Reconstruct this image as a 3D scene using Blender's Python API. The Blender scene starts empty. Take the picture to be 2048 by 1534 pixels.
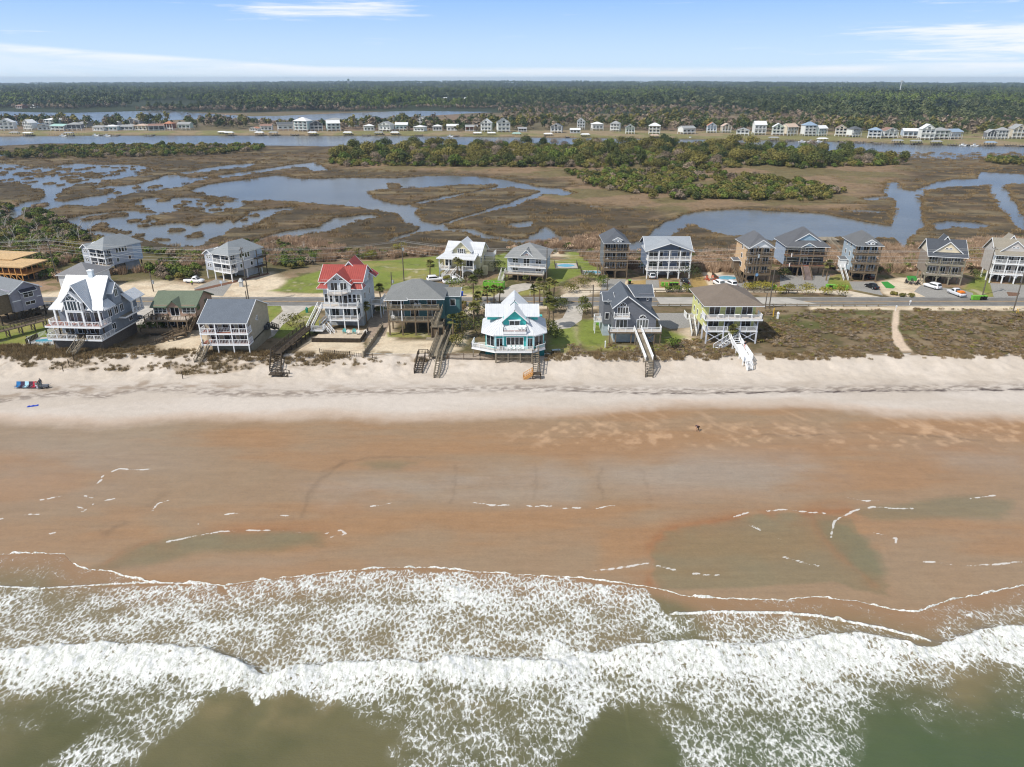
import bpy, math, random
import numpy as np
from mathutils import Vector, Matrix
random.seed(7); rng = np.random.default_rng(11)
D = bpy.data; S = bpy.context.scene; col = S.collection
R = math.radians
# ---------------------------------------------------------------- camera, sky, sun, exposure
FPX, CZ, PITCH = 1420.0, 57.0, R(23.2)
cd = D.cameras.new('camera'); cam = D.objects.new('camera', cd); col.objects.link(cam)
cd.sensor_width = 36; cd.lens = FPX/2048*36; cd.clip_start = .5; cd.clip_end = 60000
cam.location = (0, 0, CZ); cam.rotation_euler = (R(90)-PITCH, 0, 0)
S.camera = cam
S.view_settings.view_transform = 'Standard'; S.view_settings.look = 'None'
S.view_settings.exposure = 0.34; S.view_settings.gamma = 1
S.render.engine = 'CYCLES'; S.cycles.filter_width = 1.15
SUN_EL, SUN_AZ = R(50), math.atan2(-.52, -.854)      # azimuth of the direction towards the sun
sund = D.lights.new('sun', 'SUN'); sund.energy = 3.5; sund.angle = R(.53); sund.color = (1, .94, .86)
sun = D.objects.new('sun', sund); col.objects.link(sun); sun.location = (-60, -40, 120)
sv = Vector((math.cos(SUN_EL)*math.cos(SUN_AZ), math.cos(SUN_EL)*math.sin(SUN_AZ), math.sin(SUN_EL)))
sun.rotation_euler = sv.to_track_quat('Z', 'Y').to_euler()
W = D.worlds.new('World'); S.world = W; W.use_nodes = True
class NT:
    def __init__(s, tree): s.t = tree; s.n = tree.nodes; s.l = tree.links
    def new(s, typ, **kw):
        n = s.n.new(typ)
        for k, v in kw.items():
            if k.startswith('i_'):
                k = k[2:]; k = int(k) if k.isdigit() else k.replace('_', ' ')
                n.inputs[k].default_value = v
            else: setattr(n, k, v)
        return n
    def ln(s, a, b): s.l.new(a, b)
    def math(s, op, a, b=None, c=None, clamp=False):
        n = s.n.new('ShaderNodeMath'); n.operation = op; n.use_clamp = clamp
        for i, v in enumerate((a, b, c)):
            if v is None: continue
            if isinstance(v, (int, float)): n.inputs[i].default_value = v
            else: s.l.new(v, n.inputs[i])
        return n.outputs[0]
    def mix(s, f, a, b, blend='MIX'):
        n = s.n.new('ShaderNodeMix'); n.data_type = 'RGBA'; n.blend_type = blend
        for i, v in ((0, f), (6, a), (7, b)):
            if isinstance(v, (int, float)): n.inputs[i].default_value = v
            elif isinstance(v, tuple): n.inputs[i].default_value = (*v, 1)[:4]
            else: s.l.new(v, n.inputs[i])
        return n.outputs[2]
    def rng(s, v, a, b, c=0., d=1., smooth=True):
        n = s.n.new('ShaderNodeMapRange'); n.interpolation_type = 'SMOOTHSTEP' if smooth else 'LINEAR'
        s.l.new(v, n.inputs[0])
        for i, x in enumerate((a, b, c, d)):
            if isinstance(x, (int, float)): n.inputs[i+1].default_value = x
            else: s.l.new(x, n.inputs[i+1])
        return n.outputs[0]
    def attr(s, name, out=2): return s.new('ShaderNodeAttribute', attribute_name=name).outputs[out]
    def noise(s, scale, detail=4, rough=.5, vec=None, dist=0.):
        n = s.new('ShaderNodeTexNoise'); n.inputs['Scale'].default_value = scale
        n.inputs['Detail'].default_value = detail; n.inputs['Roughness'].default_value = rough
        n.inputs['Distortion'].default_value = dist
        if vec is not None: s.l.new(vec, n.inputs['Vector'])
        return n.outputs['Fac']
    def mapv(s, vec, scale=(1, 1, 1), rot=(0, 0, 0), loc=(0, 0, 0)):
        n = s.new('ShaderNodeMapping'); n.inputs['Scale'].default_value = scale
        n.inputs['Rotation'].default_value = rot; n.inputs['Location'].default_value = loc
        s.l.new(vec, n.inputs['Vector']); return n.outputs[0]
    def pos(s): return s.new('ShaderNodeNewGeometry').outputs['Position']
def sky():
    t = NT(W.node_tree); t.n.clear()
    out = t.new('ShaderNodeOutputWorld'); bg = t.new('ShaderNodeBackground')
    bg.inputs['Strength'].default_value = .11
    sk = t.new('ShaderNodeTexSky', sky_type='NISHITA'); sk.sun_disc = False
    sk.sun_elevation = SUN_EL; sk.sun_rotation = R(90)-SUN_AZ; sk.altitude = 50
    sk.air_density = 1.1; sk.dust_density = .35; sk.ozone_density = 2.2
    tc = t.new('ShaderNodeTexCoord').outputs['Generated']
    sp = t.new('ShaderNodeSeparateXYZ'); t.ln(tc, sp.inputs[0])
    x, y, z = sp.outputs
    base = t.mix(.93, sk.outputs[0], t.mix(t.rng(z, -.02, .14), (4.9, 6.3, 7.6), (1.7, 3.6, 7.5)))
    hsv = t.mix(t.rng(z, .12, .3), base, t.mix(.72, sk.outputs[0], (3.3, 3.6, 4.1)))
    # thin high clouds: streaks drawn out along the horizon
    az = t.math('DIVIDE', x, t.math('MAXIMUM', y, .05)); cb = t.new('ShaderNodeCombineXYZ')
    t.ln(t.math('MULTIPLY', az, 7.), cb.inputs[0]); t.ln(t.math('MULTIPLY', z, 95.), cb.inputs[1])
    n1 = t.noise(.9, 9, .62, t.mapv(cb.outputs[0], (1, 1, 1), (0, 0, .18)), .5); n2 = t.noise(.35, 5, .55, cb.outputs[0]); n3 = t.noise(2.6, 7, .65, t.mapv(cb.outputs[0], (.5, 1, 1), (0, 0, .1)))
    box = lambda v, a, b, c_, d_: t.math('MULTIPLY', t.rng(v, a, b), t.rng(v, d_, c_))
    right = t.math('MULTIPLY', t.rng(az, .32, .6), box(z, .012, .03, .05, .066)); high = t.math('MULTIPLY', box(az, -.42, -.3, -.17, -.08), t.rng(z, .058, .074))
    far = t.math('MULTIPLY', t.rng(az, .3, .6), box(z, .066, .08, .09, .12))
    top = t.math('ADD', t.math('MULTIPLY', t.math('MAXIMUM', t.math('SUBTRACT', -.25, az), 0.), .055), t.math('ADD', .0125, t.math('MULTIPLY', t.rng(az, .3, .6), .004)))
    e = t.math('SUBTRACT', z, t.math('ADD', top, t.math('MULTIPLY', t.math('SUBTRACT', n2, .5), .008)))
    bank = t.math('MULTIPLY', t.rng(e, .0035, -.002), t.math('ADD', .45, t.math('MULTIPLY', t.rng(e, -.012, -.002), .42)))
    bank = t.math('MULTIPLY', bank, t.rng(n1, .35, .6, .5, 1.))
    boost = t.math('ADD', t.math('ADD', t.math('MULTIPLY', right, .23), t.math('MULTIPLY', high, .17)), t.math('MULTIPLY', far, .1))
    v = t.math('ADD', t.math('ADD', t.math('MULTIPLY', n1, .62), t.math('MULTIPLY', n3, .38)), boost)
    wisp = t.math('MULTIPLY', t.rng(v, .57, .80), t.rng(z, .25, .14))
    cl = t.math('MULTIPLY', t.math('MAXIMUM', wisp, bank), t.rng(z, -.01, .002), clamp=True)
    c = t.mix(t.math('MULTIPLY', cl, .85), hsv, (7.2, 7.35, 7.7))
    t.ln(c, bg.inputs['Color']); t.ln(bg.outputs[0], out.inputs[0])
sky()
# ---------------------------------------------------------------- ground shape
PR = np.array([(-60,-3),(40,-1.2),(60,-.6),(73,0),(90,.35),(112,1.0),(124,1.8),(128,1.9),(133,2.2),(139,3.5),(143,3.4),(150,3.0),(215,3.0),(240,1.0),(252,.6),(1e5,.6)], float)
def prof(y): return np.interp(y, PR[:,0], PR[:,1])
def ray(px, py):
    a = (px-1024)/FPX; b = -(py-767)/FPX
    return a, math.cos(PITCH)+b*math.sin(PITCH), -math.sin(PITCH)+b*math.cos(PITCH)
def at(px, py, z=None):
    """world point of the ground that the surveyed picture point (px, py) shows"""
    dx, dy, dz = ray(px, py); zz = 2. if z is None else z
    for _ in range(25):
        t = (zz-CZ)/dz
        if z is None: zz = .5*zz+.5*float(prof(t*dy))
        else: break
    return Vector((t*dx, t*dy, zz))
def hgrid(ix, iy, seed):
    h = (ix.astype(np.int64)*374761393 + iy.astype(np.int64)*668265263 + seed*1442695041) & 0xffffffff
    h = ((h ^ (h >> 13))*1274126177) & 0xffffffff
    return ((h ^ (h >> 16)) & 0xffff)/65535.
def vnoise(x, y, seed=0):
    ix = np.floor(x); iy = np.floor(y); fx = x-ix; fy = y-iy
    fx = fx*fx*(3-2*fx); fy = fy*fy*(3-2*fy)
    a = hgrid(ix, iy, seed); b = hgrid(ix+1, iy, seed); c = hgrid(ix, iy+1, seed); d = hgrid(ix+1, iy+1, seed)
    return (a*(1-fx)+b*fx)*(1-fy)+(c*(1-fx)+d*fx)*fy
def fbm(x, y, s, oct=4, seed=0, g=.5):
    t = 0; a = 1; n = 0
    for k in range(oct):
        t = t+a*vnoise(x/s*2**k+k*17.3, y/s*2**k+k*9.1, seed+k); n += a; a *= g
    return t/n
def sstep(v, a, b):
    t = np.clip((v-a)/(b-a), 0, 1); return t*t*(3-2*t)
def wpoly(pts): return np.array([at(*p)[:2] for p in pts])
def sdf(poly, X, Y, m=12.):
    """signed distance in metres, positive inside; -m where clearly outside"""
    m = float(m); P = np.asarray(poly); out = np.full(X.shape, -m)
    x0, y0 = P.min(0)-m; x1, y1 = P.max(0)+m
    k = np.where((X > x0)&(X < x1)&(Y > y0)&(Y < y1))
    x = X[k]; y = Y[k]
    if x.size == 0: return out
    d2 = np.full(x.shape, m*m*4.); ins = np.zeros(x.shape, bool)
    for (ax, ay), (bx, by) in zip(P, np.roll(P, -1, 0)):
        ex, ey = bx-ax, by-ay; L = ex*ex+ey*ey+1e-9
        t = np.clip(((x-ax)*ex+(y-ay)*ey)/L, 0, 1)
        d2 = np.minimum(d2, (x-ax-t*ex)**2+(y-ay-t*ey)**2)
        c = (ay > y) != (by > y)
        ins ^= c & (x < (bx-ax)*(y-ay)/(by-ay+1e-12)+ax)
    d = np.sqrt(d2); out[k] = np.where(ins, d, -d); return out
def soft(pts, X, Y, f=2.): return sstep(sdf(wpoly(pts), X, Y, max(12., f*2)), -f, f)
def pline(pts, X, Y, m=4.):
    m = float(m); P = wpoly(pts); d = np.full(X.shape, m); x0, y0 = P.min(0)-m; x1, y1 = P.max(0)+m
    k = np.where((X > x0)&(X < x1)&(Y > y0)&(Y < y1)); x = X[k]; y = Y[k]; q = np.full(x.shape, m*1.)
    for (ax, ay), (bx, by) in zip(P[:-1], P[1:]):
        ex, ey = bx-ax, by-ay; L = ex*ex+ey*ey+1e-9
        t = np.clip(((x-ax)*ex+(y-ay)*ey)/L, 0, 1)
        q = np.minimum(q, np.hypot(x-ax-t*ex, y-ay-t*ey))
    d[k] = q; return d
def curve(pts):
    P = wpoly(pts); o = np.argsort(P[:,0]); P = P[o]
    return lambda x: np.interp(x, P[:,0], P[:,1])
def lin(r, g, b):
    f = lambda c: (c/255/12.92 if c/255 <= .04045 else ((c/255+.055)/1.055)**2.4)
    return np.array([f(r), f(g), f(b)])
def lerp(A, B, t): return A+(B-A)*np.asarray(t)[..., None]
# ---------------------------------------------------------------- object helpers
def tag(o, label=None, cat=None, group=None, kind=None):
    for k, v in (('label', label), ('category', cat), ('group', group), ('kind', kind)):
        if v: o[k] = v
    return o
def empty(name, loc=(0,0,0), rz=0, **kw):
    o = D.objects.new(name, None); col.objects.link(o); o.location = loc; o.rotation_euler = (0,0,rz)
    o.empty_display_size = .5; return tag(o, **kw)
def mesh_np(name, V, F, mat, parent=None, attrs=None, smooth=True):
    me = D.meshes.new(name); V = np.asarray(V, np.float32); F = np.asarray(F, np.int32); k = F.shape[1]
    me.vertices.add(len(V)); me.vertices.foreach_set('co', V.ravel())
    me.loops.add(F.size); me.loops.foreach_set('vertex_index', F.ravel())
    me.polygons.add(len(F)); me.polygons.foreach_set('loop_start', np.arange(0, F.size, k, dtype=np.int32))
    me.update(calc_edges=True); me.polygons.foreach_set('use_smooth', np.full(len(F), smooth))
    for n, a in (attrs or {}).items():
        a = np.asarray(a, np.float32)
        if a.ndim == 2:
            at_ = me.attributes.new(n, 'FLOAT_COLOR', 'POINT'); c = np.ones((len(V), 4), np.float32); c[:, :3] = a
            at_.data.foreach_set('color', c.ravel())
        else: at_ = me.attributes.new(n, 'FLOAT', 'POINT'); at_.data.foreach_set('value', a)
    if mat: me.materials.append(mat)
    o = D.objects.new(name, me); col.objects.link(o)
    if parent: o.parent = parent
    return o
def grid_faces(nr, nc):
    i = np.arange(nr*nc).reshape(nr, nc)
    return np.stack([i[:-1,:-1], i[:-1,1:], i[1:,1:], i[1:,:-1]], -1).reshape(-1, 4)
class MB:
    def __init__(s): s.v = []; s.f = []
    def poly(s, pts):
        n = len(s.v); s.v += [tuple(p) for p in pts]; s.f.append(tuple(range(n, n+len(pts)))); return s
    def hexa(s, c):
        n = len(s.v); s.v += [tuple(p) for p in c]
        s.f += [tuple(n+i for i in q) for q in ((0,3,2,1),(4,5,6,7),(0,1,5,4),(1,2,6,5),(2,3,7,6),(3,0,4,7))]; return s
    def box(s, x0, x1, y0, y1, z0, z1):
        return s.hexa([(x0,y0,z0),(x1,y0,z0),(x1,y1,z0),(x0,y1,z0),(x0,y0,z1),(x1,y0,z1),(x1,y1,z1),(x0,y1,z1)])
    def bar(s, p, q, w, h=None):
        p = Vector(p); q = Vector(q); h = h or w; d = q-p
        if d.length < 1e-5: return s
        d.normalize(); a = d.cross(Vector((0,0,1)))
        a = Vector((1,0,0)) if a.length < 1e-4 else a.normalized()
        b = a.cross(d).normalized(); a = a*w/2; b = b*h/2
        return s.hexa([p-a-b, p+a-b, p+a+b, p-a+b, q-a-b, q+a-b, q+a+b, q-a+b])
    def tube(s, p, q, r0, r1=None, n=8):
        p = Vector(p); q = Vector(q); r1 = r0 if r1 is None else r1; d = (q-p)
        if d.length < 1e-6: return s
        d.normalize(); a = d.cross(Vector((0,0,1)) if abs(d.z) < .95 else Vector((1,0,0))).normalized(); b = d.cross(a)
        k = len(s.v)
        for c, r in ((p, r0), (q, r1)):
            for i in range(n):
                t = 2*math.pi*i/n; s.v.append(tuple(c+a*math.cos(t)*r+b*math.sin(t)*r))
        for i in range(n): j = (i+1) % n; s.f.append((k+i, k+j, k+n+j, k+n+i))
        s.f.append(tuple(k+n-1-i for i in range(n))); s.f.append(tuple(k+n+i for i in range(n))); return s
    def ext(s, pts, d):
        """polygon pts extruded by vector d"""
        d = Vector(d); n = len(pts); k = len(s.v); s.v += [tuple(p) for p in pts]+[tuple(Vector(p)+d) for p in pts]
        s.f.append(tuple(range(k+n-1, k-1, -1))); s.f.append(tuple(range(k+n, k+2*n)))
        for i in range(n): j = (i+1) % n; s.f.append((k+i, k+j, k+n+j, k+n+i))
        return s
    def build(s, name, mat, parent=None, smooth=False):
        me = D.meshes.new(name); me.from_pydata(s.v, [], s.f); me.materials.append(mat)
        if smooth: me.polygons.foreach_set('use_smooth', [True]*len(me.polygons))
        o = D.objects.new(name, me); col.objects.link(o)
        if parent: o.parent = parent
        return o
def copy_tree(o, parent=None):
    c = o.copy(); col.objects.link(c)
    if parent: c.parent = parent
    for ch in list(o.children): copy_tree(ch, c)
    return c
# ---------------------------------------------------------------- materials
MC = {}
def newmat(name):
    m = D.materials.new(name); m.use_nodes = True; t = NT(m.node_tree); b = t.n['Principled BSDF']
    return m, t, b
def paint(rgb, rough=.6, name='paint', var=.12, scale=1.3, spec=.35, metal=0.):
    key = (name, tuple(rgb), rough)
    if key in MC: return MC[key]
    m, t, b = newmat(name); c = lin(*rgb)
    n = t.noise(scale, 5, .6, t.new('ShaderNodeTexCoord').outputs['Object'])
    t.ln(t.mix(t.rng(n, .3, .7), tuple(c*(1-var)), tuple(np.minimum(c*(1+var), .9))), b.inputs['Base Color'])
    b.inputs['Roughness'].default_value = rough; b.inputs['Specular IOR Level'].default_value = spec
    b.inputs['Metallic'].default_value = metal
    MC[key] = m; return m
def siding(rgb):
    key = ('siding', tuple(rgb))
    if key in MC: return MC[key]
    m, t, b = newmat('siding'); c = lin(*rgb); tc = t.new('ShaderNodeTexCoord').outputs['Object']
    n = t.noise(.7, 5, .65, t.mapv(tc, (1, 1, 2.5)))
    w = t.new('ShaderNodeTexWave', wave_type='BANDS', bands_direction='Z', wave_profile='SAW')
    w.inputs['Scale'].default_value = 1.6; t.ln(tc, w.inputs['Vector'])
    cc = t.mix(t.rng(n, .3, .7), tuple(c*.88), tuple(c*1.08))
    t.ln(t.mix(t.math('MULTIPLY', t.rng(w.outputs['Fac'], .8, 1.), .16), cc, tuple(c*.5)), b.inputs['Base Color'])
    bp = t.new('ShaderNodeBump'); bp.inputs['Strength'].default_value = .25; bp.inputs['Distance'].default_value = .02
    t.ln(w.outputs['Fac'], bp.inputs['Height']); t.ln(bp.outputs[0], b.inputs['Normal'])
    b.inputs['Roughness'].default_value = .65; b.inputs['Specular IOR Level'].default_value = .3
    MC[key] = m; return m
def shingle(rgb):
    key = ('shingle', tuple(rgb))
    if key in MC: return MC[key]
    m, t, b = newmat('shingle'); c = lin(*rgb)*1.18; tc = t.new('ShaderNodeTexCoord').outputs['Object']
    n = t.noise(5.5, 3, .8, t.mapv(tc, (1, 2.4, 2.4))); n2 = t.noise(.5, 4, .6, tc)
    cc = t.mix(t.rng(n, .3, .7, smooth=False), tuple(c*.62), tuple(c*1.35))
    t.ln(t.mix(t.math('MULTIPLY', t.rng(n2, .35, .7), .35), cc, tuple(c*.75)), b.inputs['Base Color'])
    b.inputs['Roughness'].default_value = .9; b.inputs['Specular IOR Level'].default_value = .2
    MC[key] = m; return m
def wood(rgb, name='weathered_wood'):
    key = (name, tuple(rgb))
    if key in MC: return MC[key]
    m, t, b = newmat(name); c = lin(*rgb); tc = t.new('ShaderNodeTexCoord').outputs['Object']
    n = t.noise(2.2, 5, .7, t.mapv(tc, (1, 1, 3))); n2 = t.noise(11, 2, .6, t.mapv(tc, (4, .6, 1)))
    cc = t.mix(t.rng(n, .3, .7), tuple(c*.7), tuple(c*1.2))
    t.ln(t.mix(t.math('MULTIPLY', n2, .4), cc, tuple(c*.55)), b.inputs['Base Color'])
    b.inputs['Roughness'].default_value = .8; b.inputs['Specular IOR Level'].default_value = .25
    MC[key] = m; return m
def glass():
    if 'glass' in MC: return MC['glass']
    m, t, b = newmat('window_glass'); oi = t.new('ShaderNodeObjectInfo').outputs['Random']
    n = t.noise(.9, 3, .5, t.new('ShaderNodeTexCoord').outputs['Object'])
    t.ln(t.mix(t.rng(t.math('ADD', t.math('MULTIPLY', oi, .55), t.math('MULTIPLY', n, .5)), .55, .85), (.010, .014, .018), (.12, .13, .125)), b.inputs['Base Color'])
    b.inputs['Roughness'].default_value = .06; b.inputs['Specular IOR Level'].default_value = .8
    MC['glass'] = m; return m
WHITE = paint((236, 238, 240), .5, 'white_trim', .05)
BROWNWOOD = wood((128, 112, 92)); GREYWOOD = wood((150, 140, 122), 'grey_wood'); DARKWOOD = wood((82, 72, 60), 'dark_wood')
NEWWOOD = wood((212, 160, 98), 'new_lumber')
# ================================================================ BEACH, SEA
def land_mat(name, bump=.15, dist=.15, fine=3., fa=.25, rough=.9):
    m, t, b = newmat(name); c = t.attr('Col', 0); p = t.pos()
    n = t.noise(fine, 5, .7, p); n2 = t.noise(fine*.22, 5, .6, p)
    f = t.math('ADD', t.math('MULTIPLY', t.math('SUBTRACT', n, .5), fa*2), t.math('MULTIPLY', t.math('SUBTRACT', n2, .5), fa*1.4))
    k = t.math('ADD', 1., f); v = t.new('ShaderNodeVectorMath', operation='SCALE'); t.ln(c, v.inputs[0]); t.ln(k, v.inputs['Scale'])
    t.ln(v.outputs[0], b.inputs['Base Color'])
    bp = t.new('ShaderNodeBump'); bp.inputs['Strength'].default_value = bump; bp.inputs['Distance'].default_value = dist
    t.ln(t.math('ADD', n, n2), bp.inputs['Height']); t.ln(bp.outputs[0], b.inputs['Normal'])
    b.inputs['Specular IOR Level'].default_value = .25; b.inputs['Roughness'].default_value = rough
    return m, t, b
def halfw(y): return (.919*y+22.5)*.72*1.22+12
def fan(ys, du):
    n = int(2/du)+1; u = np.linspace(-1, 1, n); Y = np.repeat(ys[:, None], n, 1); X = u[None]*halfw(ys)[:, None]
    return X, Y
DRY = lin(190,181,171); DRY2 = lin(176,165,152); WET = lin(139,121,98); ORA = lin(150,114,78); SHEEN = lin(148,135,119); POOL = lin(103,102,74)
SPLIT = 141.
def build_beach():
    ys = np.concatenate([np.arange(30, 66, .6), np.arange(66, SPLIT+.01, .25)]); ys[-1] = SPLIT
    X, Y = fan(ys, .0021)
    Z = prof(Y)+(fbm(X, Y, 9, 3, 3)-.5)*.12*sstep(Y, 70, 90)+(fbm(X, Y, 1.3, 4, 5)-.5)*(.05*sstep(Y, 112, 118)+.16*sstep(Y, 127, 131))+(fbm(X, Y*.12, 2.4, 3, 13)-.5)*.22*sstep(Y, 129, 133)*(1-sstep(Y, 138, 140))
    # dune edge wanders, dune face with humps
    wob = (fbm(X, Y*0+5, 14, 3, 9)-.5)*5
    Z += (prof(Y+wob*sstep(Y, 126, 136)*sstep(-Y, -SPLIT-.1, -139.))-prof(Y))
    hump = sstep(Y, 128, 134)*(1-sstep(Y, 138.5, 140.9))
    Z += hump*(fbm(X, Y, 3.2, 4, 21)-.5)*(.5+.5*sstep(-X, 5, 30))
    C = np.empty(X.shape+(3,)); C[:] = WET
    n1 = fbm(X, Y*2.2, 11, 5, 31); n2 = fbm(X*.35, Y*1.6, 9, 5, 37); n3 = fbm(X, Y, 1.5, 4, 41); n4 = fbm(X, Y, 5, 4, 77)
    pyo = lambda py: at(1024, py).y
    # orange mineral stain, strongest in bands
    band = lambda a, b, f=3.: sstep(Y, pyo(b)-f, pyo(b)+f)*(1-sstep(Y, pyo(a)-f, pyo(a)+f))
    o = .25+.6*sstep(n2, .42, .68)+.35*band(1045, 1110, 1.5)*sstep(n1, .3, .6)+.35*band(850, 905)*sstep(X, -40, 0)-.3*band(840, 900)*sstep(-X, 0, 60)
    for pl, a, f in (([(1200,1075),(1330,1050),(1480,1020),(1640,1010),(1640,1025),(1490,1032),(1340,1062),(1290,1110),(1200,1140)], .6, 1.6),
                     ([(430,830),(570,850),(560,905),(420,890)], .4, 5), ([(640,1010),(1020,1015),(1300,1010),(1240,1040),(900,1050),(660,1060)], .5, 2.5),
                     ([(400,1040),(650,1040),(680,1062),(560,1058),(420,1062)], .4, 1.5),([(1640,950),(1780,910),(2048,920),(2048,990),(1800,1000)], .35, 5),
                     ([(1440,905),(1750,872),(1800,890),(1560,925)], .35, 3)): o = o+a*soft(pl, X, Y, f)
    C = lerp(C, ORA, np.clip(o, 0, 1)*.7)
    g = np.zeros(X.shape)
    for pl, a, f in (([(1200,930),(1400,905),(1600,915),(1680,950),(1560,985),(1330,990),(1200,965)], 1., 5), ([(600,965),(800,945),(1100,925),(1190,960),(1150,1005),(900,1000),(660,1010)], .9, 4),
                     ([(780,985),(900,960),(1000,975),(900,1000)], .3, 3), ([(0,860),(300,860),(380,930),(200,990),(0,960)], .45, 8), ([(1860,900),(2048,910),(2048,940),(1900,935)], .5, 4),
                     ([(150,1120),(330,1130),(640,1110),(1000,1130),(420,1165)], .25, 2)): g = np.maximum(g, a*soft(pl, X, Y, f))
    C = lerp(C, SHEEN, g*sstep(n1, .2, .6)*.8)  # grey sky sheen of the wet flats, painted into the sand colour
    p = np.zeros(X.shape); W = X+(n3-.5)*1.6; V = Y+(n4-.5)*1.6
    for pl, a, f in (([(185,1140),(230,1112),(300,1085),(420,1068),(520,1060),(640,1068),(645,1085),(560,1100),(400,1105),(290,1130)], .6, 1.1), ([(1305,1150),(1302,1100),(1330,1062),(1490,1032),(1640,1026),(1705,1035),(1780,1190),(1660,1160),(1500,1178),(1330,1180)], .5, .35),
                     ([(1618,1035),(1672,1038),(1740,1080),(1775,1150),(1740,1175),(1690,1120),(1640,1080)], .75, .9), ([(1700,1020),(1800,1005),(1950,992),(2030,1003),(2010,1040),(1850,1035),(1740,1040)], .55, 1.),
                     ([(540,1070),(640,1070),(640,1092),(560,1090)], .5, .8), ([(720,925),(760,920),(830,925),(800,940),(750,938)], .5, 1.2), ([(1080,880),(1180,880),(1190,900),(1100,900)], .0, 1.2)): p = np.maximum(p, a*soft(pl, W, V, f))
    C = lerp(C, POOL, p)
    for pl, w_, a_ in (([(1298,1165),(1300,1100),(1328,1060),(1488,1029),(1640,1023),(1700,1020)], .55, .6), ([(180,1142),(230,1110),(300,1082),(420,1065),(520,1057),(645,1064)], .5, .45), ([(1620,1030),(1650,1080),(1690,1120),(1750,1170)], .4, .3)):
        dl_ = pline(pl, X+(n3-.5)*.9, Y+(n4-.5)*.9, 4); C = lerp(C, lin(140,98,64), (a_*.75*np.exp(-(dl_/(w_*(.6+1.2*n3)))**2)+a_*.6*np.exp(-(dl_/(w_*5))**2))*sstep(n4, .25, .6))
    # run-off rills and dark lines
    for pl, w, a in (([(1205,920),(1198,970),(1204,1005)], .28, .35), ([(912,930),(905,990),(900,1005)], .3, .3), ([(690,918),(640,960),(620,990),(600,1030)], .45, .35), ([(1072,930),(1070,1000)], .25, .25), ([(1285,940),(1300,1010)], .3, .2),
                     ([(1500,869),(1600,869),(1700,866),(1800,868),(1880,872),(1960,880)], .35, .5), ([(1745,872),(1790,890),(1830,885)], .5, .3), ([(1760,880),(1860,950)], .5, .15), ([(650,940),(700,920),(760,912),(850,915)], .4, .3), ([(215,1065),(230,1050),(250,1045)], .7, .4), ([(340,980),(300,1010)], .7, .2)):
        C = lerp(C, lin(92,76,58), a*.75*np.exp(-(pline(pl, X+(n3-.5)*1.6, Y+(n4-.5)*2.4, 4)/(w*(.5+n3)))**2)*sstep(n4, .3, .55))
    rill = sstep(fbm(X*1.1+Y*.9+(n4-.5)*3, Y*.35, 1.5, 4, 91), .5, .72)*band(822, 875, 2.5)
    C = lerp(C, lin(186,156,126), rill*.4*sstep(X, -8, 10)*sstep(n4, .35, .6))
    mot = sstep(n3, .5, .75)*band(845, 895, 2)*sstep(X, -5, 5); C = lerp(C, lin(206,172,138), mot*.35)
    # dry sand above the tide line
    tide = curve([(0,838),(200,850),(400,835),(700,835),(900,838),(1024,832),(1200,825),(1350,812),(1600,808),(1800,828),(2048,838)])
    edge = Y-tide(X)+(n1-.5)*3+(n3-.5)*1.2
    dry = sstep(edge, -2.6, 3.)
    C = lerp(C, DRY, dry)
    C = lerp(C, lin(178,150,126), (1-sstep(edge, .5, 4))*dry*.5)
    C = lerp(C, DRY2, dry*sstep(n2, .45, .7)*.6)
    up = sstep(Y, 127.5, 131); C = lerp(C, lin(190,179,165), up*.75); C = lerp(C, lin(202,192,180), up*sstep(n4, .5, .7)*.5)
    # wrack line: dark shells and debris
    wr = curve([(0,806),(60,795),(130,790),(200,797),(280,780),(350,782),(450,792),(600,792),(800,786),(1024,780),(1180,783),(1300,787),(1600,784),(1900,780),(2048,779)])
    e = Y-wr(X); k = np.exp(-((e-1.1)/1.6)**2)*sstep(fbm(X*.8, Y*2, .9, 5, 51), .36, .66); k = np.maximum(k, .0)
    thin = np.exp(-((e+(n3-.5)*1.3)/.42)**2)*sstep(fbm(X*.6, Y*2, 1.1, 5, 53), .4, .62)*(.3+.7*sstep(X, -8, 40))
    C = lerp(C, lin(118,107,98), k*.8); C = lerp(C, lin(78,68,66), np.clip(thin*1.1, 0, 1))
    k2 = np.exp(-((e-3.4)/2.2)**2)*sstep(fbm(X*.7, Y*1.4, 2.2, 5, 57), .42, .66)*(.35+.65*sstep(-X, 10, 60)); C = lerp(C, lin(146,131,115), k2*.85)
    # dry dune grass on the dune face (left of the turquoise house)
    dv = soft([(0,690),(400,690),(700,712),(900,705),(930,730),(700,735),(500,738),(430,750),(340,752),(250,745),(120,738),(0,745)], X, Y, 1.5)
    dg = sstep(fbm(X, Y*1.3, 3.2, 5, 61), .5, .6)*dv
    C = lerp(C, lin(128,110,86), np.clip(dg, 0, 1)*.6)
    top = sstep(Y, 139.2, 140.6); C = lerp(C, lin(118,100,76), top*sstep(fbm(X, Y, 2.5, 4, 63), .42, .6)*.9)
    # swash foam left on wet sand
    fo = np.zeros(X.shape)
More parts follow.
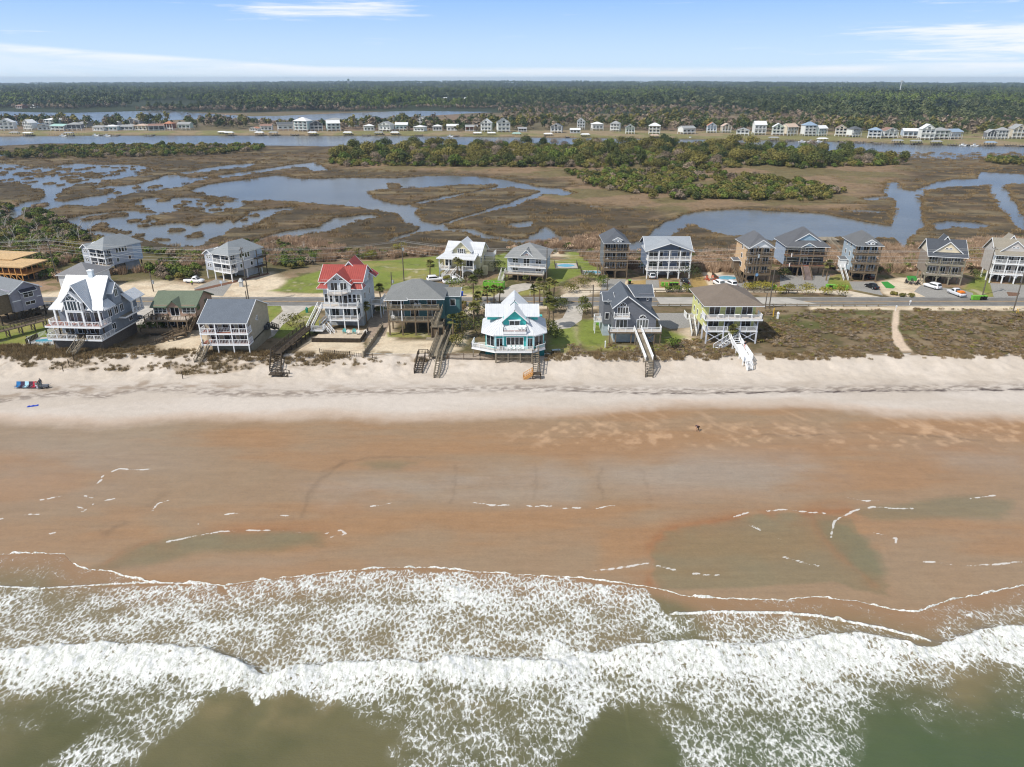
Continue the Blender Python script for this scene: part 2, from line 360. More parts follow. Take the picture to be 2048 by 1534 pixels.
    for pl in ([(330,1086),(400,1072),(440,1063),(500,1058),(560,1061),(600,1066)],[(650,1068),(680,1060),(688,1070),(660,1076)],[(1470,1032),(1500,1025),(1560,1021),(1620,1024),(1650,1026)],[(1663,1075),(1665,1055),(1668,1040),(1700,1023),(1745,1013),(1790,1014),(1825,1016)],[(1940,998),(2000,990),(2048,1000)],
               [(80,1000),(130,990),(170,988),(190,1000),(180,1015),(160,1025)],[(185,1012),(205,1003),(230,997)],[(200,965),(210,948),(240,937),(300,940)],[(120,1020),(150,1013),(175,1022)],[(395,1050),(410,1040),(430,1030),(460,1028),(520,1027),(560,1030),(590,1029)],[(690,1013),(760,1010),(800,1003),(815,1008)],[(930,1003),(1000,1012),(1060,1012),(1100,1010)],
               [(1120,1015),(1190,1017),(1230,1012)],[(1125,1151),(1200,1141),(1295,1129)],[(0,1037),(20,1033),(60,1028),(90,1032)],[(100,1068),(130,1066)],[(305,1022),(320,1005),(340,1000)],[(1690,995),(1730,1003),(1760,998)],[(1745,1065),(1790,1075),(1790,1085)],[(1300,1130),(1360,1145),(1440,1150)],[(1500,1050),(1560,1080)],[(1850,1125),(1950,1133),(2048,1128)],[(1560,1110),(1640,1130)]):
        d = pline(pl, X+(n3-.5)*.9, Y+(n4-.5)*1.2, 4)
        fo = np.maximum(fo, (np.exp(-(d/.15)**2)*(.45+1.1*sstep(fbm(X, Y, .6, 2, 99), .35, .65))+.3*np.exp(-(d/.6)**2))*sstep(fbm(X, Y, 2.2, 3, 97), .30, .52))
    m, t, b = land_mat('sand', .12, .1, 3.6, .17)
    sk_ = t.noise(1., 6, .62, t.mapv(t.pos(), (.16, 1.15, 1), (0, 0, .03))); sk2 = t.noise(1., 5, .7, t.mapv(t.pos(), (2.2, 3.6, 1), (0, 0, -.2)))
    wetk = t.rng(t.attr('rough'), .85, .55); kk = t.math('ADD', 1., t.math('MULTIPLY', wetk, t.math('ADD', t.math('MULTIPLY', t.math('SUBTRACT', sk_, .5), .36), t.math('MULTIPLY', t.math('SUBTRACT', sk2, .5), .28))))
    vv = t.new('ShaderNodeVectorMath', operation='SCALE'); t.ln(b.inputs['Base Color'].links[0].from_socket, vv.inputs[0]); t.ln(kk, vv.inputs['Scale']); t.ln(vv.outputs[0], b.inputs['Base Color'])
    F = t.attr('foam'); nn = t.noise(5, 4, .7, t.pos()); k = t.rng(t.math('ADD', nn, t.math('MULTIPLY', F, .6)), .86, 1.1)
    src = b.inputs['Base Color'].links[0].from_socket; t.ln(t.mix(t.math('MULTIPLY', k, .62), src, (.72,.72,.70)), b.inputs['Base Color'])
    t.ln(t.attr('rough'), b.inputs['Roughness']); t.ln(t.attr('spec'), b.inputs['Specular IOR Level'])
    # trodden, wind-rippled dry sand gets a stronger relief
    bp = b.inputs['Normal'].links[0].from_node; t.ln(t.rng(t.attr('rough'), .5, .9, .03, .55, False), bp.inputs['Strength'])
    rough = .93*dry+(1-dry)*np.clip(.42-.17*g-.15*p+.2*sstep(edge, -16, -2), .2, .9); spec = .15*dry+(1-dry)*(.32+.3*g+.2*p)
    V3 = np.stack([X, Y, Z], -1).reshape(-1, 3)
    ob = mesh_np('beach', V3, grid_faces(*X.shape), m, attrs={'Col': C.reshape(-1,3), 'foam': fo.ravel(), 'rough': rough.ravel(), 'spec': spec.ravel()})
    tag(ob, 'wide sandy beach, pale and dry by the dunes, wet orange brown near the surf', 'beach', kind='structure')
build_beach()
SWASH = [(-300,1110),(0,1108),(60,1105),(130,1108),(155,1130),(175,1139),(215,1141),(260,1155),(305,1166),(380,1166),(450,1171),(520,1160),(620,1150),(700,1140),(780,1134),(860,1134),(960,1143),(1024,1148),(1120,1153),(1180,1158),(1290,1173),(1380,1196),(1480,1200),(1560,1202),(1640,1196),(1720,1206),(1800,1225),(1835,1226),(1900,1203),(2000,1182),(2048,1170),(2300,1150)]
CREST = [(-300,1330),(0,1326),(100,1316),(200,1311),(300,1310),(400,1318),(440,1333),(500,1358),(540,1372),(600,1355),(700,1343),(760,1348),(850,1353),(900,1338),(1000,1343),(1100,1340),(1140,1337),(1185,1324),(1220,1323),(1340,1308),(1500,1313),(1640,1288),(1700,1284),(1800,1298),(1840,1308),(1885,1305),(1960,1278),(2048,1275),(2300,1290)]
def build_sea():
    sw = curve(SWASH); cr = curve(CREST); n = 900; rows = 340
    x = np.linspace(-78, 78, n); ysw = sw(x)+(fbm(x, x*0, 1.2, 4, 5)-.5)*.35
    tt = np.linspace(0, 1, rows)**1.1; Y = ysw[None]-(ysw-24)[None]*tt[:, None]; X = np.repeat(x[None], rows, 0)
    depth = ysw[None]-Y
    yc = cr(x)[None]+(fbm(X, X*0+3, 2.2, 3, 8)-.5)*1.1
    d = Y-yc
    amp = 1.05*(.55+.45*sstep(fbm(X*1., X*0, 9, 2, 12), .3, .6))*np.exp(-((np.abs(X-9.5)<1.6)*.7))
    for px in (540, 1168, 1885): amp = amp*(1-.65*np.exp(-((X-at(px,1350).x)/1.6)**2))
    wave = np.where(d > 0, np.exp(-(d/.75)**2), np.exp(-(-d/6.)**1.3)*.75+.25*np.exp(-(d/2.)**2))*amp
    bore = curve([(1250,1250),(1340,1233),(1450,1230),(1560,1231),(1640,1239),(1760,1263),(1880,1296),(1950,1330)])
    bx0, bx1 = at(1335,1232).x, at(1885,1300).x
    bm = sstep(X, bx0-.4, bx0+1)*(1-sstep(X, bx1-2, bx1)); db = Y-bore(x)[None]
    wave += bm*.22*np.where(db > 0, np.exp(-(db/.25)**2), np.exp(-(-db/2.5)))
    foamln = curve([(-300,1178),(0,1175),(80,1180),(160,1174),(300,1167),(450,1171)])
    sl = 1-sstep(X, at(440,1171).x-1, at(440,1171).x); dl = Y-foamln(x)[None]
    wave += sl*.08*np.where(dl > 0, np.exp(-(dl/.2)**2), np.exp(-(-dl/2.)))
    n1 = fbm(X, Y, .8, 4, 71); n2 = fbm(X, Y*1.5, 3.5, 4, 73); n3 = fbm(X, Y, 8, 4, 79)
    jx = X+(fbm(X, Y, 1.6, 4, 81)-.5)*1.6; jy = Y+(fbm(X, Y, 1.6, 4, 83)-.5)*1.8
    F = np.zeros(X.shape)
    regs = [([(-300,1178),(0,1177),(160,1176),(300,1169),(440,1173),(475,1210),(530,1270),(520,1362),(440,1335),(300,1312),(0,1328),(-300,1330)], .56, .5),
        ([(452,1173),(620,1152),(780,1136),(960,1145),(1120,1155),(1290,1176),(1335,1228),(1400,1310),(1180,1325),(1100,1350),(900,1350),(600,1362),(520,1362)], .60, .4),
        ([(740,1140),(1000,1150),(1080,1200),(1060,1300),(930,1290),(820,1210)], .68, 1.5),([(1340,1236),(1560,1234),(1760,1267),(1860,1296),(1640,1300),(1500,1325),(1200,1335),(1290,1240)], .57, .4),
        ([(1290,1176),(1480,1203),(1640,1200),(1800,1230),(1900,1208),(2048,1176),(2300,1160),(2300,1300),(2048,1290),(1890,1310),(1640,1238),(1340,1232)], .34, .6),([(1850,1235),(2048,1200),(2300,1200),(2300,1290),(2048,1285),(1880,1300)], .46, 1),
        ([(-300,1110),(0,1110),(140,1112),(300,1166),(160,1176),(0,1178),(-300,1178)], .33, .3),
        ([(-300,1330),(0,1328),(200,1311),(400,1318),(540,1372),(470,1392),(400,1412),(250,1412),(150,1405),(0,1400),(-300,1410)], .66, .7),([(-100,1320),(430,1320),(500,1362),(400,1370),(100,1360),(-100,1365)], .93, .8),
        ([(545,1368),(600,1355),(700,1343),(850,1353),(900,1338),(1100,1340),(1180,1365),(1160,1400),(1000,1395),(900,1410),(700,1420),(600,1410)], .68, .8),([(560,1362),(700,1343),(850,1353),(900,1338),(1100,1340),(1150,1362),(900,1372),(600,1380)], .92, .6),
        ([(1180,1320),(1340,1308),(1500,1313),(1640,1288),(1720,1285),(1845,1310),(1800,1350),(1740,1352),(1700,1410),(1600,1445),(1400,1440),(1250,1410),(1190,1370)], .7, .8),([(1180,1320),(1340,1308),(1500,1313),(1640,1288),(1720,1285),(1840,1310),(1780,1345),(1600,1360),(1300,1380),(1200,1350)], .93, .7),
        ([(1885,1305),(1960,1278),(2048,1275),(2300,1285),(2300,1380),(2048,1350),(1980,1325)], .95, .4),
        ([(680,1410),(1180,1390),(1190,1480),(1080,1600),(720,1600),(800,1470)], .47, 1.5),([(1300,1420),(1700,1400),(1740,1470),(1720,1600),(1380,1600)], .58, 1.5),([(60,1560),(200,1455),(330,1405),(450,1400),(330,1500),(240,1580)], .52, 1.2),
        ([(-100,1400),(300,1405),(200,1450),(60,1490),(-100,1480)], .3, 1),([(1820,1340),(2300,1350),(2300,1440),(1870,1500),(1780,1440)], .34, 1.2),([(505,1368),(560,1370),(550,1410),(510,1425)], .72, .3),([(1085,1285),(1120,1283),(1180,1325),(1150,1350),(1085,1340)], .85, .3),
        ([(1150,1350),(1210,1360),(1200,1420),(1160,1480),(1140,1420)], .6, .4),([(1640,1450),(2048,1470),(2048,1600),(1700,1600)], .16, 2)]
    for pl, a, f in regs: F = np.maximum(F, a*soft(pl, jx, jy, f))
    # behind the crest the foam thins out seaward
    px_ = [-300,0,200,400,530,600,750,900,1100,1170,1250,1400,1600,1700,1800,1900,2048,2300]; dn_ = [1395,1395,1395,1385,1395,1398,1398,1395,1392,1425,1400,1440,1445,1405,1348,1335,1350,1350]; lc_ = [1480,1480,1530,1425,1425,1440,1560,1570,1480,1490,1450,1570,1620,1580,1490,1450,1450,1450]
    yd = curve(list(zip(px_, dn_)))(x)[None]; yl = curve(list(zip(px_, lc_)))(x)[None]; Yj = Y+(fbm(X, Y*.5, 1.3, 4, 281)-.5)*2.6+(n3-.5)*2.5; cy = cr(x)[None]
    s1 = np.clip((cy-Yj)/np.maximum(cy-yd, .5), 0, 1); s2 = np.clip((yd-Yj)/np.maximum(yd-yl, .5), 0, 1)
    F = np.maximum(F*.92, np.where(Y < yc, (.97-.42*s1**.8)*(1-s2)*(1+.0*s2), 0))
    F = np.maximum(F, np.where(Y >= yc, .92*np.exp(-(np.maximum(d, 0)/(.25+.7*sstep(n1, .4, .7)))**2), 0)); F = F-.16*sstep(fbm(X, Y*.5, 1.1, 4, 287), .45, .65)*sstep(F, .75, .95)
    F = F*(.84+.32*n3)+((n2-.5)*.34+(fbm(X+Y*.4, Y, 1.5, 3, 283)-.5)*.3)*sstep(F, .05, .3)*(1-.5*sstep(F, .7, .95))
    rim = np.exp(-(np.maximum(depth-.05, 0)/.09)**2)*.9+np.exp(-(depth/.5)**2)*.3*(X*0+1)
    F = np.maximum(F, rim*(.55+.6*sstep(fbm(X, Y*0, 3, 3, 85), .3, .6)))
    F = np.maximum(F, bm*np.exp(-((db+.15)/.26)**2)); F = np.maximum(F, sl*np.exp(-((dl+.05)/.14)**2)*.9)
    rl = pline([(450,1172),(465,1195),(480,1212)], jx*.3+X*.7, jy*.3+Y*.7); F = np.maximum(F, np.exp(-(rl/.16)**2)*.85)
    dense = sstep(F, .6, .9)
    Z = np.maximum(wave, prof(Y)+.02*sstep(depth, 0, .3)+.004)+dense*(fbm(X, Y, 1.1, 5, 87, .6)-.4)*.95*np.exp(-(np.maximum(-d, 0)/3)**2)
    Z += (n1-.5)*.03*sstep(depth, .3, 3)+(fbm(X*.6, Y*1.6, 3., 4, 95)-.5)*.22*sstep(-d, 2, 6)
    C = lerp(lin(140,112,84)*np.ones(X.shape+(3,)), lin(116,104,76), sstep(depth, .3, 7)); C = lerp(C, lin(98,94,66), sstep(depth, 7, 16)*sstep(-(d), -2, 4))
    C = lerp(C, lin(84,84,56), sstep(-d, 3, 11)*sstep(n3, .3, .6)); C = lerp(C, lin(66,84,56), sstep(-d, 4, 14)*sstep(X, 0, 30)*.8)
    C = lerp(C, lin(130,116,84), (sstep(fbm(X, Y, 5, 4, 93), .45, .75)*.5)*sstep(-d, 0, 2)*(1-sstep(-d, 5, 9)))
    C = lerp(C, lin(88,92,64), (1-sstep(np.abs(X-at(1330,1200).x), 1, 5))*sstep(depth, .5, 3)*.6*(d > 0))
    m, t, b = newmat('sea_water'); Fa = t.attr('foam'); p = t.pos()
    dn = t.new('ShaderNodeTexNoise', noise_dimensions='3D'); dn.inputs['Scale'].default_value = .8; dn.inputs['Detail'].default_value = 6; dn.inputs['Roughness'].default_value = .6; t.ln(p, dn.inputs['Vector'])
    off = t.new('ShaderNodeVectorMath', operation='MULTIPLY_ADD'); t.ln(dn.outputs['Color'], off.inputs[0]); off.inputs[1].default_value = (1.25, 1.25, 0); t.ln(p, off.inputs[2])
    mp = t.mapv(off.outputs[0], (1.75, .95, 0), (0, 0, -.45))
    def vor(s):
        v = t.new('ShaderNodeTexVoronoi', feature='DISTANCE_TO_EDGE', voronoi_dimensions='2D'); v.inputs['Scale'].default_value = s
        v.inputs['Randomness'].default_value = 1; t.ln(mp, v.inputs['Vector']); return v.outputs['Distance']
    v1 = t.rng(vor(1.05), 0, .42, 1, 0, False); v2 = t.rng(vor(2.3), 0, .42, 1, 0, False)
    nz = t.noise(1.3, 6, .65, p); nf = t.noise(7, 5, .7, p)
    rd = t.math('SUBTRACT', 1, t.math('MULTIPLY', t.math('ABSOLUTE', t.math('SUBTRACT', t.noise(1.5, 5, .6, mp), .5)), 5), clamp=True)
    val = t.math('ADD', t.math('MULTIPLY', v1, .30), t.math('MULTIPLY', v2, .12)); val = t.math('ADD', val, t.math('MULTIPLY', rd, .22)); val = t.math('ADD', val, t.math('MULTIPLY', nz, .42)); val = t.math('ADD', val, t.math('MULTIPLY', t.math('SUBTRACT', nf, .5), .35))
    thr = t.math('SUBTRACT', 1.10, t.math('MULTIPLY', Fa, .9))
    fm = t.rng(val, t.math('SUBTRACT', thr, .08), t.math('ADD', thr, .17))
    fm = t.math('MULTIPLY', fm, t.rng(Fa, .06, .14)); core = t.rng(Fa, .80, 1.0)
    fm = t.math('MAXIMUM', fm, t.math('MULTIPLY', core, t.rng(t.noise(1.9, 7, .72, mp), .40, .58, .12, 1.)), clamp=True)
    veil = t.math('MULTIPLY', t.rng(Fa, .15, .85), t.rng(nz, .3, .7, .08, .6))
    wc = t.mix(veil, t.attr('Col', 0), (.36, .36, .30))
    ns = t.noise(1., 6, .68, t.mapv(p, (3.4, 1.3, 1), (0, 0, -.25))); foamc = t.mix(t.rng(t.math('ADD', t.math('MULTIPLY', nf, .4), t.math('MULTIPLY', ns, .6)), .38, .6), (.44, .46, .40), (.76, .77, .77))
    t.ln(t.mix(fm, wc, foamc), b.inputs['Base Color'])
    t.ln(t.rng(fm, 0, 1, .12, .8), b.inputs['Roughness']); t.ln(t.rng(fm, 0, 1, .26, .08), b.inputs['Specular IOR Level'])
    rip = t.noise(2.6, 5, .6, t.mapv(p, (1, 1.8, 1)))
    bp = t.new('ShaderNodeBump'); bp.inputs['Strength'].default_value = .5; bp.inputs['Distance'].default_value = .09
    t.ln(t.math('ADD', t.math('MULTIPLY', fm, .9), t.math('ADD', t.math('MULTIPLY', rip, .9), t.math('MULTIPLY', t.math('MULTIPLY', t.math('ADD', nf, ns), core), .9))), bp.inputs['Height']); t.ln(bp.outputs[0], b.inputs['Normal'])
    ob = mesh_np('sea', np.stack([X, Y, Z], -1).reshape(-1, 3), grid_faces(rows, n)[:, ::-1], m, attrs={'Col': C.reshape(-1,3), 'foam': np.clip(F, 0, 1).ravel()})
    tag(ob, 'olive green surf with white breakers and lacy foam washing onto the sand', 'sea', kind='structure')
build_sea()
# ================================================================ LAND BEHIND THE DUNES, MARSH, FAR SHORE
GR = dict(lawn=lin(116,128,54), lawn2=lin(140,134,76), sand=lin(208,193,168), scrub=lin(130,114,90), green=lin(84,88,44), reed=lin(152,126,102), marsh=lin(78,68,50), marshl=lin(106,92,68), mud=lin(84,72,58), dark=lin(62,58,38), pine=lin(46,54,32))
LAWNS = [([(534,582),(560,577),(574,560),(636,543),(705,525),(800,519),(876,512),(884,545),(870,562),(800,572),(770,579),(630,587)], 1.2), ([(985,512),(1012,505),(1022,530),(1015,560),(1003,575),(985,594),(920,586),(905,575),(960,570),(1000,550)], 1),
    ([(1100,520),(1150,520),(1165,548),(1120,566),(1085,586),(1018,594),(1045,580),(1090,574)], 1), ([(503,605),(560,605),(568,614),(548,640),(528,655),(515,650)], .7), ([(600,605),(627,605),(640,640),(640,665),(600,676),(545,676),(548,658),(585,625)], .7),
    ([(1158,640),(1205,640),(1215,690),(1340,692),(1375,675),(1318,655),(1318,680),(1330,700),(1180,700),(1150,680)], 1.5), ([(1098,650),(1148,640),(1160,690),(1130,705),(1095,705)], 1.5), ([(-60,660),(90,640),(112,682),(50,704),(-60,704)], 1.2),
    ([(1650,556),(1692,545),(1706,580),(1660,570)], 1), ([(1925,575),(1972,540),(1988,592),(1950,602)], 1), ([(770,664),(862,664),(862,674),(775,674)], .6), ([(1125,500),(1200,505),(1205,560),(1150,545)], 3)]
def build_ground():
    ys = np.arange(SPLIT, 250.01, .42); ys = np.append(ys[:-1], 250.); X, Y = fan(ys, .0019)
    flat = sstep(Y, 141, 150)*(1-sstep(Y, 214, 222)); Z = prof(Y)+(fbm(X, Y, 7, 4, 3)-.5)*.5*(1-flat)*(1-sstep(-Y, -142, -141))
    C = np.empty(X.shape+(3,)); C[:] = GR['scrub']
    n1 = fbm(X, Y, 9, 5, 131); n2 = fbm(X, Y, 3, 5, 137); n3 = fbm(X, Y*1.4, 22, 4, 139)
    C = lerp(C, GR['marshl'], sstep(n1, .45, .6)*.8); C = lerp(C, GR['green'], sstep(n2+n1*.4, .72, .86)*.6)
    C = lerp(C, lin(86,70,54), sstep(n2, .5, .7)*.55)
    wx, wy = X+(n2-.5)*4, Y+(n1-.5)*4
    for pl, f in (([(1520,640),(1600,623),(1792,618),(1786,658),(1700,655),(1600,660),(1550,672)], 3), ([(1800,625),(1870,640),(1905,660),(1850,682),(1796,672)], 3)): C = lerp(C, GR['green'], soft(pl, wx, wy, f)*sstep(n2, .2, .5)*.75)
    # band behind the road: reeds, brush, sandy verge
    bk = sstep(Y, 186, 190); C = lerp(C, GR['reed'], bk*sstep(n3, .35, .6)*.85); C = lerp(C, GR['green'], bk*sstep(n2, .5, .66)*.6)
    C = lerp(C, GR['marsh'], sstep(Y, 232, 246)*.8)
    C = lerp(C, lin(88,84,50), bk*soft([(-200,440),(560,440),(640,520),(560,560),(300,560),(-200,560)], X, Y, 6)*.8)
    s = np.zeros(X.shape)
    for pl, f in (([(-200,598),(20,594),(300,560),(360,570),(520,560),(560,585),(570,594),(-200,598)], 2.5), ([(380,596),(780,596),(790,588),(560,586),(420,570)], 1.2), ([(440,562),(540,545),(575,560),(560,585),(470,585)], 2.5), ([(130,580),(330,560),(400,575),(400,596),(120,598)], 3),
                  ([(622,672),(724,678),(740,719),(585,719)], .4), ([(745,606),(790,606),(790,680),(900,680),(940,660),(900,606),(950,606),(930,690),(895,722),(725,722),(740,690)], 1.2), ([(-100,612),(1200,612),(1200,618),(-100,622)], 1.2),
                  ([(1754,565),(1800,555),(1848,556),(1852,572),(1870,592),(1830,596),(1785,594),(1762,585)], 1.), ([(1235,560),(1290,560),(1290,585),(1240,585)], 2), ([(1130,575),(1205,560),(1205,585),(1130,597)], 2), ([(1100,500),(1150,500),(1155,515),(1100,512)], 2),
                  ([(1620,613),(2200,611),(2200,621),(1620,620)], .8), ([(300,655),(420,650),(420,715),(330,715)], 2), ([(1110,640),(1150,640),(1155,715),(1130,715)], 1.5), ([(1385,640),(1400,700),(1340,690)], 2), ([(1405,545),(1445,545),(1440,575),(1410,570)], 1),
                  ([(890,575),(985,570),(990,597),(890,597)], 2), ([(560,440),(600,440),(560,460)], 2)): s = np.maximum(s, soft(pl, X+(n2-.5)*1.5, Y+(n1-.5)*1.5, f))
    C = lerp(C, lerp(GR['sand']*np.ones(C.shape), lin(166,140,112), sstep(n2, .45, .7)*.35), s*.95)
    g = np.zeros(X.shape)
    for pl, f in LAWNS: g = np.maximum(g, soft(pl, X+(n2-.5)*1.2, Y+(n1-.5)*1.2, f))
    gl = lerp(GR['lawn']*np.ones(C.shape), GR['lawn2'], sstep(n1, .45, .65)*.85); gl = lerp(gl, lin(90,100,42), sstep(n2, .55, .7)*.6); gl = lerp(gl, GR['sand'], sstep(n2+n1*.3, .8, .98)*.5)
    C = lerp(C, gl, g*.95)
    for pl in ([(1255,562),(1292,560),(1294,582),(1252,582)], [(1380,550),(1402,545),(1420,575),(1384,576)],[(1318,563),(1358,563),(1358,574),(1318,574)]): C = lerp(C, lin(160,134,80), soft(pl, X, Y, .5)*.9)
    C = lerp(C, lin(206,186,164), soft([(1788,619),(1800,619),(1796,655),(1812,690),(1838,716),(1812,716),(1786,684),(1783,652)], X+(n2-.5)*.6, Y, .3)*.9)
    C = lerp(C, lin(98,84,58), (1-sstep(Y, 142, 143.5))*sstep(n2, .4, .55)*.7)
    m, t, b = land_mat('ground', .6, .35, 1.6, .38, .95)
    ob = mesh_np('ground', np.stack([X,Y,Z], -1).reshape(-1,3), grid_faces(*X.shape), m, attrs={'Col': C.reshape(-1,3)})
    tag(ob, 'dune scrub, sandy yards and green lawns on both sides of the road', 'ground', kind='structure')
build_ground()
a5 = lambda *p: [(x/2, 260+y/2) for x, y in p]
a6 = lambda *p: [(1024+x/2, 260+y/2) for x, y in p]
WATER = [a5((-60,128),(40,137),(110,152),(200,146),(300,134),(400,140),(480,136),(560,145),(600,165),(520,170),(600,185),(680,180),(780,198),(740,212),(690,228),(600,240),(500,252),(430,275),(370,302),(330,298),(260,314),(215,326),(110,322),(45,354),(38,330),(100,290),(200,268),(205,246),(160,228),(100,205),(-60,210)),
    a5((268,352),(310,345),(400,330),(520,322),(620,328),(700,340),(800,352),(900,360),(950,372),(1000,340),(1010,322),(1080,322),(1090,335),(1000,380),(920,392),(850,430),(785,464),(680,457),(560,427),(420,421),(330,397),(275,365)),
    a5((530,290),(600,272),(700,270),(800,274),(880,285),(955,286),(965,300),(900,322),(840,330),(800,316),(700,328),(640,322),(600,312),(560,305)),
    a5((780,240),(850,216),(1000,196),(1110,180),(1200,194),(1400,190),(1600,190),(1690,183),(1800,181),(1900,183),(1980,192),(2048,206))+a6((100,226),(180,233),(240,250),(205,262),(130,252),(80,272),(0,300))+a5((1900,336),(1765,378),(1790,392),(1880,396),(1930,414),(2050,436))+a6((60,436),(110,412),(135,388),(152,412),(255,446),(120,447),(0,444))+a5((1990,436),(1900,420),(1860,402),(1790,398),(1740,396),(1640,412),(1565,442),(1600,420),(1680,400),(1700,388),(1620,358),(1612,330),(1530,321),(1400,301),(1250,290),(1100,276),(960,281),(950,270),(850,259)),
    a5((1000,447),(1100,416),(1150,400),(1280,386),(1350,350),(1480,338),(1495,346),(1380,372),(1310,402),(1200,416),(1180,432),(1040,448)),
    a5((725,170),(820,155),(900,141),(1010,133),(960,148),(880,158),(740,172)), a5((870,183),(1000,165),(1200,135),(1250,129),(1297,160),(1270,162),(1236,142),(1100,156),(1000,172),(900,188)), a5((665,186),(780,200),(845,184),(780,192)), a5((1050,318),(1170,308),(1165,318),(1060,330)),
    a6((470,456),(545,436),(590,392),(620,370),(700,336),(780,321),(900,316),(1100,326),(1250,336),(1400,366),(1528,384),(1556,300),(1555,280),(1500,246),(1508,212),(1525,206),(1552,236),(1620,241),(1720,204),(1800,196),(1878,192),(1890,166),(1960,170),(2100,180),(2100,212),(1950,214),(1760,224),(1640,236),(1618,262),(1620,330),(1640,386),(1605,404),(1580,430),(1568,468),(1556,430),(1450,428),(1330,424),(1250,432),(1150,455),(1050,442),(960,418),(880,420),(800,400),(722,370),(690,385),(640,412),(600,440),(560,472),(470,486)),
    a6((1918,214),(1956,214),(1992,290),(2060,372),(2060,402),(1980,322),(1928,252)), a6((1700,372),(1750,360),(1850,368),(1916,380),(1850,391),(1760,386),(1712,396)), a6((1310,320),(1370,317),(1484,322),(1440,329),(1350,326)), a6((735,480),(830,474),(860,498),(880,512),(800,486)), a6((0,372),(72,364),(60,382),(0,386)), a6((320,300),(345,303),(330,308)),
    a6((1410,276),(1450,268),(1510,262),(1545,266),(1480,274),(1430,280)),
    a5((-60,94),(40,92),(90,90),(60,98),(-60,108))]
ISLES = [a5((1470,250),(1480,240),(1560,235),(1700,228),(1850,217),(2005,218),(1900,244),(1780,262),(1700,280),(1620,301),(1540,286),(1480,266)), a5((1640,300),(1780,276),(1900,246),(2048,226))+a6((0,226),(122,244),(0,284))+a5((2040,288),(1900,330),(1755,376),(1680,361),(1652,336),(1670,315)),
    a5((1110,178),(1200,192),(1400,189),(1590,189),(1680,183),(1500,172),(1300,165),(1150,172)), a5((215,275),(240,240),(300,215),(360,215),(400,235),(440,240),(430,255),(330,268),(260,284),(220,284)), a5((115,305),(170,290),(215,296),(170,308),(120,312)), a5((95,345),(110,325),(160,325),(260,300),(330,300),(360,310),(460,308),(455,328),(360,335),(250,345),(180,352),(120,350)), a5((310,355),(420,335),(520,330),(520,340),(420,352),(320,362)),
    a5((380,220),(440,200),(520,185),(600,185),(640,160),(600,150),(700,160),(640,190),(560,212),(460,222)), a5((585,345),(640,335),(720,322),(780,332),(860,335),(900,350),(880,365),(760,370),(640,368)), a5((825,440),(850,430),(920,428),(900,445)), a5((1535,210),(1565,208),(1620,222),(1600,236),(1555,234))]
EDGE = []
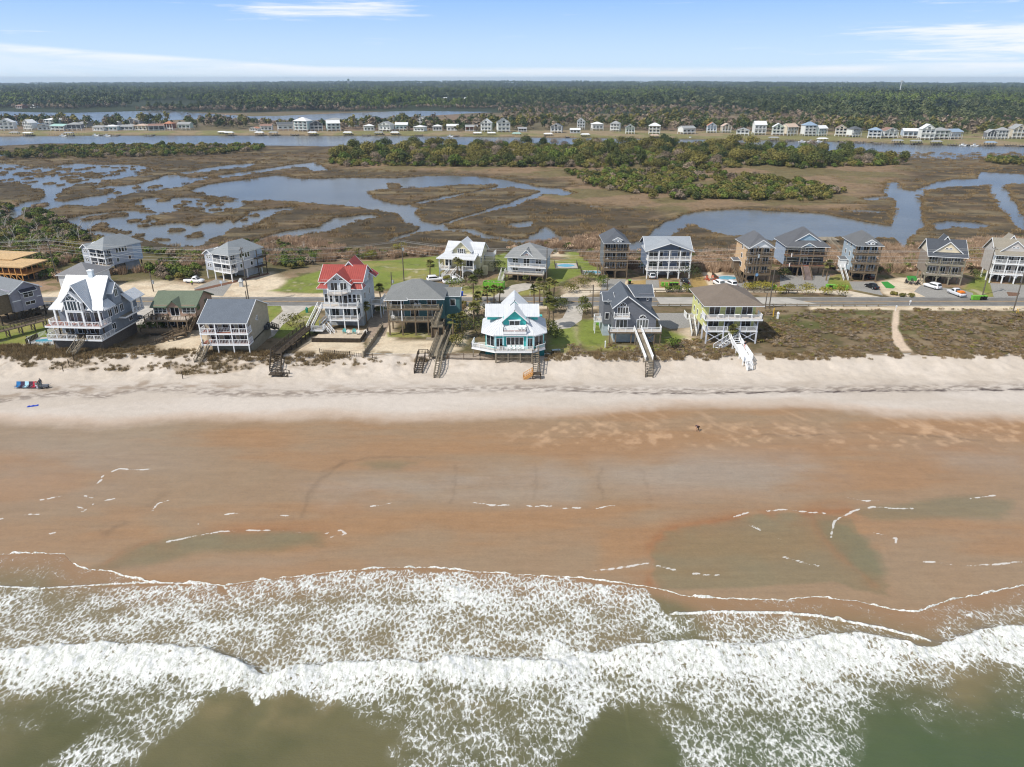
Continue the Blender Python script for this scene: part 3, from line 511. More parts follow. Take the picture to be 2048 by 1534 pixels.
def build_marsh():
    ys = [250.]
    while ys[-1] < 880: ys.append(ys[-1]+max(.7, ys[-1]**2/80940*.55))
    ys = np.array(ys); X, Y = fan(ys, .0016)
    n1 = fbm(X, Y, 26, 5, 201); n2 = fbm(X, Y, 6, 4, 203); jx = X+(n2-.5)*3.5; jy = Y+(fbm(X, Y, 9, 4, 207)-.5)*(3+Y*.01)
    w = np.full(X.shape, -14.)
    for pl in WATER: w = np.maximum(w, sdf(wpoly(pl), jx, jy, 14))
    w = np.where(w > -13.9, w+1.3+(Y-250)*.006+1.6*sstep(-X, 90, 200)*sstep(Y, 330, 420), w)
    for pl in ISLES: w = np.minimum(w, -sdf(wpoly(pl), jx, jy, 14)+.8)
    # hummocks scattered through the left pools
    rr = random.Random(5); hx = []
    for (x0, y0, x1, y1, k) in ((-10,332,300,350,70),(-10,342,220,368,45),(120,350,330,385,40),(250,392,470,420,26),(180,425,470,480,24),(470,415,520,440,6)):
        for _ in range(k):
            p = at(rr.uniform(x0, x1), rr.uniform(y0, y1)); hx.append((p.x, p.y, rr.uniform(1.0, 3.4), rr.uniform(1.0, 2.6)))
    for x_, y_, a_, b_ in hx:
        k = (np.abs(X-x_) < a_*2)&(np.abs(Y-y_) < b_*5); b2 = b_*1.5
        q = np.hypot((jx[k]-x_)/a_, (jy[k]-y_)/b2); w[k] = np.minimum(w[k], (q-1)*a_)
    ice = curve([(-400,273),(0,272),(200,270),(500,270),(800,271),(1000,273),(1250,276),(1500,279),(1700,283),(1850,289),(2048,292),(2400,296)])
    icb = curve([(-400,290),(0,291),(100,286),(300,288),(500,289.5),(650,292),(760,288),(1000,290),(1250,287),(1480,284),(1560,298),(1650,303),(1750,308),(1830,315),(1900,317.5),(2000,318),(2048,316),(2400,322)])
    wi = np.minimum(Y-icb(X)+3+(n2-.5)*4, ice(X)-Y+(n2-.5)*5); w = np.maximum(w, np.clip(wi, -14, 14))
    C = np.empty(X.shape+(3,)); C[:] = GR['marsh']
    C = lerp(C, GR['marshl'], sstep(n1, .42, .62)*.8); C = lerp(C, lin(70,60,44), sstep(n2, .45, .75)*.5)
    C = lerp(C, lin(104,84,60), sstep(fbm(X*.5, Y, 14, 4, 211), .5, .66)*.5); C = lerp(C, lin(58,52,40), sstep(fbm(X*.35, Y*.8, 5, 5, 213, .65), .5, .62)*.6); C = lerp(C, lin(136,122,92), sstep(fbm(X*.3, Y, 8, 4, 217), .58, .7)*.45)
    rimv = (1-sstep(-w, 0, 2.5)); C = lerp(C, lin(116,100,66), rimv*.45); C = lerp(C, GR['mud'], sstep(w, -.9, -.1))
    up = np.zeros(X.shape)
    for pl, f in (([(650,330),(700,290),(1100,290),(1500,290),(1600,310),(1820,325),(1810,345),(1750,400),(1600,405),(1400,400),(1250,390),(1120,360),(900,345),(700,338)], 14), ([(1300,440),(1350,425),(1250,415),(1050,400),(1150,372),(1500,402),(1760,410),(1700,425),(1500,412)], 6), ([(-300,440),(120,430),(60,400),(-300,400)], 6)): up = np.maximum(up, soft(pl, X+(n2-.5)*14, Y+(n1-.5)*14, f))
    C = lerp(C, lerp(lin(136,114,88)*np.ones(C.shape), lin(110,100,66), sstep(n1, .45, .6)), up*.85)
    far = Y-ice(X); C = lerp(C, lerp(lin(122,118,76)*np.ones(C.shape), lin(140,124,96), sstep(n1, .45, .55)), sstep(far, -3, 3)*(w < 0))
    Z = np.where(w > 0, -.08-np.minimum(w, 3)*.15, .32+.4*sstep(-w, 0, 1.)+.25*(n2-.4)*sstep(-w, 1, 4)+up*.5*sstep(-w, 0, 4))
    Z = np.where(w > 0, Z, Z+sstep(far, -2, 6)*1.0); b0 = sstep(Y, 250, 256); Z = Z*b0+prof(Y)*(1-b0)
    ek = (w < 0)&(w > -1.6)&(Y < 640)&(Y > 252)&(rng.random(w.shape) < .22*(Y/300)**1.0)&(far < -6); EDGE.append(np.stack([X[ek]+rng.uniform(-.3,.3,ek.sum()), Y[ek]+rng.uniform(-.6,.6,ek.sum()), np.full(ek.sum(), .4)], 1))
    m, t, b = land_mat('marsh', .9, .8, .55, .6, .95)
    ob = mesh_np('marsh', np.stack([X,Y,Z], -1).reshape(-1,3), grid_faces(*X.shape), m, attrs={'Col': C.reshape(-1,3)})
    tag(ob, 'brown salt marsh cut by pools and tidal channels', 'marsh', kind='structure')
    return lambda x, y: None
build_marsh()
BAYT = [(-300,222),(0,222),(70,224),(150,225),(230,223),(330,220),(420,227),(500,232),(560,231),(700,225),(830,221),(985,223.2),(1000,223.4)]
BAYB = [(-300,252),(0,250),(200,245),(290,243),(350,240),(420,238),(500,241),(600,240.5),(700,240),(780,236),(850,232),(985,224),(1000,223.4)]
FARTREE = {}
def build_far():
    ys = [880.]
    while ys[-1] < 8600: ys.append(ys[-1]*(1.006 if ys[-1] < 2600 else 1.05))
    ys = np.array(ys); X, Y = fan(ys, .004)
    bt, bb = curve(BAYT), curve(BAYB); n1 = fbm(X, Y, 70, 5, 301); n2 = fbm(X, Y, 300, 4, 303)
    w = np.minimum(Y-bb(X), bt(X)-Y)+(n1-.5)*24; w = np.where(X > at(1002,223.4).x, -20, w)
    C = lerp(lin(122,104,86)*np.ones(X.shape+(3,)), lin(98,92,66), sstep(n1, .42, .6)*.8)
    C = lerp(C, GR['pine'], sstep(Y-1350-(n2-.5)*250, -20, 60))
    Z = np.where(w > 0, -.6, .75+(n1-.4)*1.)+sstep(Y, 1500, 5000)*(1+19*sstep(Y, 4000, 8000)*np.exp(-(X/(Y*.42))**2))*(1-sstep(Y, 9000, 26000)*.7)
    b0 = sstep(Y, 880, 900); Z = Z*b0+1.6*(1-b0)
    m, t, b = land_mat('far_land', .5, 2, .03, .35, .95)
    ob = mesh_np('far_land', np.stack([X,Y,Z], -1).reshape(-1,3), grid_faces(*X.shape), m, attrs={'Col': C.reshape(-1,3)})
    tag(ob, 'flat wooded mainland reaching the horizon', 'land', kind='structure')
build_far()
def build_water():
    m, t, b = newmat('marsh_water'); p = t.pos()
    b.inputs['Roughness'].default_value = .22; b.inputs['Specular IOR Level'].default_value = .19
    r1 = t.noise(1.1, 4, .6, t.mapv(p, (1, .45, 1), (0, 0, .3))); r2 = t.noise(.012, 4, .6, p)
    t.ln(t.mix(t.rng(r2, .35, .65), tuple(lin(88,89,86)), tuple(lin(108,109,104))), b.inputs['Base Color'])
    bp = t.new('ShaderNodeBump'); bp.inputs['Strength'].default_value = .5; bp.inputs['Distance'].default_value = .12
    t.ln(r1, bp.inputs['Height']); t.ln(bp.outputs[0], b.inputs['Normal'])
    ys = np.array([246., 300, 400, 600, 900, 1400, 2200]); X, Y = fan(ys, .1); Z = np.full(X.shape, .12)
    tag(mesh_np('water', np.stack([X,Y,Z], -1).reshape(-1,3), grid_faces(*X.shape), m), 'grey blue tidal water of the marsh pools, canal and bay', 'water', kind='structure')
build_water()
# ---------------------------------------------------------------- paving
def sheet(name, pts, z, mat, label, cat='drive'):
    P = [at(*p, 3.0) for p in pts]; mb = MB(); mb.ext([(p.x, p.y, 2.9) for p in P], (0, 0, .1+z))
    # ext makes sides too, so the slab has a real edge
    return tag(mb.build(name, mat), label, cat, kind='structure')
CONC = paint((176,170,160), .85, 'concrete', .12, .6); ASPH = paint((114,112,108), .9, 'asphalt', .16, .5); GRAV = paint((142,140,135), .9, 'gravel', .22, 3.); WSAND = paint((196,184,164), .92, 'crushed_shell', .14, 1.2); BRNG = paint((150,134,118), .92, 'brown_gravel', .2, 1.5)
def build_road():
    mb = MB(); n = 60
    def strip(x0, x1, y0, y1, z, name, mat, label):
        m_ = MB()
        for i in range(n): a = x0+(x1-x0)*i/n; b_ = x0+(x1-x0)*(i+1)/n; m_.poly([(a,y0,z),(b_,y0,z),(b_,y1,z),(a,y1,z)])
        return tag(m_.build(name, mat), label, 'road', kind='structure')
    strip(-240, 240, 177., 185.2, 3.03, 'road', ASPH, 'two lane grey asphalt road running parallel to the beach')
    YL = paint((206,158,70), .7, 'yellow_paint', .2, 2.); WL = paint((200,200,196), .7, 'white_paint', .2, 2.)
    for y, nm, mt in ((180.98, 'centre_line', YL), (181.22, 'centre_line', YL), (177.35, 'edge_line', WL), (184.75, 'edge_line', WL)):
        m_ = MB(); m_.poly([(-240,y,3.034),(240,y,3.034),(240,y+.13,3.034),(-240,y+.13,3.034)]); tag(m_.build(nm, mt), 'painted line along the road', 'marking', kind='structure')
    a, b_ = at(1318,605).x, at(1600,605).x
    m_ = MB(); m_.poly([(a,177.6,3.042),(b_+5,177.6,3.042),(b_-2,184.5,3.042),(a,184.5,3.042)]); tag(m_.build('road', paint((168,164,156), .85, 'concrete_paving', .1, .4)), 'pale concrete stretch of the road beyond the yellow green house', 'road', kind='structure')
    Dr = [([(560,608.5),(632,608.5),(604,622),(565,650),(548,672),(536,678),(524,664),(540,645),(566,622)], CONC, 'curving concrete drive beside the red roofed house'),
     ([(752,608.5),(776,608.5),(780,640),(770,672),(722,678),(736,650)], BRNG, 'sandy drive between the red roofed and teal houses'), ([(984,595),(1024,570),(1050,566),(1088,571),(1062,578),(1040,583),(1018,595)], CONC, 'concrete drive leading to the pale blue house across the road'),
     ([(1138,612),(1168,612),(1163,640),(1140,656),(1105,660),(1094,648),(1125,636)], CONC, 'concrete drive curving beside the turquoise house'), ([(1117,597),(1124,590),(1150,580),(1196,574),(1203,580),(1172,592),(1156,597)], WSAND, 'pale shell drive turning off the road by the tall narrow house'),
     ([(1206,557),(1252,558),(1248,575),(1202,580)], GRAV, 'gravel parking under the tall narrow house'), ([(1292,560),(1317,560),(1319,575.5),(1291,575.5)], GRAV, 'gravel parking strip left of the lime bins'), ([(1359,560),(1379,560),(1383,575.5),(1361,575.5)], GRAV, 'gravel strip under the black car'),
     ([(1306,576),(1440,575.5),(1545,580),(1640,579),(1700,582),(1750,592),(1790,599),(1850,603.5),(1700,603.5),(1692,591),(1640,586),(1500,585),(1440,582),(1306,584)], WSAND, 'pale shell lane running along the fronts of the right hand houses'),
     ([(1560,550),(1660,550),(1652,578),(1560,579)], GRAV, 'blue grey gravel drive before the navy house'), ([(1698,563),(1748,563),(1766,591),(1706,579)], GRAV, 'gravel drive of the light blue narrow house'), ([(1842,570),(1925,580),(1946,586),(1946,603.5),(1872,603.5),(1828,583)], GRAV, 'gravel drive with a white car and a pickup'),
     ([(1980,566),(2090,572),(2090,603.5),(1990,603.5)], GRAV, 'gravel drive at the right edge with a planting bed'), ([(1440,566),(1500,562),(1548,570),(1545,578),(1440,574)], GRAV, 'gravel parking with two white cars beside the peach house'), ([(388,577),(432,558),(466,565),(446,592),(400,590)], GRAV, 'grey drive under the balconied house with a white pickup'),
     ([(258,613),(306,612),(312,648),(268,650)], CONC, 'concrete pad between the white roofed and green roofed houses'), ([(1312,626),(1388,626),(1390,654),(1342,658),(1318,650)], GRAV, 'grey gravel yard between the grey gable house and the yellow green house'), ([(1040,569),(1068,569),(1064,575),(1044,576)], CONC, 'small pale pad below the pale blue house')]
    for i, (pl, mt, lb) in enumerate(Dr): sheet('driveway', pl, .008+.004*(i % 4), mt, lb)
    TURF = paint((52,134,52), .9, 'artificial_turf', .1, 2.)
    sheet('turf_patch', [(1762,564),(1775,563),(1791,574),(1786,577),(1772,576)], .03, TURF, 'teardrop of bright green artificial turf on the sand lot'); sheet('turf_patch', [(1813,552),(1834,552),(1835,556),(1833,562),(1816,561)], .03, TURF, 'bright green artificial turf patch by the fire circle')
    sheet('planting_bed', [(2013,584),(2040,586),(2036,592),(2017,592)], .034, paint((110,84,66), .95, 'mulch', .3, 3.), 'brown mulch planting bed in the right hand gravel drive')
    sheet('mulch_strip', [(388,580),(394,583),(468,566),(540,548),(536,546),(462,563)], .04, paint((110,78,60), .95, 'mulch_red', .2, 2.), 'red brown mulch border along the grey drive')
build_road()
# ================================================================ HOUSE KIT (local frame: x along the front, y away from the sea, z up)
class House:
    def __init__(h, name, label, x, y, rot=0, z=3.0, cat='house', group=None):
        h.r = empty(name, (x, y, z), R(rot), label=label, cat=cat, group=group)
    def wall(h, x0, x1, y0, y1, z0, z1, mat, name='wall', par=None):
        return MB().box(x0, x1, y0, y1, z0, z1).build(name, mat, par or h.r)
    def walls(h, boxes, mat, name='wall'):
        m = MB()
        for b in boxes: m.box(*b)
        return m.build(name, mat, h.r)
    def roof(h, planes, mat, th=.14, ribs=0, trim=WHITE, edges=True, name='roof', split=False):
        if split: return [h.roof([p], mat, th, ribs, trim, edges, name) for p in planes]
        m = MB(); tr = MB()
        for P in planes:
            P = [Vector(p) for p in P]; n = (P[1]-P[0]).cross(P[2]-P[0]).normalized()
            if n.z < 0: n = -n
            m.ext([p for p in P] if (P[1]-P[0]).cross(P[2]-P[0]).z > 0 else P[::-1], -n*th)
            if edges:
                for i in range(len(P)):
                    a, b = P[i], P[(i+1) % len(P)]
                    if abs(a.z-b.z) < .02 and a.z <= min(p.z for p in P)+.02: tr.bar(a-n*th*.8, b-n*th*.8, .06, .2)
                    elif len(P) == 4 and i in (1, 3) and getattr(h, 'rake', True): tr.bar(a-n*th*.7, b-n*th*.7, .07, .2)
            if ribs:
                u = (P[1]-P[0]); L = u.length; u.normalize(); up = n.cross(u)
                if up.z < 0: up = -up
                k = int(L/ribs)
                q = [((p-P[0]).dot(u), (p-P[0]).dot(up)) for p in P]
                for j in range(-int(6/ribs), k+1+int(6/ribs)):
                    x = (j+.5)*ribs; hits = []
                    for i in range(len(q)):
                        (ax, ay), (bx, by) = q[i], q[(i+1) % len(q)]
                        if (ax-x)*(bx-x) < 0: hits.append(ay+(by-ay)*(x-ax)/(bx-ax))
                    if len(hits) >= 2: m.bar(P[0]+u*x+up*min(hits)+n*.02, P[0]+u*x+up*max(hits)+n*.02, .05, .06)
        o = m.build(name, mat, h.r)
        if tr.v: tr.build('fascia', trim, o)
        return o
    def gable_x(h, x0, x1, y0, y1, z, rise, mat, wmat=None, ov=.5, **kw):     # ridge along x
        ym = (y0+y1)/2; s = rise/(ym-y0); a, b, c, d = x0-ov, x1+ov, y0-ov, y1+ov; zo = z-s*ov
        o = h.roof([[(a,c,zo),(b,c,zo),(b,ym,z+rise),(a,ym,z+rise)], [(b,d,zo),(a,d,zo),(a,ym,z+rise),(b,ym,z+rise)]], mat, **kw)
        if wmat:
            for x in (x0+.01, x1-.13): MB().ext([(x,y0,z-.2),(x,y1,z-.2),(x,y1,z-.12),(x,ym,z+rise-.14),(x,y0,z-.12)], (.12,0,0)).build('gable', wmat, h.r)
        return o
    def gable_y(h, x0, x1, y0, y1, z, rise, mat, wmat=None, ov=.5, fo=None, bo=None, **kw):     # ridge along y, gable to the front
        xm = (x0+x1)/2; s = rise/(xm-x0); fo = ov if fo is None else fo; bo = 0 if bo is None else bo
        a, b, c, d = x0-ov, x1+ov, y0-fo, y1+bo; zo = z-s*ov
        o = h.roof([[(a,d,zo),(a,c,zo),(xm,c,z+rise),(xm,d,z+rise)], [(b,c,zo),(b,d,zo),(xm,d,z+rise),(xm,c,z+rise)]], mat, **kw)
        if wmat: MB().ext([(x0,y0+.01,z-.2),(x1,y0+.01,z-.2),(x1,y0+.01,z-.12),(xm,y0+.01,z+rise-.14),(x0,y0+.01,z-.12)], (0,.12,0)).build('gable', wmat, h.r)
        return o
    def hip(h, x0, x1, y0, y1, z, rise, mat, ov=.5, **kw):
        a, b, c, d = x0-ov, x1+ov, y0-ov, y1+ov; t = z+rise; w = min(b-a, d-c)/2
        if b-a >= d-c: p, q = (a+w, (c+d)/2, t), (b-w, (c+d)/2, t); pl = [[(a,c,z),(b,c,z),q,p],[(b,d,z),(a,d,z),p,q],[(a,d,z),(a,c,z),p],[(b,c,z),(b,d,z),q]]
        else: p, q = ((a+b)/2, c+w, t), ((a+b)/2, d-w, t); pl = [[(a,c,z),(b,c,z),p],[(b,d,z),(a,d,z),q],[(a,d,z),(a,c,z),p,q],[(b,c,z),(b,d,z),q,p]]
        pl = [[v for i, v in enumerate(P) if i == 0 or v != P[i-1]] for P in pl]
        h.rake = False; o = h.roof(pl, mat, **kw); h.rake = True; return o
    def win(h, f, u, z, w, ht, base, n=2, name='window', mat=None, grid=False, par=None):
        """f face: f front, r right, l left; u centre along the face; z sill"""
        def B(m, u0, u1, z0, z1, d0, d1):
            if f == 'f': m.box(u0, u1, base-d1, base-d0, z0, z1)
            elif f == 'r': m.box(base+d0, base+d1, u0, u1, z0, z1)
            else: m.box(base-d1, base-d0, u0, u1, z0, z1)
        a, b = u-w/2, u+w/2; m = MB(); t = .11
        B(m, a-t, b+t, z-t, z, 0, .07); B(m, a-t, b+t, z+ht, z+ht+t, 0, .07); B(m, a-t, a, z, z+ht, 0, .07); B(m, b, b+t, z, z+ht, 0, .07)
        for i in range(1, n): x = a+w*i/n; B(m, x-.05, x+.05, z, z+ht, 0, .06)
        if grid: B(m, a, b, z+ht*.5-.03, z+ht*.5+.03, 0, .06)
        fr = m.build(name, mat or WHITE, par or h.r); p = MB(); B(p, a, b, z, z+ht, .003, .03); p.build('pane', glass(), fr); return fr
    def slider(h, f, u, z, w, base, n=2, ht=2.05, mat=None): return h.win(f, u, z+.12, w, ht, base, n, 'sliding_door', mat)
    def arch(h, f, u, z, r, base, mat=None, pane=None, spokes=2):
        def P(a, rr, d): 
            x, zz = u+math.cos(a)*rr, z+math.sin(a)*rr
            return (x, base-d, zz) if f == 'f' else (base+d, x, zz)
        m = MB(); k = 12
        for i in range(k): m.bar(P(math.pi*i/k, r, .04), P(math.pi*(i+1)/k, r, .04), .11)
        m.bar(P(0, r, .04), P(math.pi, r, .04), .1)
        for i in range(1, spokes+1): m.bar(P(0, 0, .05), P(math.pi*i/(spokes+1), r, .05), .05)
        fr = m.build('arched_window', mat or WHITE, h.r)
        MB().ext([P(math.pi*i/k, r, .0) for i in range(k+1)], (0,-.03,0) if f == 'f' else (.03,0,0)).build('pane', pane or glass(), fr); return fr
    def rail(h, pts, mat, ht=1.0, sp=1.9, bal=.3, name='railing', par=None, solid=False):
        m = MB()
        for p, q in zip(pts[:-1], pts[1:]):
            p = Vector(p); q = Vector(q); L = (q-p).length
            if L < .1: continue
            up = Vector((0,0,ht)); m.bar(p+up, q+up, .12, .07); m.bar(p+up*.12, q+up*.12, .06, .06)
            k = max(1, round(L/sp))
            for i in range(k+1): a = p.lerp(q, i/k); m.bar(a, a+up*1.08, .12)
            if solid: d = (q-p).normalized(); m.bar(p+up*.5, q+up*.5, .05, ht*.75)
            elif bal:
                k = int(L/bal)
                for i in range(k): a = p.lerp(q, (i+.5)/k); m.bar(a+up*.12, a+up, .05)
        return m.build(name, mat, par or h.r)
    def deck(h, x0, x1, y0, y1, z, mat, fmat=None, th=.26, name='deck'):
        o = MB().box(x0, x1, y0, y1, z-th, z).build(name, mat, h.r)
        if fmat:
            m = MB(); m.box(x0-.05, x1+.05, y0-.05, y0-.002, z-th-.03, z+.02); m.box(x0-.05, x0-.002, y0-.002, y1, z-th-.03, z+.02); m.box(x1+.002, x1+.05, y0-.002, y1, z-th-.03, z+.02); m.build('deck_edge', fmat, o)
        return o
    def posts(h, pts, z0, z1, mat, w=.22, name='post', base=0):
        for x, y in pts: MB().box(x-w/2, x+w/2, y-w/2, y+w/2, z0, z1).build(name, mat, h.r)
    def piles(h, xs, ys, z1, mat=None, w=.28, z0=-1.2):
        for x in xs:
            for y in ys: MB().box(x-w/2, x+w/2, y-w/2, y+w/2, z0, z1).build('pile', mat or BROWNWOOD, h.r)
    def stairs(h, p, q, w, mat, rail=True, rmat=None, name='stairs', par=None, base=None):
        p = Vector(p); q = Vector(q); d = q-p; n = max(2, int(abs(d.z)/.2)); hd = Vector((d.x, d.y, 0)); L = hd.length
        hd.normalize(); s = Vector((-hd.y, hd.x, 0))*w/2; m = MB()
        for k in (-1, 1): m.bar(p+s*k-Vector((0,0,.15)), q+s*k-Vector((0,0,.15)), .07, .3)
        for i in range(n):
            a = p.lerp(q, (i+.5)/n); m.bar(a-s, a+s, .3, .05)
        o = m.build(name, mat, par or h.r)
        if rail:
            for k in (-1, 1): h.rail([p+s*k, q+s*k], rmat or mat, ht=.95, sp=1.6, bal=.4, par=o, name='handrail')
        return o
    def walk(h, pts, w, mat, rmat=None, zg=0., piles=2.4, par=None):
        """raised boardwalk along pts with rails and piles"""
        for p, q in zip(pts[:-1], pts[1:]):
            p = Vector(p); q = Vector(q); d = (q-p); s = Vector((-d.y, d.x, 0)).normalized()*w/2
            m = MB(); m.bar(p-Vector((0,0,.08)), q-Vector((0,0,.08)), w, .08)
            k = int(d.length/.5)
            for i in range(k): a = p.lerp(q, (i+.5)/k); m.bar(a-s, a+s, .4, .03)
            o = m.build('walkway', mat, h.r)
            for e in (-1, 1): h.rail([p+s*e, q+s*e], rmat or mat, ht=1.0, sp=2.2, bal=0, par=o, solid=False, name='handrail'); 
            for e in (-1, 1):
                mm = MB(); mm.bar(p+s*e+Vector((0,0,.45)), q+s*e+Vector((0,0,.45)), .05, .1); mm.bar(p+s*e+Vector((0,0,.72)), q+s*e+Vector((0,0,.72)), .05, .1); mm.build('rail_board', rmat or mat, o)
            k = max(1, int(d.length/piles))
            for i in range(k+1):
                a = p.lerp(q, i/k)
                for e in (-1, 1): m2 = MB(); m2.bar((a+s*e)-Vector((0,0,0)), Vector(((a+s*e).x, (a+s*e).y, zg)), .2); m2.build('pile', mat, h.r)
                if a.z-zg > 1.4: MB().bar(a+s-Vector((0,0,.2)), Vector(((a-s).x, (a-s).y, zg+.3)), .07, .14).build('brace', mat, h.r)
def ladder_x(h, x0, x1, y, z0, z1, mat):
    m = MB(); m.bar((x0,y,z0),(x1,y,z1),.08,.16); m.bar((x0,y+.1,z1),(x1,y+.1,z0),.08,.16); m.build('brace', mat, h.r)
WMET = paint((206,209,212), .38, 'white_metal_roof', .05, .6); RMET = paint((162,78,70), .4, 'red_metal_roof', .08, .6)
LTDECK = paint((186,176,164), .75, 'deck_boards', .15, 2.); REDDECK = paint((142,92,76), .75, 'red_deck_boards', .15, 2.)
def adirondack(x, y, z, rz, rgb, label, group=None):
    t = empty('adirondack_chair', (x,y,z), rz, label=label, cat='chair', group=group); m = paint(rgb, .5, 'chair_paint', .05)
    s = MB()
    for i in range(5): s.hexa([(-.28,-.1+i*.1-.3,.36-i*.03),(.28,-.1+i*.1-.3,.36-i*.03),(.28,-.01+i*.1-.3,.33-i*.03),(-.28,-.01+i*.1-.3,.33-i*.03),(-.28,-.1+i*.1-.3,.39-i*.03),(.28,-.1+i*.1-.3,.39-i*.03),(.28,-.01+i*.1-.3,.36-i*.03),(-.28,-.01+i*.1-.3,.36-i*.03)])
    s.build('seat', m, t)
    b = MB()
    for i in range(5): u = -.24+i*.12; b.bar((u,.1,.22),(u*1.25,.42,1.0-abs(i-2)*.06), .1, .03)
    b.build('backrest', m, t)
    for sx in (-1, 1):
        MB().box(sx*.36-.07, sx*.36+.07, -.42, .3, .56, .59).build('armrest', m, t); MB().box(sx*.32-.03, sx*.32+.03, -.4, -.32, 0, .56).build('leg', m, t)
        l = MB(); l.bar((sx*.3,-.36,.3),(sx*.3,.5,.04),.05,.12); l.build('leg', m, t)
    return t
def wp(h, x, y, z):
    return h.r.matrix_basis @ Vector((x, y, z))
# ================================================================ BEACH-FRONT ROW
def gx(px, py, z=None): return at(px, py, z)
# --- white roofed slate blue house
def house_blue():
    h = House('beach_house', 'large slate blue house with steep white metal roofs, two wraparound decks and a chimney', -98.9, 144.0, -4, 3.3)
    bl = siding((132,141,152)); sk = wood((112,104,96), 'skirt_boards')
    h.wall(.3, 11.0, .3, 16.6, -1.0, 2.3, sk, 'lattice_skirt')
    h.deck(-.2, 11.8, -1, 17, 2.7, GREYWOOD, WHITE); h.rail([(-.2,4,2.7),(-.2,-1,2.7),(6.3,-1,2.7)], WHITE); h.rail([(8.6,-1,2.7),(11.8,-1,2.7),(11.8,5,2.7)], WHITE)
    h.wall(.8, 11.6, 3.4, 17, 2.72, 5.3, bl); h.posts([(1.6,1.2),(4.4,1.2),(7.2,1.2),(10,1.2),(11.5,1.2)], 2.7, 5.3, DARKWOOD)
    for u in (2.6, 5.4, 8.2): h.slider('f', u, 2.8, 2.0, 3.4)
    for u in (5.6, 13.6): h.win('r', u, 3.4, 1.6, 1.3, 11.6)
    h.deck(.2, 12.4, -1.5, 3.4, 5.75, REDDECK, WHITE, .35); h.rail([(-.6+1,3.4,5.75),(.4,0,5.75),(1.6,-1.4,5.75),(12.3,-1.4,5.75),(12.3,3.6,5.75)], WHITE, sp=1.6)
    h.deck(11.6, 13.4, 8, 17.4, 5.6, GREYWOOD, WHITE, .3); h.rail([(13.3,12,5.6),(13.3,17.3,5.6),(8,17.3,5.6)], WHITE)
    h.wall(1.6, 12.0, 2.4, 17, 5.5, 9.2, bl); h.posts([(2.4,-.2),(5.4,-.9),(8.9,-.9),(12.1,-.2),(13.2,12.4),(13.2,17)], 5.75, 9.0, WHITE, .34, 'column')
    h.slider('f', 7.1, 5.75, 3.0, 2.4, 3); h.slider('f', 4.0, 5.75, 1.6, 2.4); h.win('f', 10.4, 5.95, 1.8, 2., 2.4); 
    for u in (4.4, 7.2, 9.8): h.win('r', u, 6.6, 1.5, 1.5, 12.0)
    # main roof, ridge along x, eaves flared at the front
    kw = dict(ribs=.55, th=.12); t = 15.2
    h.roof([[(1.9,-.4,9.2),(5.0,-.4,9.2),(5.0,2.0,11.2),(2.6,2.0,11.2)],[(2.6,2.0,11.2),(12.4,2.0,11.2),(12.4,6.4,t),(3.1,6.4,t)],[(13.2,-.4,9.2),(9.4,-.4,9.2),(9.4,2.0,11.2),(12.4,2.0,11.2)][::1],[(12.4,12.6,9.4),(2.6,12.6,9.4),(3.1,6.4,t),(12.4,6.4,t)]], WMET, **kw)
    h.roof([[(1.2,-.4,9.2),(1.9,-.4,9.2),(2.6,2,11.2)],[(1.2,12,9.2),(1.2,-.4,9.2),(2.6,2.,11.2),(2.6,10.,11.2)]], WMET, th=.12, ribs=.55)
    h.roof([[(13.6,-.4,9.2),(13.6,4.6,9.2),(12.1,4.6,10.6),(12.1,2,10.6)],[(14.,10.5,8.6),(14.,17.6,8.6),(12.1,17.2,10.3),(12.1,10.5,10.3)],[(13.9,17.9,8.6),(4,17.9,8.6),(4,12.4,9.6),(12.1,12.4,10.3)]], WMET, th=.1, ribs=.55, split=True)
    MB().ext([(12.0,1.6,9.),(12.0,12.6,9.),(12.0,12.6,9.3),(12.0,6.4,15.0),(12.0,2.,11.1)], (-.15,0,0)).build('gable', bl, h.r)
    MB().ext([(3.2,1.6,9.),(3.2,12.6,9.),(3.2,6.4,15.0),(3.2,2.,11.1)], (.15,0,0)).build('gable', bl, h.r)
    # front cross gable and its smaller bay gable
    h.gable_y(4.6, 10.6, -.2, 6.2, 9.7, 4.9, WMET, None, ov=.5, fo=.6, **kw)
    MB().ext([(4.9,.6,9.),(10.3,.6,9.),(10.3,.6,9.9),(7.6,.6,14.2),(4.9,.6,9.9)], (0,.15,0)).build('gable', bl, h.r)
    h.wall(5.2, 9.0, -1.0, 2.4, 8.7, 11.3, WHITE, 'bay'); h.gable_y(5.1, 9.1, -1.1, 2.5, 11.3, 2.0, WMET, bl, ov=.35, fo=.3, ribs=.5)
    h.arch('f', 7.1, 11.35, 1.05, -1.15); h.win('f', 7.1, 9.2, 1.9, 1.9, -1.03, 3); h.win('f', 5.7, 9.2, .5, 1.9, -1.03, 1); h.win('f', 8.6, 9.2, .45, 1.9, -1.03, 1); h.win('r', .8, 9.3, 2.0, 1.7, 9.02, 3)
    # right side dormer with arched window
    h.gable_x(9.5, 13., 5.0, 8.8, 12.0, 1.7, WMET, bl, ov=.35, ribs=.5); h.wall(10, 12.95, 5.1, 8.7, 9., 12., bl); h.arch('r', 6.9, 12.2, .7, 12.98); h.win('r', 6.9, 10.6, 1.3, 1.6, 12.97, 2)
    c = MB(); c.box(8.2, 9.2, 5.9, 6.8, 13.5, 16.2); ch = c.build('chimney', paint((214,222,226), .7, 'chimney_paint'), h.r); MB().box(8.1, 9.3, 5.8, 6.9, 16.15, 16.35).build('chimney_cap', WHITE, ch); MB().box(8.4, 9.0, 6.1, 6.6, 16.34, 16.5).build('flue', WHITE, ch)
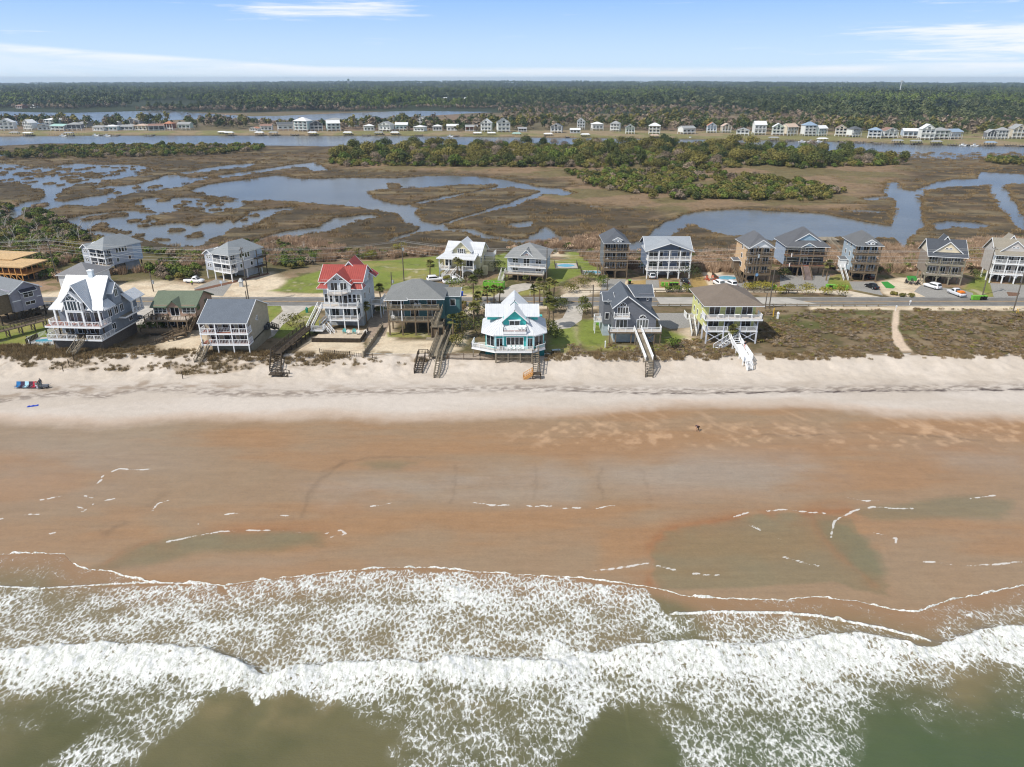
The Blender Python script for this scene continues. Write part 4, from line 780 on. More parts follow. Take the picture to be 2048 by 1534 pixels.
    h.stairs((7.4,-1.1,2.7), (6.3,-5.0,0.1), 1.5, GREYWOOD)
    for i, u in enumerate((5.9, 7.1)):
        p = wp(h, u, -.6, 5.76); t_ = empty('round_table', p, 0, label=['left round white patio table on the upper deck of the slate blue house','right round white patio table on the upper deck of the slate blue house'][i], cat='table')
        MB().tube((0,0,.7),(0,0,.74),.5,n=16).build('tabletop', WHITE, t_); MB().tube((0,0,0),(0,0,.7),.06).build('leg', WHITE, t_)
house_blue(); [setattr(o, 'scale', (1, .8, 1)) for o in [D.objects['beach_house']]]
# --- green shingled house
def house_green():
    h = House('beach_house', 'pink beige house with green shingle roof and small front gable above weathered decks', -83.0, 154.4, 0, 3.0)
    pk = siding((168,142,126)); gr = shingle((98,108,92)); gt = paint((92,108,88), .6, 'green_trim')
    h.piles((.2, 2.9, 5.6, 8.2), (-.9, 3.4), 2.6); h.deck(-1.4, 8.4, -1.4, 3.2, 1.1, BROWNWOOD); h.rail([(-1.4,3,1.1),(-1.4,-1.4,1.1),(7.2,-1.4,1.1)], BROWNWOOD, solid=True)
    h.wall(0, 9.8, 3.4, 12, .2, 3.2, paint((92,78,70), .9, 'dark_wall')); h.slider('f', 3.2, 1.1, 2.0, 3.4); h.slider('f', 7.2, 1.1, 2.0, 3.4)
    h.deck(-.3, 9.4, -.9, 3.4, 3.75, LTDECK, BROWNWOOD); h.rail([(-.3,3.4,3.75),(-.3,-.9,3.75),(9.2,-.9,3.75),(9.2,1.2,3.75)], BROWNWOOD, bal=.35); h.posts([(-.2,-.8),(2.4,-.8),(4.8,-.8),(7.0,-.8),(9.1,-.8)], 1.1, 3.7, BROWNWOOD)
    h.wall(.6, 10.2, 2.2, 12, 3.6, 6.4, pk); h.gable_x(.6, 10.2, 2.2, 12, 6.3, 2.2, gr, pk, ov=.5, trim=gt)
    h.gable_y(3.9, 7.3, 1.7, 6.2, 6.2, 1.5, gr, pk, ov=.35, trim=gt)
    h.win('f', 2.2, 4.6, 2.8, 1.25, 2.2, 3, grid=True); h.win('f', 8.7, 4.6, 2.8, 1.25, 2.2, 3, grid=True); h.slider('f', 5.5, 3.8, 1.9, 2.2, 2, mat=WHITE)
    h.win('r', 4.0, 4.9, 1.3, 1.1, 10.2, 2, mat=gt); h.win('r', 8.4, 5.0, 1.3, 1.0, 10.2, 2, mat=gt)
    h.stairs((9.7,2.4,3.75), (9.2,-1.2,1.1), 1.1, BROWNWOOD); h.walk([(8.6,-1.4,1.1),(6.4,-3.4,.9)], 1.4, BROWNWOOD, zg=-.3); h.stairs((6.6,-3.4,.9), (1.3,-7.6,-.7), 1.5, BROWNWOOD)
    h.piles((4.6, 6.2, 7.6), (-3.6,), .7, BROWNWOOD, .2)
    for x_, y_, lb in ((1.2,.6,'brown patio furniture set at left of the green roofed deck'), (3.9,.4,'dark patio table on the green roofed deck')):
        p = wp(h, x_, y_, 3.76); t_ = empty('patio_set', p, 0, label=lb, cat='table'); MB().box(-.7,.7,-.4,.4,.68,.73).build('tabletop', DARKWOOD, t_)
        for k in range(4): MB().box(*( (-.95+k*.55, -.6+k*.55-.0) ), -.95 if k % 2 else .55, -.55 if k % 2 else .95, 0, .8).build('seat', DARKWOOD, t_)
house_green()
# --- tan house with slate roof
def house_tan():
    h = House('beach_house', 'tan boxy house with blue grey shingle roof and two covered white railed porches', -65.2, 140.4, 0, 3.45)
    tn = siding((176,166,146)); rf = shingle((96,103,112)); dk = paint((96,88,78), .9, 'shade_wall')
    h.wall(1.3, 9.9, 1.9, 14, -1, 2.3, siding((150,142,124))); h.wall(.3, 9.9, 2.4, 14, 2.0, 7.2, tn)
    h.deck(0, 10, 0, 2.5, 2.35, REDDECK, WHITE, .3); h.deck(0, 10, 0, 2.5, 4.75, REDDECK, WHITE, .3)
    h.posts([(.1,.1),(3.3,.1),(6.6,.1),(9.85,.1)], -1., 7.0, WHITE, .2)
    h.rail([(1.8,.1,2.35),(9.9,.1,2.35),(9.9,2.4,2.35)], WHITE); h.rail([(.1,2.4,4.75),(.1,.1,4.75),(3.3,.1,4.75),(3.6,.7,4.75),(6.2,.7,4.75),(6.6,.1,4.75),(9.9,.1,4.75),(9.9,2.4,4.75)], WHITE)
    h.gable_x(0, 9.9, .2, 14, 7.1, 3.0, rf, tn, ov=.25)
    for z in (2.4, 4.8):
        for u, w in ((2.0,1.6),(5.2,2.4),(8.3,1.8)): h.slider('f', u, z, w, 2.4, ht=1.9)
    h.arch('r', 6.0, 5.9, .35, 9.9, spokes=0); h.win('r', 6.7, 5.6, .5, .9, 9.9, 1)
    h.stairs((.9,.4,2.35), (.0,-3.4,-.6), 1.5, GREYWOOD)
    b = MB(); b.box(9.9, 10.9, 9.5, 12.5, 2.2, 2.3); b.build('utility_platform', DARKWOOD, h.r); MB().box(10.0, 10.7, 9.8, 10.6, 2.3, 3.1).build('air_conditioner', paint((70,72,76), .6, 'dark_metal'), h.r); MB().box(10.0, 10.7, 11.2, 12.0, 2.3, 3.1).build('air_conditioner', paint((70,72,76), .6, 'dark_metal'), h.r)
    h.stairs((10.4,12.5,2.2),(10.4,17,.0),.9,DARKWOOD)
house_tan()
# --- red roofed house
def house_red():
    h = House('beach_house', 'tall pale blue house with bright red metal roofs and stacked white decks', -42.6, 158.2, -3, 3.0)
    w = siding((200,207,212)); kw = dict(ribs=.5, th=.12)
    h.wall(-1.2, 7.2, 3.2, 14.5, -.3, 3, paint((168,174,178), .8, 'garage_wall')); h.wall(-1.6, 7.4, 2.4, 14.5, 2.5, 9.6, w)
    h.deck(-.4, 6.8, 0, 2.6, 2.4, LTDECK, WHITE); h.deck(-2.4, 6.8, -.1, 2.6, 5.45, LTDECK, WHITE)
    h.rail([(-.2,.1,2.4),(6.7,.1,2.4),(6.7,2.6,2.4)], WHITE, bal=.25); h.rail([(-1.5,0,5.45),(6.7,0,5.45),(6.7,2.6,5.45)], WHITE, bal=.25)
    h.posts([(.2,.1),(3.5,.1),(6.7,.1)], -.2, 5.4, WHITE, .22); h.posts([(.4,.3),(3.4,.3)], 5.4, 8.5, WHITE, .2)
    for u, ww in ((.9,1.6),(3.6,1.6),(6.0,1.7)): h.slider('f', u, 2.4, ww, 2.4)
    for u in (-1.0,.1,1.5,4.7,5.8,6.8): h.win('f', u*.98, 6.0, .72, 1.9, 2.4, 1, grid=True)
    h.slider('f', 3.1, 5.45, 1.7, 2.4)
    MB().ext([(0,.2,8.45),(0,2.4,8.45),(4.6,2.4,8.45),(4.6,.8,8.45),(3.6,-.7,8.45),(.6,-.7,8.45)][::-1], (0,0,.22)).build('balcony', LTDECK, h.r); h.rail([(0,.6,8.67),(.6,-.7,8.67),(3.6,-.7,8.67),(4.6,.8,8.67)], WHITE, bal=.2)
    h.wall(-.2, 5.2, 1.6, 8, 8.6, 11.2, w); h.gable_y(-.3, 5.3, 1.5, 8, 11.0, 2.3, RMET, w, ov=.45, fo=.7, **kw)
    h.slider('f', 1.4, 8.9, 1.5, 1.6, 2, 2.0); h.slider('f', 3.6, 8.9, 1.5, 1.6, 2, 2.0); h.arch('f', 1.7, 11.5, .55, 1.48, spokes=1); h.arch('f', 3.2, 11.5, .55, 1.48, spokes=1)
    h.wall(-2.1, 7.4, 3.2, 12, 9.2, 11.2, w); h.gable_x(-2.2, 7.6, 2.9, 12.2, 11.0, 2.7, RMET, w, ov=.4, **kw)
    h.roof([[(-2.9,1.6,9.4),(0,1.6,9.4),(0,3.3,10.8),(-1.8,3.3,10.8)],[(5.2,1.6,9.4),(8.,1.6,9.4),(7.4,3.3,10.8),(5.2,3.3,10.8)],[(8.,1.6,9.4),(8.,5,9.4),(7.4,5,10.),(7.4,3.3,10.8)]], RMET, split=True, **kw)
    h.gable_y(1.0, 6.4, 7.5, 12.8, 11.6, 3.0, RMET, w, ov=.4, bo=.5, **kw); h.roof([[(9.2,10,10.2),(9.2,13.4,10.2),(7.5,13.4,11.4),(7.5,10,11.4)]], RMET, **kw)
    for z in (3.4, 6.2, 9.6): h.win('r', 5.2, z, 1.1, 1.4, 7.4, 1); h.win('r', 9.6, z, .9, 1.4, 7.4, 1)
    h.deck(7.4, 10.0, 9.5, 15, 3.6, GREYWOOD, WHITE); h.rail([(7.6,9.5,3.6),(10,9.5,3.6),(10,15,3.6)], WHITE); h.posts([(9.9,9.6),(9.9,12.2),(9.9,14.9),(7.7,9.6)], -.3, 3.6, WHITE, .2)
    h.stairs((-2.0,.5,5.45), (-3.7,-4.0,1.3), 1.3, GREYWOOD, rmat=WHITE); h.stairs((-.4,1.0,2.4), (-1.8,-1.2,1.3), 1.0, GREYWOOD, rmat=WHITE)
    h.deck(-3.9, -.4, -4.4, -1.2, 1.3, GREYWOOD, WHITE); h.rail([(-2.9,-4.4,1.3),(-.4,-4.4,1.3),(-.4,-3,1.3)], WHITE, bal=.2); h.stairs((-.2,-2.2,1.3), (1.6,-3.6,0), 1.0, GREYWOOD, rmat=WHITE)
    # pool terrace with a wooden wall
    t = empty('pool_terrace', (-40, 150, 3.0), R(-2), label='sunken narrow pool behind a wooden wall before the red roofed house', cat='pool'); x0, x1 = -4.6, 6.2
    MB().box(x0, x1, -.6, 7.2, -.2, .25).build('patio', paint((186,172,152), .85, 'patio_paving', .1), t); MB().box(1-4.2, x1-.3, -.45, 1.3, .24, .3).build('pool_water', POOLW, t)
    mb = MB(); mb.box(x0-.1, x1+.1, -.8, -.62, -1.0, 1.0); mb.box(x1, x1+.15, -.6, 7, -1., 1.0)
    for i in range(36): mb.box(x0+i*.3, x0+i*.3+.06, -.86, -.8, -1., 1.05)
    mb.build('retaining_wall', DARKWOOD, t)
    for x_, y_, c, lb in ((-38.6,155.0,(40,168,170),'turquoise adirondack chair, left of the pair by the narrow pool'), (-36.3,154.8,(40,168,170),'turquoise adirondack chair, right of the pair by the narrow pool'), (-37.6,154.2,(226,222,214),'cream chair between the two turquoise chairs by the pool'), (-35.3,154.0,(226,222,214),'cream chair right of both turquoise chairs'), (-33.6,154.2,(226,222,214),'cream chair nearest the palm at the end of the pool terrace')): adirondack(x_, y_, 3.28, .1, c, lb)
m_, t_, b_ = newmat('pool_water'); b_.inputs['Base Color'].default_value = (.06,.22,.26,1); b_.inputs['Roughness'].default_value = .08; POOLW = m_
m_, t_, b_ = newmat('pool_water_bright'); b_.inputs['Base Color'].default_value = (.09,.34,.44,1); b_.inputs['Roughness'].default_value = .08; POOLB = m_
house_red()
# --- teal house
def house_teal():
    h = House('beach_house', 'teal house on tall brown piles with grey hip roof and two long front decks', -28.0, 154.1, 0, 3.0)
    tl = siding((84,120,122)); rf = shingle((116,118,117)); ww = WHITE
    h.piles((.1, 3.0, 6.0, 8.9), (0, 4.4, 9), 3.1, BROWNWOOD, .3); h.piles((10.3, 12.3), (-.7, 2), 3.0, BROWNWOOD, .25)
    h.wall(.4, 12.4, 2.6, 11.5, 3.2, 8.6, tl); h.wall(12.4, 15.8, 5.0, 12, 0, 8.0, tl)
    h.deck(-.2, 10, 0, 2.8, 3.4, GREYWOOD, BROWNWOOD); h.deck(-.2, 11.6, 0, 2.8, 6.25, GREYWOOD, BROWNWOOD)
    h.rail([(-.1,2.6,3.4),(-.1,.1,3.4),(9.9,.1,3.4)], GREYWOOD, bal=.2); h.rail([(-.1,2.6,6.25),(-.1,.1,6.25),(11.5,.1,6.25)], GREYWOOD, bal=.2)
    h.posts([(3.0,.1)], 0, 8.4, WHITE, .2); h.posts([(-.05,.1)], 0, 8.4, BROWNWOOD, .2); h.posts([(6.,.1),(8.9,.1)], 3.4, 6.2, BROWNWOOD, .2)
    for z in (3.5, 6.3):
        for u, w_ in ((1.8,2.6),(5.6,1.8),(9.6,2.0)): h.slider('f', u, z, w_, 2.6)
    h.hip(-.4, 12.4, .4, 11.5, 8.6, 3.1, rf, ov=.45); h.roof([[(-.85,-.4,8.5),(4.6,-.4,8.5),(3.4,2.8,9.8),(1.6,2.8,9.8)]], rf)
    h.gable_x(12.2, 15.8, 5, 12, 8.0, 1.0, rf, None, ov=.3); h.win('f', 14.2, 5.6, 1.1, 1.5, 5.0, 1)
    h.stairs((11.8,.6,6.25), (10.6,-3.0+1.6,2.9), 1.2, GREYWOOD); h.deck(9.6, 12.6, -2.2, 0, 2.9, GREYWOOD); h.rail([(9.7,0,2.9),(9.7,-2.2,2.9),(12.6,-2.2,2.9),(12.6,0,2.9)], GREYWOOD, bal=.2)
    h.posts([(9.8,-2.1),(12.5,-2.1),(11.4,-2.1)], -.3, 2.8, BROWNWOOD, .22); h.wall(9.9, 11.4, -1.9, -.6, .1, 2.2, BROWNWOOD, 'outdoor_shower'); h.wall(8.6, 10.8, -3.4, -1.6, -.02, .12, GREYWOOD, 'platform')
    for u, lb in ((6.0,'white deck chair, left of two on the upper teal deck'), (6.9,'white deck chair, right of two on the upper teal deck')): p = wp(h, u, 1.3, 6.27); adirondack(p.x, p.y, p.z, 0, (236,236,236), lb)
    p = wp(h, .8, 1.2, 3.42); adirondack(p.x, p.y, p.z, .3, (236,236,236), 'white deck chair alone on the lower teal deck')
    for zz, xx in ((0,0),):
        l = MB()
        for x0_ in (4, 6): l.bar((x0_,8.9,.2),(x0_+1.8,8.9,1.6),.1,.2); l.bar((x0_+1.8,8.8,.2),(x0_,8.8,1.6),.1,.2)
        l.build('brace', BROWNWOOD, h.r)
house_teal()
# --- turquoise house
def house_turq():
    h = House('beach_house', 'turquoise house with faceted white metal roof, angled deck and upper balcony', -5.8, 139.6, 0, 3.3)
    tq = siding((70,186,182)); dk = siding((40,128,132)); lt = paint((170,214,220), .6, 'pale_trim'); kw = dict(ribs=.5, th=.12)
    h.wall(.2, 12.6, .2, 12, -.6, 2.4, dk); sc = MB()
    for i in range(32): sc.box(2.4+i*.235, 2.4+i*.235+.06, -2.9, -2.84, -.4, 1.9)
    sc.box(2.3, 10.1, -2.9, -2.8, .9, 1.0)
    for u in (2.4, 5, 7.5, 10): sc.box(u-.1, u+.1, -2.95, -2.75, -.6, 2)
    sc.build('lattice_screen', GREYWOOD, h.r)
    base = [(.3,0),(2.4,-1.4),(10.2,-1.4),(12.5,0),(12.5,12),(.3,12)]
    MB().ext([(x,y,2.3) for x, y in base], (0,0,3.2)).build('wall', tq, h.r)
    dp = [(-2.2,2.6),(-2.6,-.6),(2.3,-3.1),(10.1,-3.1),(12.7,-1.0),(12.7,.4),(.3,2.6)]
    dk_ = MB().ext([(x,y,2.1) for x, y in dp], (0,0,.25)).build('deck', LTDECK, h.r); ed = MB()
    for a, b in zip(dp[:5], dp[1:6]): ed.bar((a[0],a[1],2.2),(b[0],b[1],2.2),.08,.36)
    ed.build('deck_edge', WHITE, dk_); h.rail([(x,y,2.35) for x, y in dp[:4]], WHITE, bal=.16, sp=1.7); h.rail([(10.9,-2.4,2.35),(12.7,-1,2.35),(12.7,.4,2.35)], WHITE, bal=.16)
    h.posts([(2.5,-2.9),(5,-2.9),(7.5,-2.9),(9.9,-2.9),(-2.3,-.5)], -.6, 2.1, GREYWOOD, .2); h.posts([(2.4,-1.6),(4.0,-1.6),(8.9,-1.6),(10.2,-1.6)], 2.3, 5.4, lt, .34, 'column')
    h.win('f', 6.4, 3.2, 3.4, 1.6, -1.4, 4); h.slider('f', 3.2, 2.4, 1.4, -1.42); h.slider('f', 9.5, 2.4, 1.4, -1.42)
    for (a, b) in (((.4,-.07),(2.3,-1.34)),((12.4,-.07),(10.3,-1.34))):
        v = Vector((b[0]-a[0], b[1]-a[1], 0)); n = Vector((v.y, -v.x, 0)).normalized(); n = n if n.y < 0 else -n; m = MB(); g = MB(); A = Vector((*a, 0))+n*.05
        for s in (.08, .5, .92): m.bar(A+v*s+Vector((0,0,2.8)), A+v*s+Vector((0,0,5.0)), .1)
        for z in (2.8, 5.0): m.bar(A+v*.08+Vector((0,0,z)), A+v*.92+Vector((0,0,z)), .1)
        fr = m.build('window', WHITE, h.r); g.bar(A+v*.1+Vector((0,0,3.9)), A+v*.9+Vector((0,0,3.9)), .04, 2.2); g.build('pane', glass(), fr)
    e = [(-.6,.0),(1.9,-2.0),(10.7,-2.0),(13.1,.0),(13.1,8.5),(-.6,8.5)]; T = (6.35, 4.4, 9.9); z = 5.45
    h.rake = False
    h.roof([[(e[0][0],e[0][1],z),(e[1][0],e[1][1],z),T],[(e[1][0],e[1][1],z),(e[2][0],e[2][1],z),T],[(e[2][0],e[2][1],z),(e[3][0],e[3][1],z),T],[(13.1,0,z),(13.1,9,z),T],[(-.6,9,z),(-.6,0,z),T],[(13.1,9,z),(-.6,9,z),T]], WMET, **kw); h.rake = True
    # front dormer with balcony
    h.wall(4.0, 8.7, 0.2, 4, 6.2, 8.4, tq); h.gable_y(3.9, 8.8, .1, 5, 8.2, 2.2, WMET, tq, ov=.45, fo=.6, **kw)
    h.slider('f', 6.35, 6.2, 2.0, .2, 2, 1.5); MB().box(5.1, 7.6, -.35, .18, 8.05, 8.15).build('awning', WHITE, h.r)
    h.deck(4.0, 8.7, -1.9, .2, 6.2, REDDECK, WHITE, .5, 'balcony'); h.rail([(4.0,.1,6.2),(4.0,-1.8,6.2),(8.7,-1.8,6.2),(8.7,.1,6.2)], WHITE, ht=.9, bal=.16)
    # side shed dormers
    h.walls([(.6,5.4,2.4,7,7.4,8.7)], tq, 'dormer'); h.walls([(7.6,11.2,2.4,7,7.4,8.7)], tq, 'dormer'); h.roof([[(.2,1.6,8.4),(5.4,1.6,8.4),(5.4,5.4,9.95),(.2,5.4,9.95)],[(7.2,1.6,8.4),(11.5,1.6,8.4),(11.5,5.4,9.95),(7.2,5.4,9.95)],[(11.5,9.5,8.4),(.2,9.5,8.4),(.2,5.4,9.95),(11.5,5.4,9.95)]], WMET, **kw)
    h.gable_y(3.9, 8.8, 5.5, 12.6, 8.4, 2.4, WMET, tq, ov=.5, fo=.1, bo=.4, **kw)
    for i, (x_, c) in enumerate(((2.9,(230,230,228)),(4.5,(230,230,228)),(5.2,(244,244,244)),(6.1,(244,244,244)),(7.0,(244,244,244)),(7.9,(244,244,244)))):
        p = wp(h, x_, -2.3, 2.37)
        if i < 2:
            t_ = empty('side_table', p, label=['low white side table left of the dark bench on the turquoise house deck','low white side table beside the four white chairs'][i], cat='table'); MB().box(-.25,.25,-.25,.25,.42,.47).build('tabletop', WHITE, t_); [MB().box(a*.2-.03,a*.2+.03,b*.2-.03,b*.2+.03,0,.42).build('leg', WHITE, t_) for a in (-1,1) for b in (-1,1)]
        else: adirondack(p.x, p.y, p.z, 0, c, ['','','leftmost of the four white adirondack chairs on the turquoise house deck','second from the left of four white adirondack chairs','third from the left of four white adirondack chairs','rightmost of the four white adirondack chairs, nearest the doors'][i])
    for u, lb in ((7.4,'left white chair on the balcony of the turquoise house'),(8.1,'right white chair on the balcony of the turquoise house')): p = wp(h, u, -.9, 6.22); adirondack(p.x, p.y, p.z, 0, (240,244,244), lb)
    p = wp(h, 3.7, -2.2, 2.37); t_ = empty('bench', p, label='dark bench between the white side tables on the turquoise deck', cat='bench'); MB().box(-.4,.4,-.25,.2,.35,.42).build('seat', DARKWOOD, t_); MB().box(-.4,.4,.2,.26,.35,.9).build('backrest', DARKWOOD, t_); [MB().box(a*.36-.04,a*.36+.04,-.2,.2,0,.35).build('leg', DARKWOOD, t_) for a in (-1,1)]
house_turq()
# --- grey gable house
def house_grey():
    h = House('beach_house', 'slate grey house with broad asymmetric front gable, half round windows and white decks', 22.4, 149.4, 0, 3.1)
    gy = siding((112,115,122)); rf = shingle((82,88,96)); wb = siding((172,184,192))
    h.wall(.2, 9.2, .2, 11, -.4, 2.8, wb); h.wall(-1.7, 0, 4.5, 12, -.4, 2.8, wb); h.wall(0, 9.4, 0, 11, 2.8, 5.6, gy); h.wall(-1.8, .1, 4.2, 12, 2.8, 8.4, gy)
    MB().ext([(0,0.02,5.4),(9.4,.02,5.4),(9.4,.02,5.6),(2.8,.02,10.5),(0,.02,8.3)][::1], (0,11,0)).build('gable', gy, h.r)
    r1 = [[(-.5,12,7.95),(-.5,-.5,7.95),(2.8,-.5,10.75),(2.8,12,10.75)],[(10.1,-.5,5.35),(10.1,12,5.35),(2.8,12,10.75),(2.8,-.5,10.75)]]; h.roof(r1, rf, trim=WHITE)
    h.roof([[(-2.1,3.8,8.4),(.6,3.8,8.4),(.6,6.5,9.6),(-2.1,6.5,9.6)],[(.6,9.5,8.4),(-2.1,9.5,8.4),(-2.1,6.5,9.6),(.6,6.5,9.6)]], rf)
    h.wall(6.0, 9.0, 4.4, 11, 6, 9.8, gy, 'dormer'); h.roof([[(5.0,3.9,9.3),(9.4,3.9,9.3),(9.4,7.2,11.2),(3.6,7.2,11.2)],[(9.4,11.5,9.3),(5.0,11.5,9.3),(3.6,7.2,11.2),(9.4,7.2,11.2)]], rf)
    for x_, y_, z_, b in ((-.85,3.6,8.2,4.15),(8.0,3.8,8.6,4.35)):
        m = MB(); 
        for i in range(14): a, a2 = 2*math.pi*i/14, 2*math.pi*(i+1)/14; m.bar((x_+.32*math.cos(a),b-.04,z_+.32*math.sin(a)),(x_+.32*math.cos(a2),b-.04,z_+.32*math.sin(a2)),.1)
        fr = m.build('round_window', WHITE, h.r); MB().tube((x_,b+.02,z_),(x_,b-.03,z_),.28,n=14).build('pane', glass(), fr)
    h.slider('f', 1.9, 6.1, 2.3, 0, 4, 1.8); h.arch('f', 1.9, 8.3, .75, 0, pane=DARKP); h.slider('f', 1.8, 3.1, 2.4, 0, 3, 1.9); h.slider('f', 6.4, 3.1, 2.4, 0, 4, 1.9); h.arch('f', 6.4, 5.5, .75, 0, pane=DARKP); h.win('f', -.9, 4.0, .8, 1.4, 4.2, 1)
    h.deck(.0, 3.4, -1.2, 0, 5.95, LTDECK, WHITE, .25, 'balcony'); h.rail([(0.05,0,5.95),(.05,-1.15,5.95),(3.35,-1.15,5.95),(3.35,0,5.95)], WHITE, bal=.18, ht=.95)
    h.deck(-1.1, 10.4, -2, 0, 2.95, LTDECK, BROWNWOOD); h.rail([(-1.1,0,2.95),(-1.1,-1.9,2.95),(4.2,-1.9,2.95)], WHITE, bal=.18); h.rail([(6.0,-1.9,2.95),(10.4,-1.9,2.95),(10.4,0,2.95)], WHITE, bal=.18)
    h.posts([(-.9,-1.8),(.4,-1.8),(3.8,-1.8),(6.8,-1.8),(8.9,-1.8),(10.2,-1.8)], -.4, 2.8, BROWNWOOD, .2); ladder_x(h, 6.8, 8.9, -1.7, .4, 2.5, BROWNWOOD)
    h.deck(-3.4, -1.8, 6, 8.2, 2.9, LTDECK, WHITE); h.rail([(-1.8,6,2.9),(-3.4,6,2.9),(-3.4,8.2,2.9),(-1.8,8.2,2.9)], WHITE, bal=.2); h.posts([(-3.3,6.1),(-3.3,8.1)], -.4, 2.7, WHITE, .15)
DARKP = paint((30,26,24), .2, 'dark_pane', .1)
house_grey()
# --- yellow green house
def house_lime():
    h = House('beach_house', 'yellow green house with brown hip roof, white decks and cross braced piles', 42.8, 148.4, 0, 3.1)
    yl = siding((212,214,146)); rf = shingle((112,102,92)); pw = paint((206,210,220), .6, 'pale_posts')
    h.piles((.1, 3.8, 7.4, 11.1), (-.1, 3.5), 2.9, pw, .28); h.piles((.1, 11.1), (7, 10.5, 13.5), 2.9, pw, .28); ladder_x(h, .2, 3.8, .1, .4, 2.5, pw); ladder_x(h, 7.4, 11.1, .1, .4, 2.5, pw); h.wall(4.6, 6.4, 3.6, 8, -.4, 2.7, yl)
    h.wall(0, 11.2, 2.6, 14, 2.9, 8.5, yl); h.deck(-.1, 11.3, 0, 2.7, 2.95, LTDECK, WHITE, .3); h.deck(-.6, 11.9, -.6, 2.7, 5.75, LTDECK, WHITE, .35)
    h.rail([(-.1,2.6,2.95),(-.1,0,2.95),(4.6,0,2.95)], WHITE, bal=.2); h.rail([(6.6,0,2.95),(11.2,0,2.95),(11.2,2.6,2.95)], WHITE, bal=.2); h.rail([(-.6,2.6,5.75),(-.6,-.55,5.75),(11.8,-.55,5.75),(11.8,2.6,5.75)], WHITE, bal=.22, sp=2.4)
    h.posts([(.1,.0),(3.8,0),(7.4,0),(11.1,0)], 2.95, 5.5, pw, .22)
    for z in (3.0, 5.85):
        for u, w_ in ((2.1,2.2),(5.6,1.9),(9.3,2.2)): h.slider('f', u, z, w_, 2.6, 2, 1.95)
    h.hip(-.5, 11.7, .6, 14.2, 8.55, 3.0, rf, ov=.5)
    for y_ in (5.2, 8.6, 11.6):
        for z in (4.0, 6.6): h.win('l', y_, z, .8, 1.2, 0, 1)
    h.deck(-2.2, 0, 9, 12, 2.9, GREYWOOD, WHITE); h.rail([(0,9,2.9),(-2.2,9,2.9),(-2.2,12,2.9)], WHITE, bal=.2); h.stairs((-1.2,9,2.9),(-1.2,5,0),1.1,GREYWOOD,rmat=WHITE)
    for u in (3.0, 6.6, 9.4):
        p = wp(h, u, .6, 5.77); t_ = empty('patio_table', p, label={3.0:'white patio table at left on the upper yellow green deck',6.6:'long white table in the middle of the upper yellow green deck',9.4:'white patio table at right on the upper yellow green deck'}[u], cat='table'); MB().box(-.6,.6,-.35,.35,.68,.73).build('tabletop', WHITE, t_); [MB().box(a*.5-.03,a*.5+.03,b*.3-.03,b*.3+.03,0,.68).build('leg', WHITE, t_) for a in (-1,1) for b in (-1,1)]
house_lime()
# --- lavender grey house at the left edge
def house_edge():
    a, b = at(31,625,5.4), at(89,610,5.4); rot = math.degrees(math.atan2(b.y-a.y, b.x-a.x)); L = (b-a).length
    h = House('beach_house', 'lavender grey gabled house on dark piles, cut by the left edge of the photo', a.x, a.y, rot, 3.0)
    lv = siding((150,148,160)); rf = shingle((116,120,124)); L = min(L, 13.5)
    h.wall(0, L, 0, 9, 2.4, 7.6, lv); h.gable_y(0, L, 0, 12, 7.4, 2.0, rf, lv, ov=.4); h.wall(-3.6, -.02, 1, 9, 2.4, 7.2, BROWNWOOD, 'lattice_wall'); h.roof([[(-4.4,.5,7.2),(0,.5,7.2),(0,8,8.4),(-4.4,8,8.4)]], rf)
    h.piles([L*k/4 for k in range(5)]+[-3.4], (.2, 4, 8.5), 2.5, DARKWOOD, .3); MB().box(1.2, L-1, .4, .5, .2, 1.9).build('plank_screen', DARKWOOD, h.r); h.wall(-.04, L+.04, -.05, -.01, 4.9, 5.1, WHITE, 'trim')
    h.wall(2.0, 5.6, -.25, -.02, 2.4, 7.0, lv, 'bay'); h.win('f', 3.8, 5.4, 2.2, 1.4, -.26, 2, grid=True); h.win('f', 3.8, 3.6, 2.2, .7, -.26, 2); h.roof([[(1.8,-.9,6.9),(5.8,-.9,6.9),(5.8,-.1,7.5),(1.8,-.1,7.5)]], shingle((60,58,66)))
    h.deck(L*.55, L+1.6, -1.6, -.06, 1.6, DARKWOOD); h.rail([(L*.55,-1.6,1.6),(L+1.6,-1.6,1.6),(L+1.6,-.1,1.6)], DARKWOOD); h.stairs((L*.5,-.9,1.6),(L*.2,-.9,.0),1.0,DARKWOOD)
house_edge()
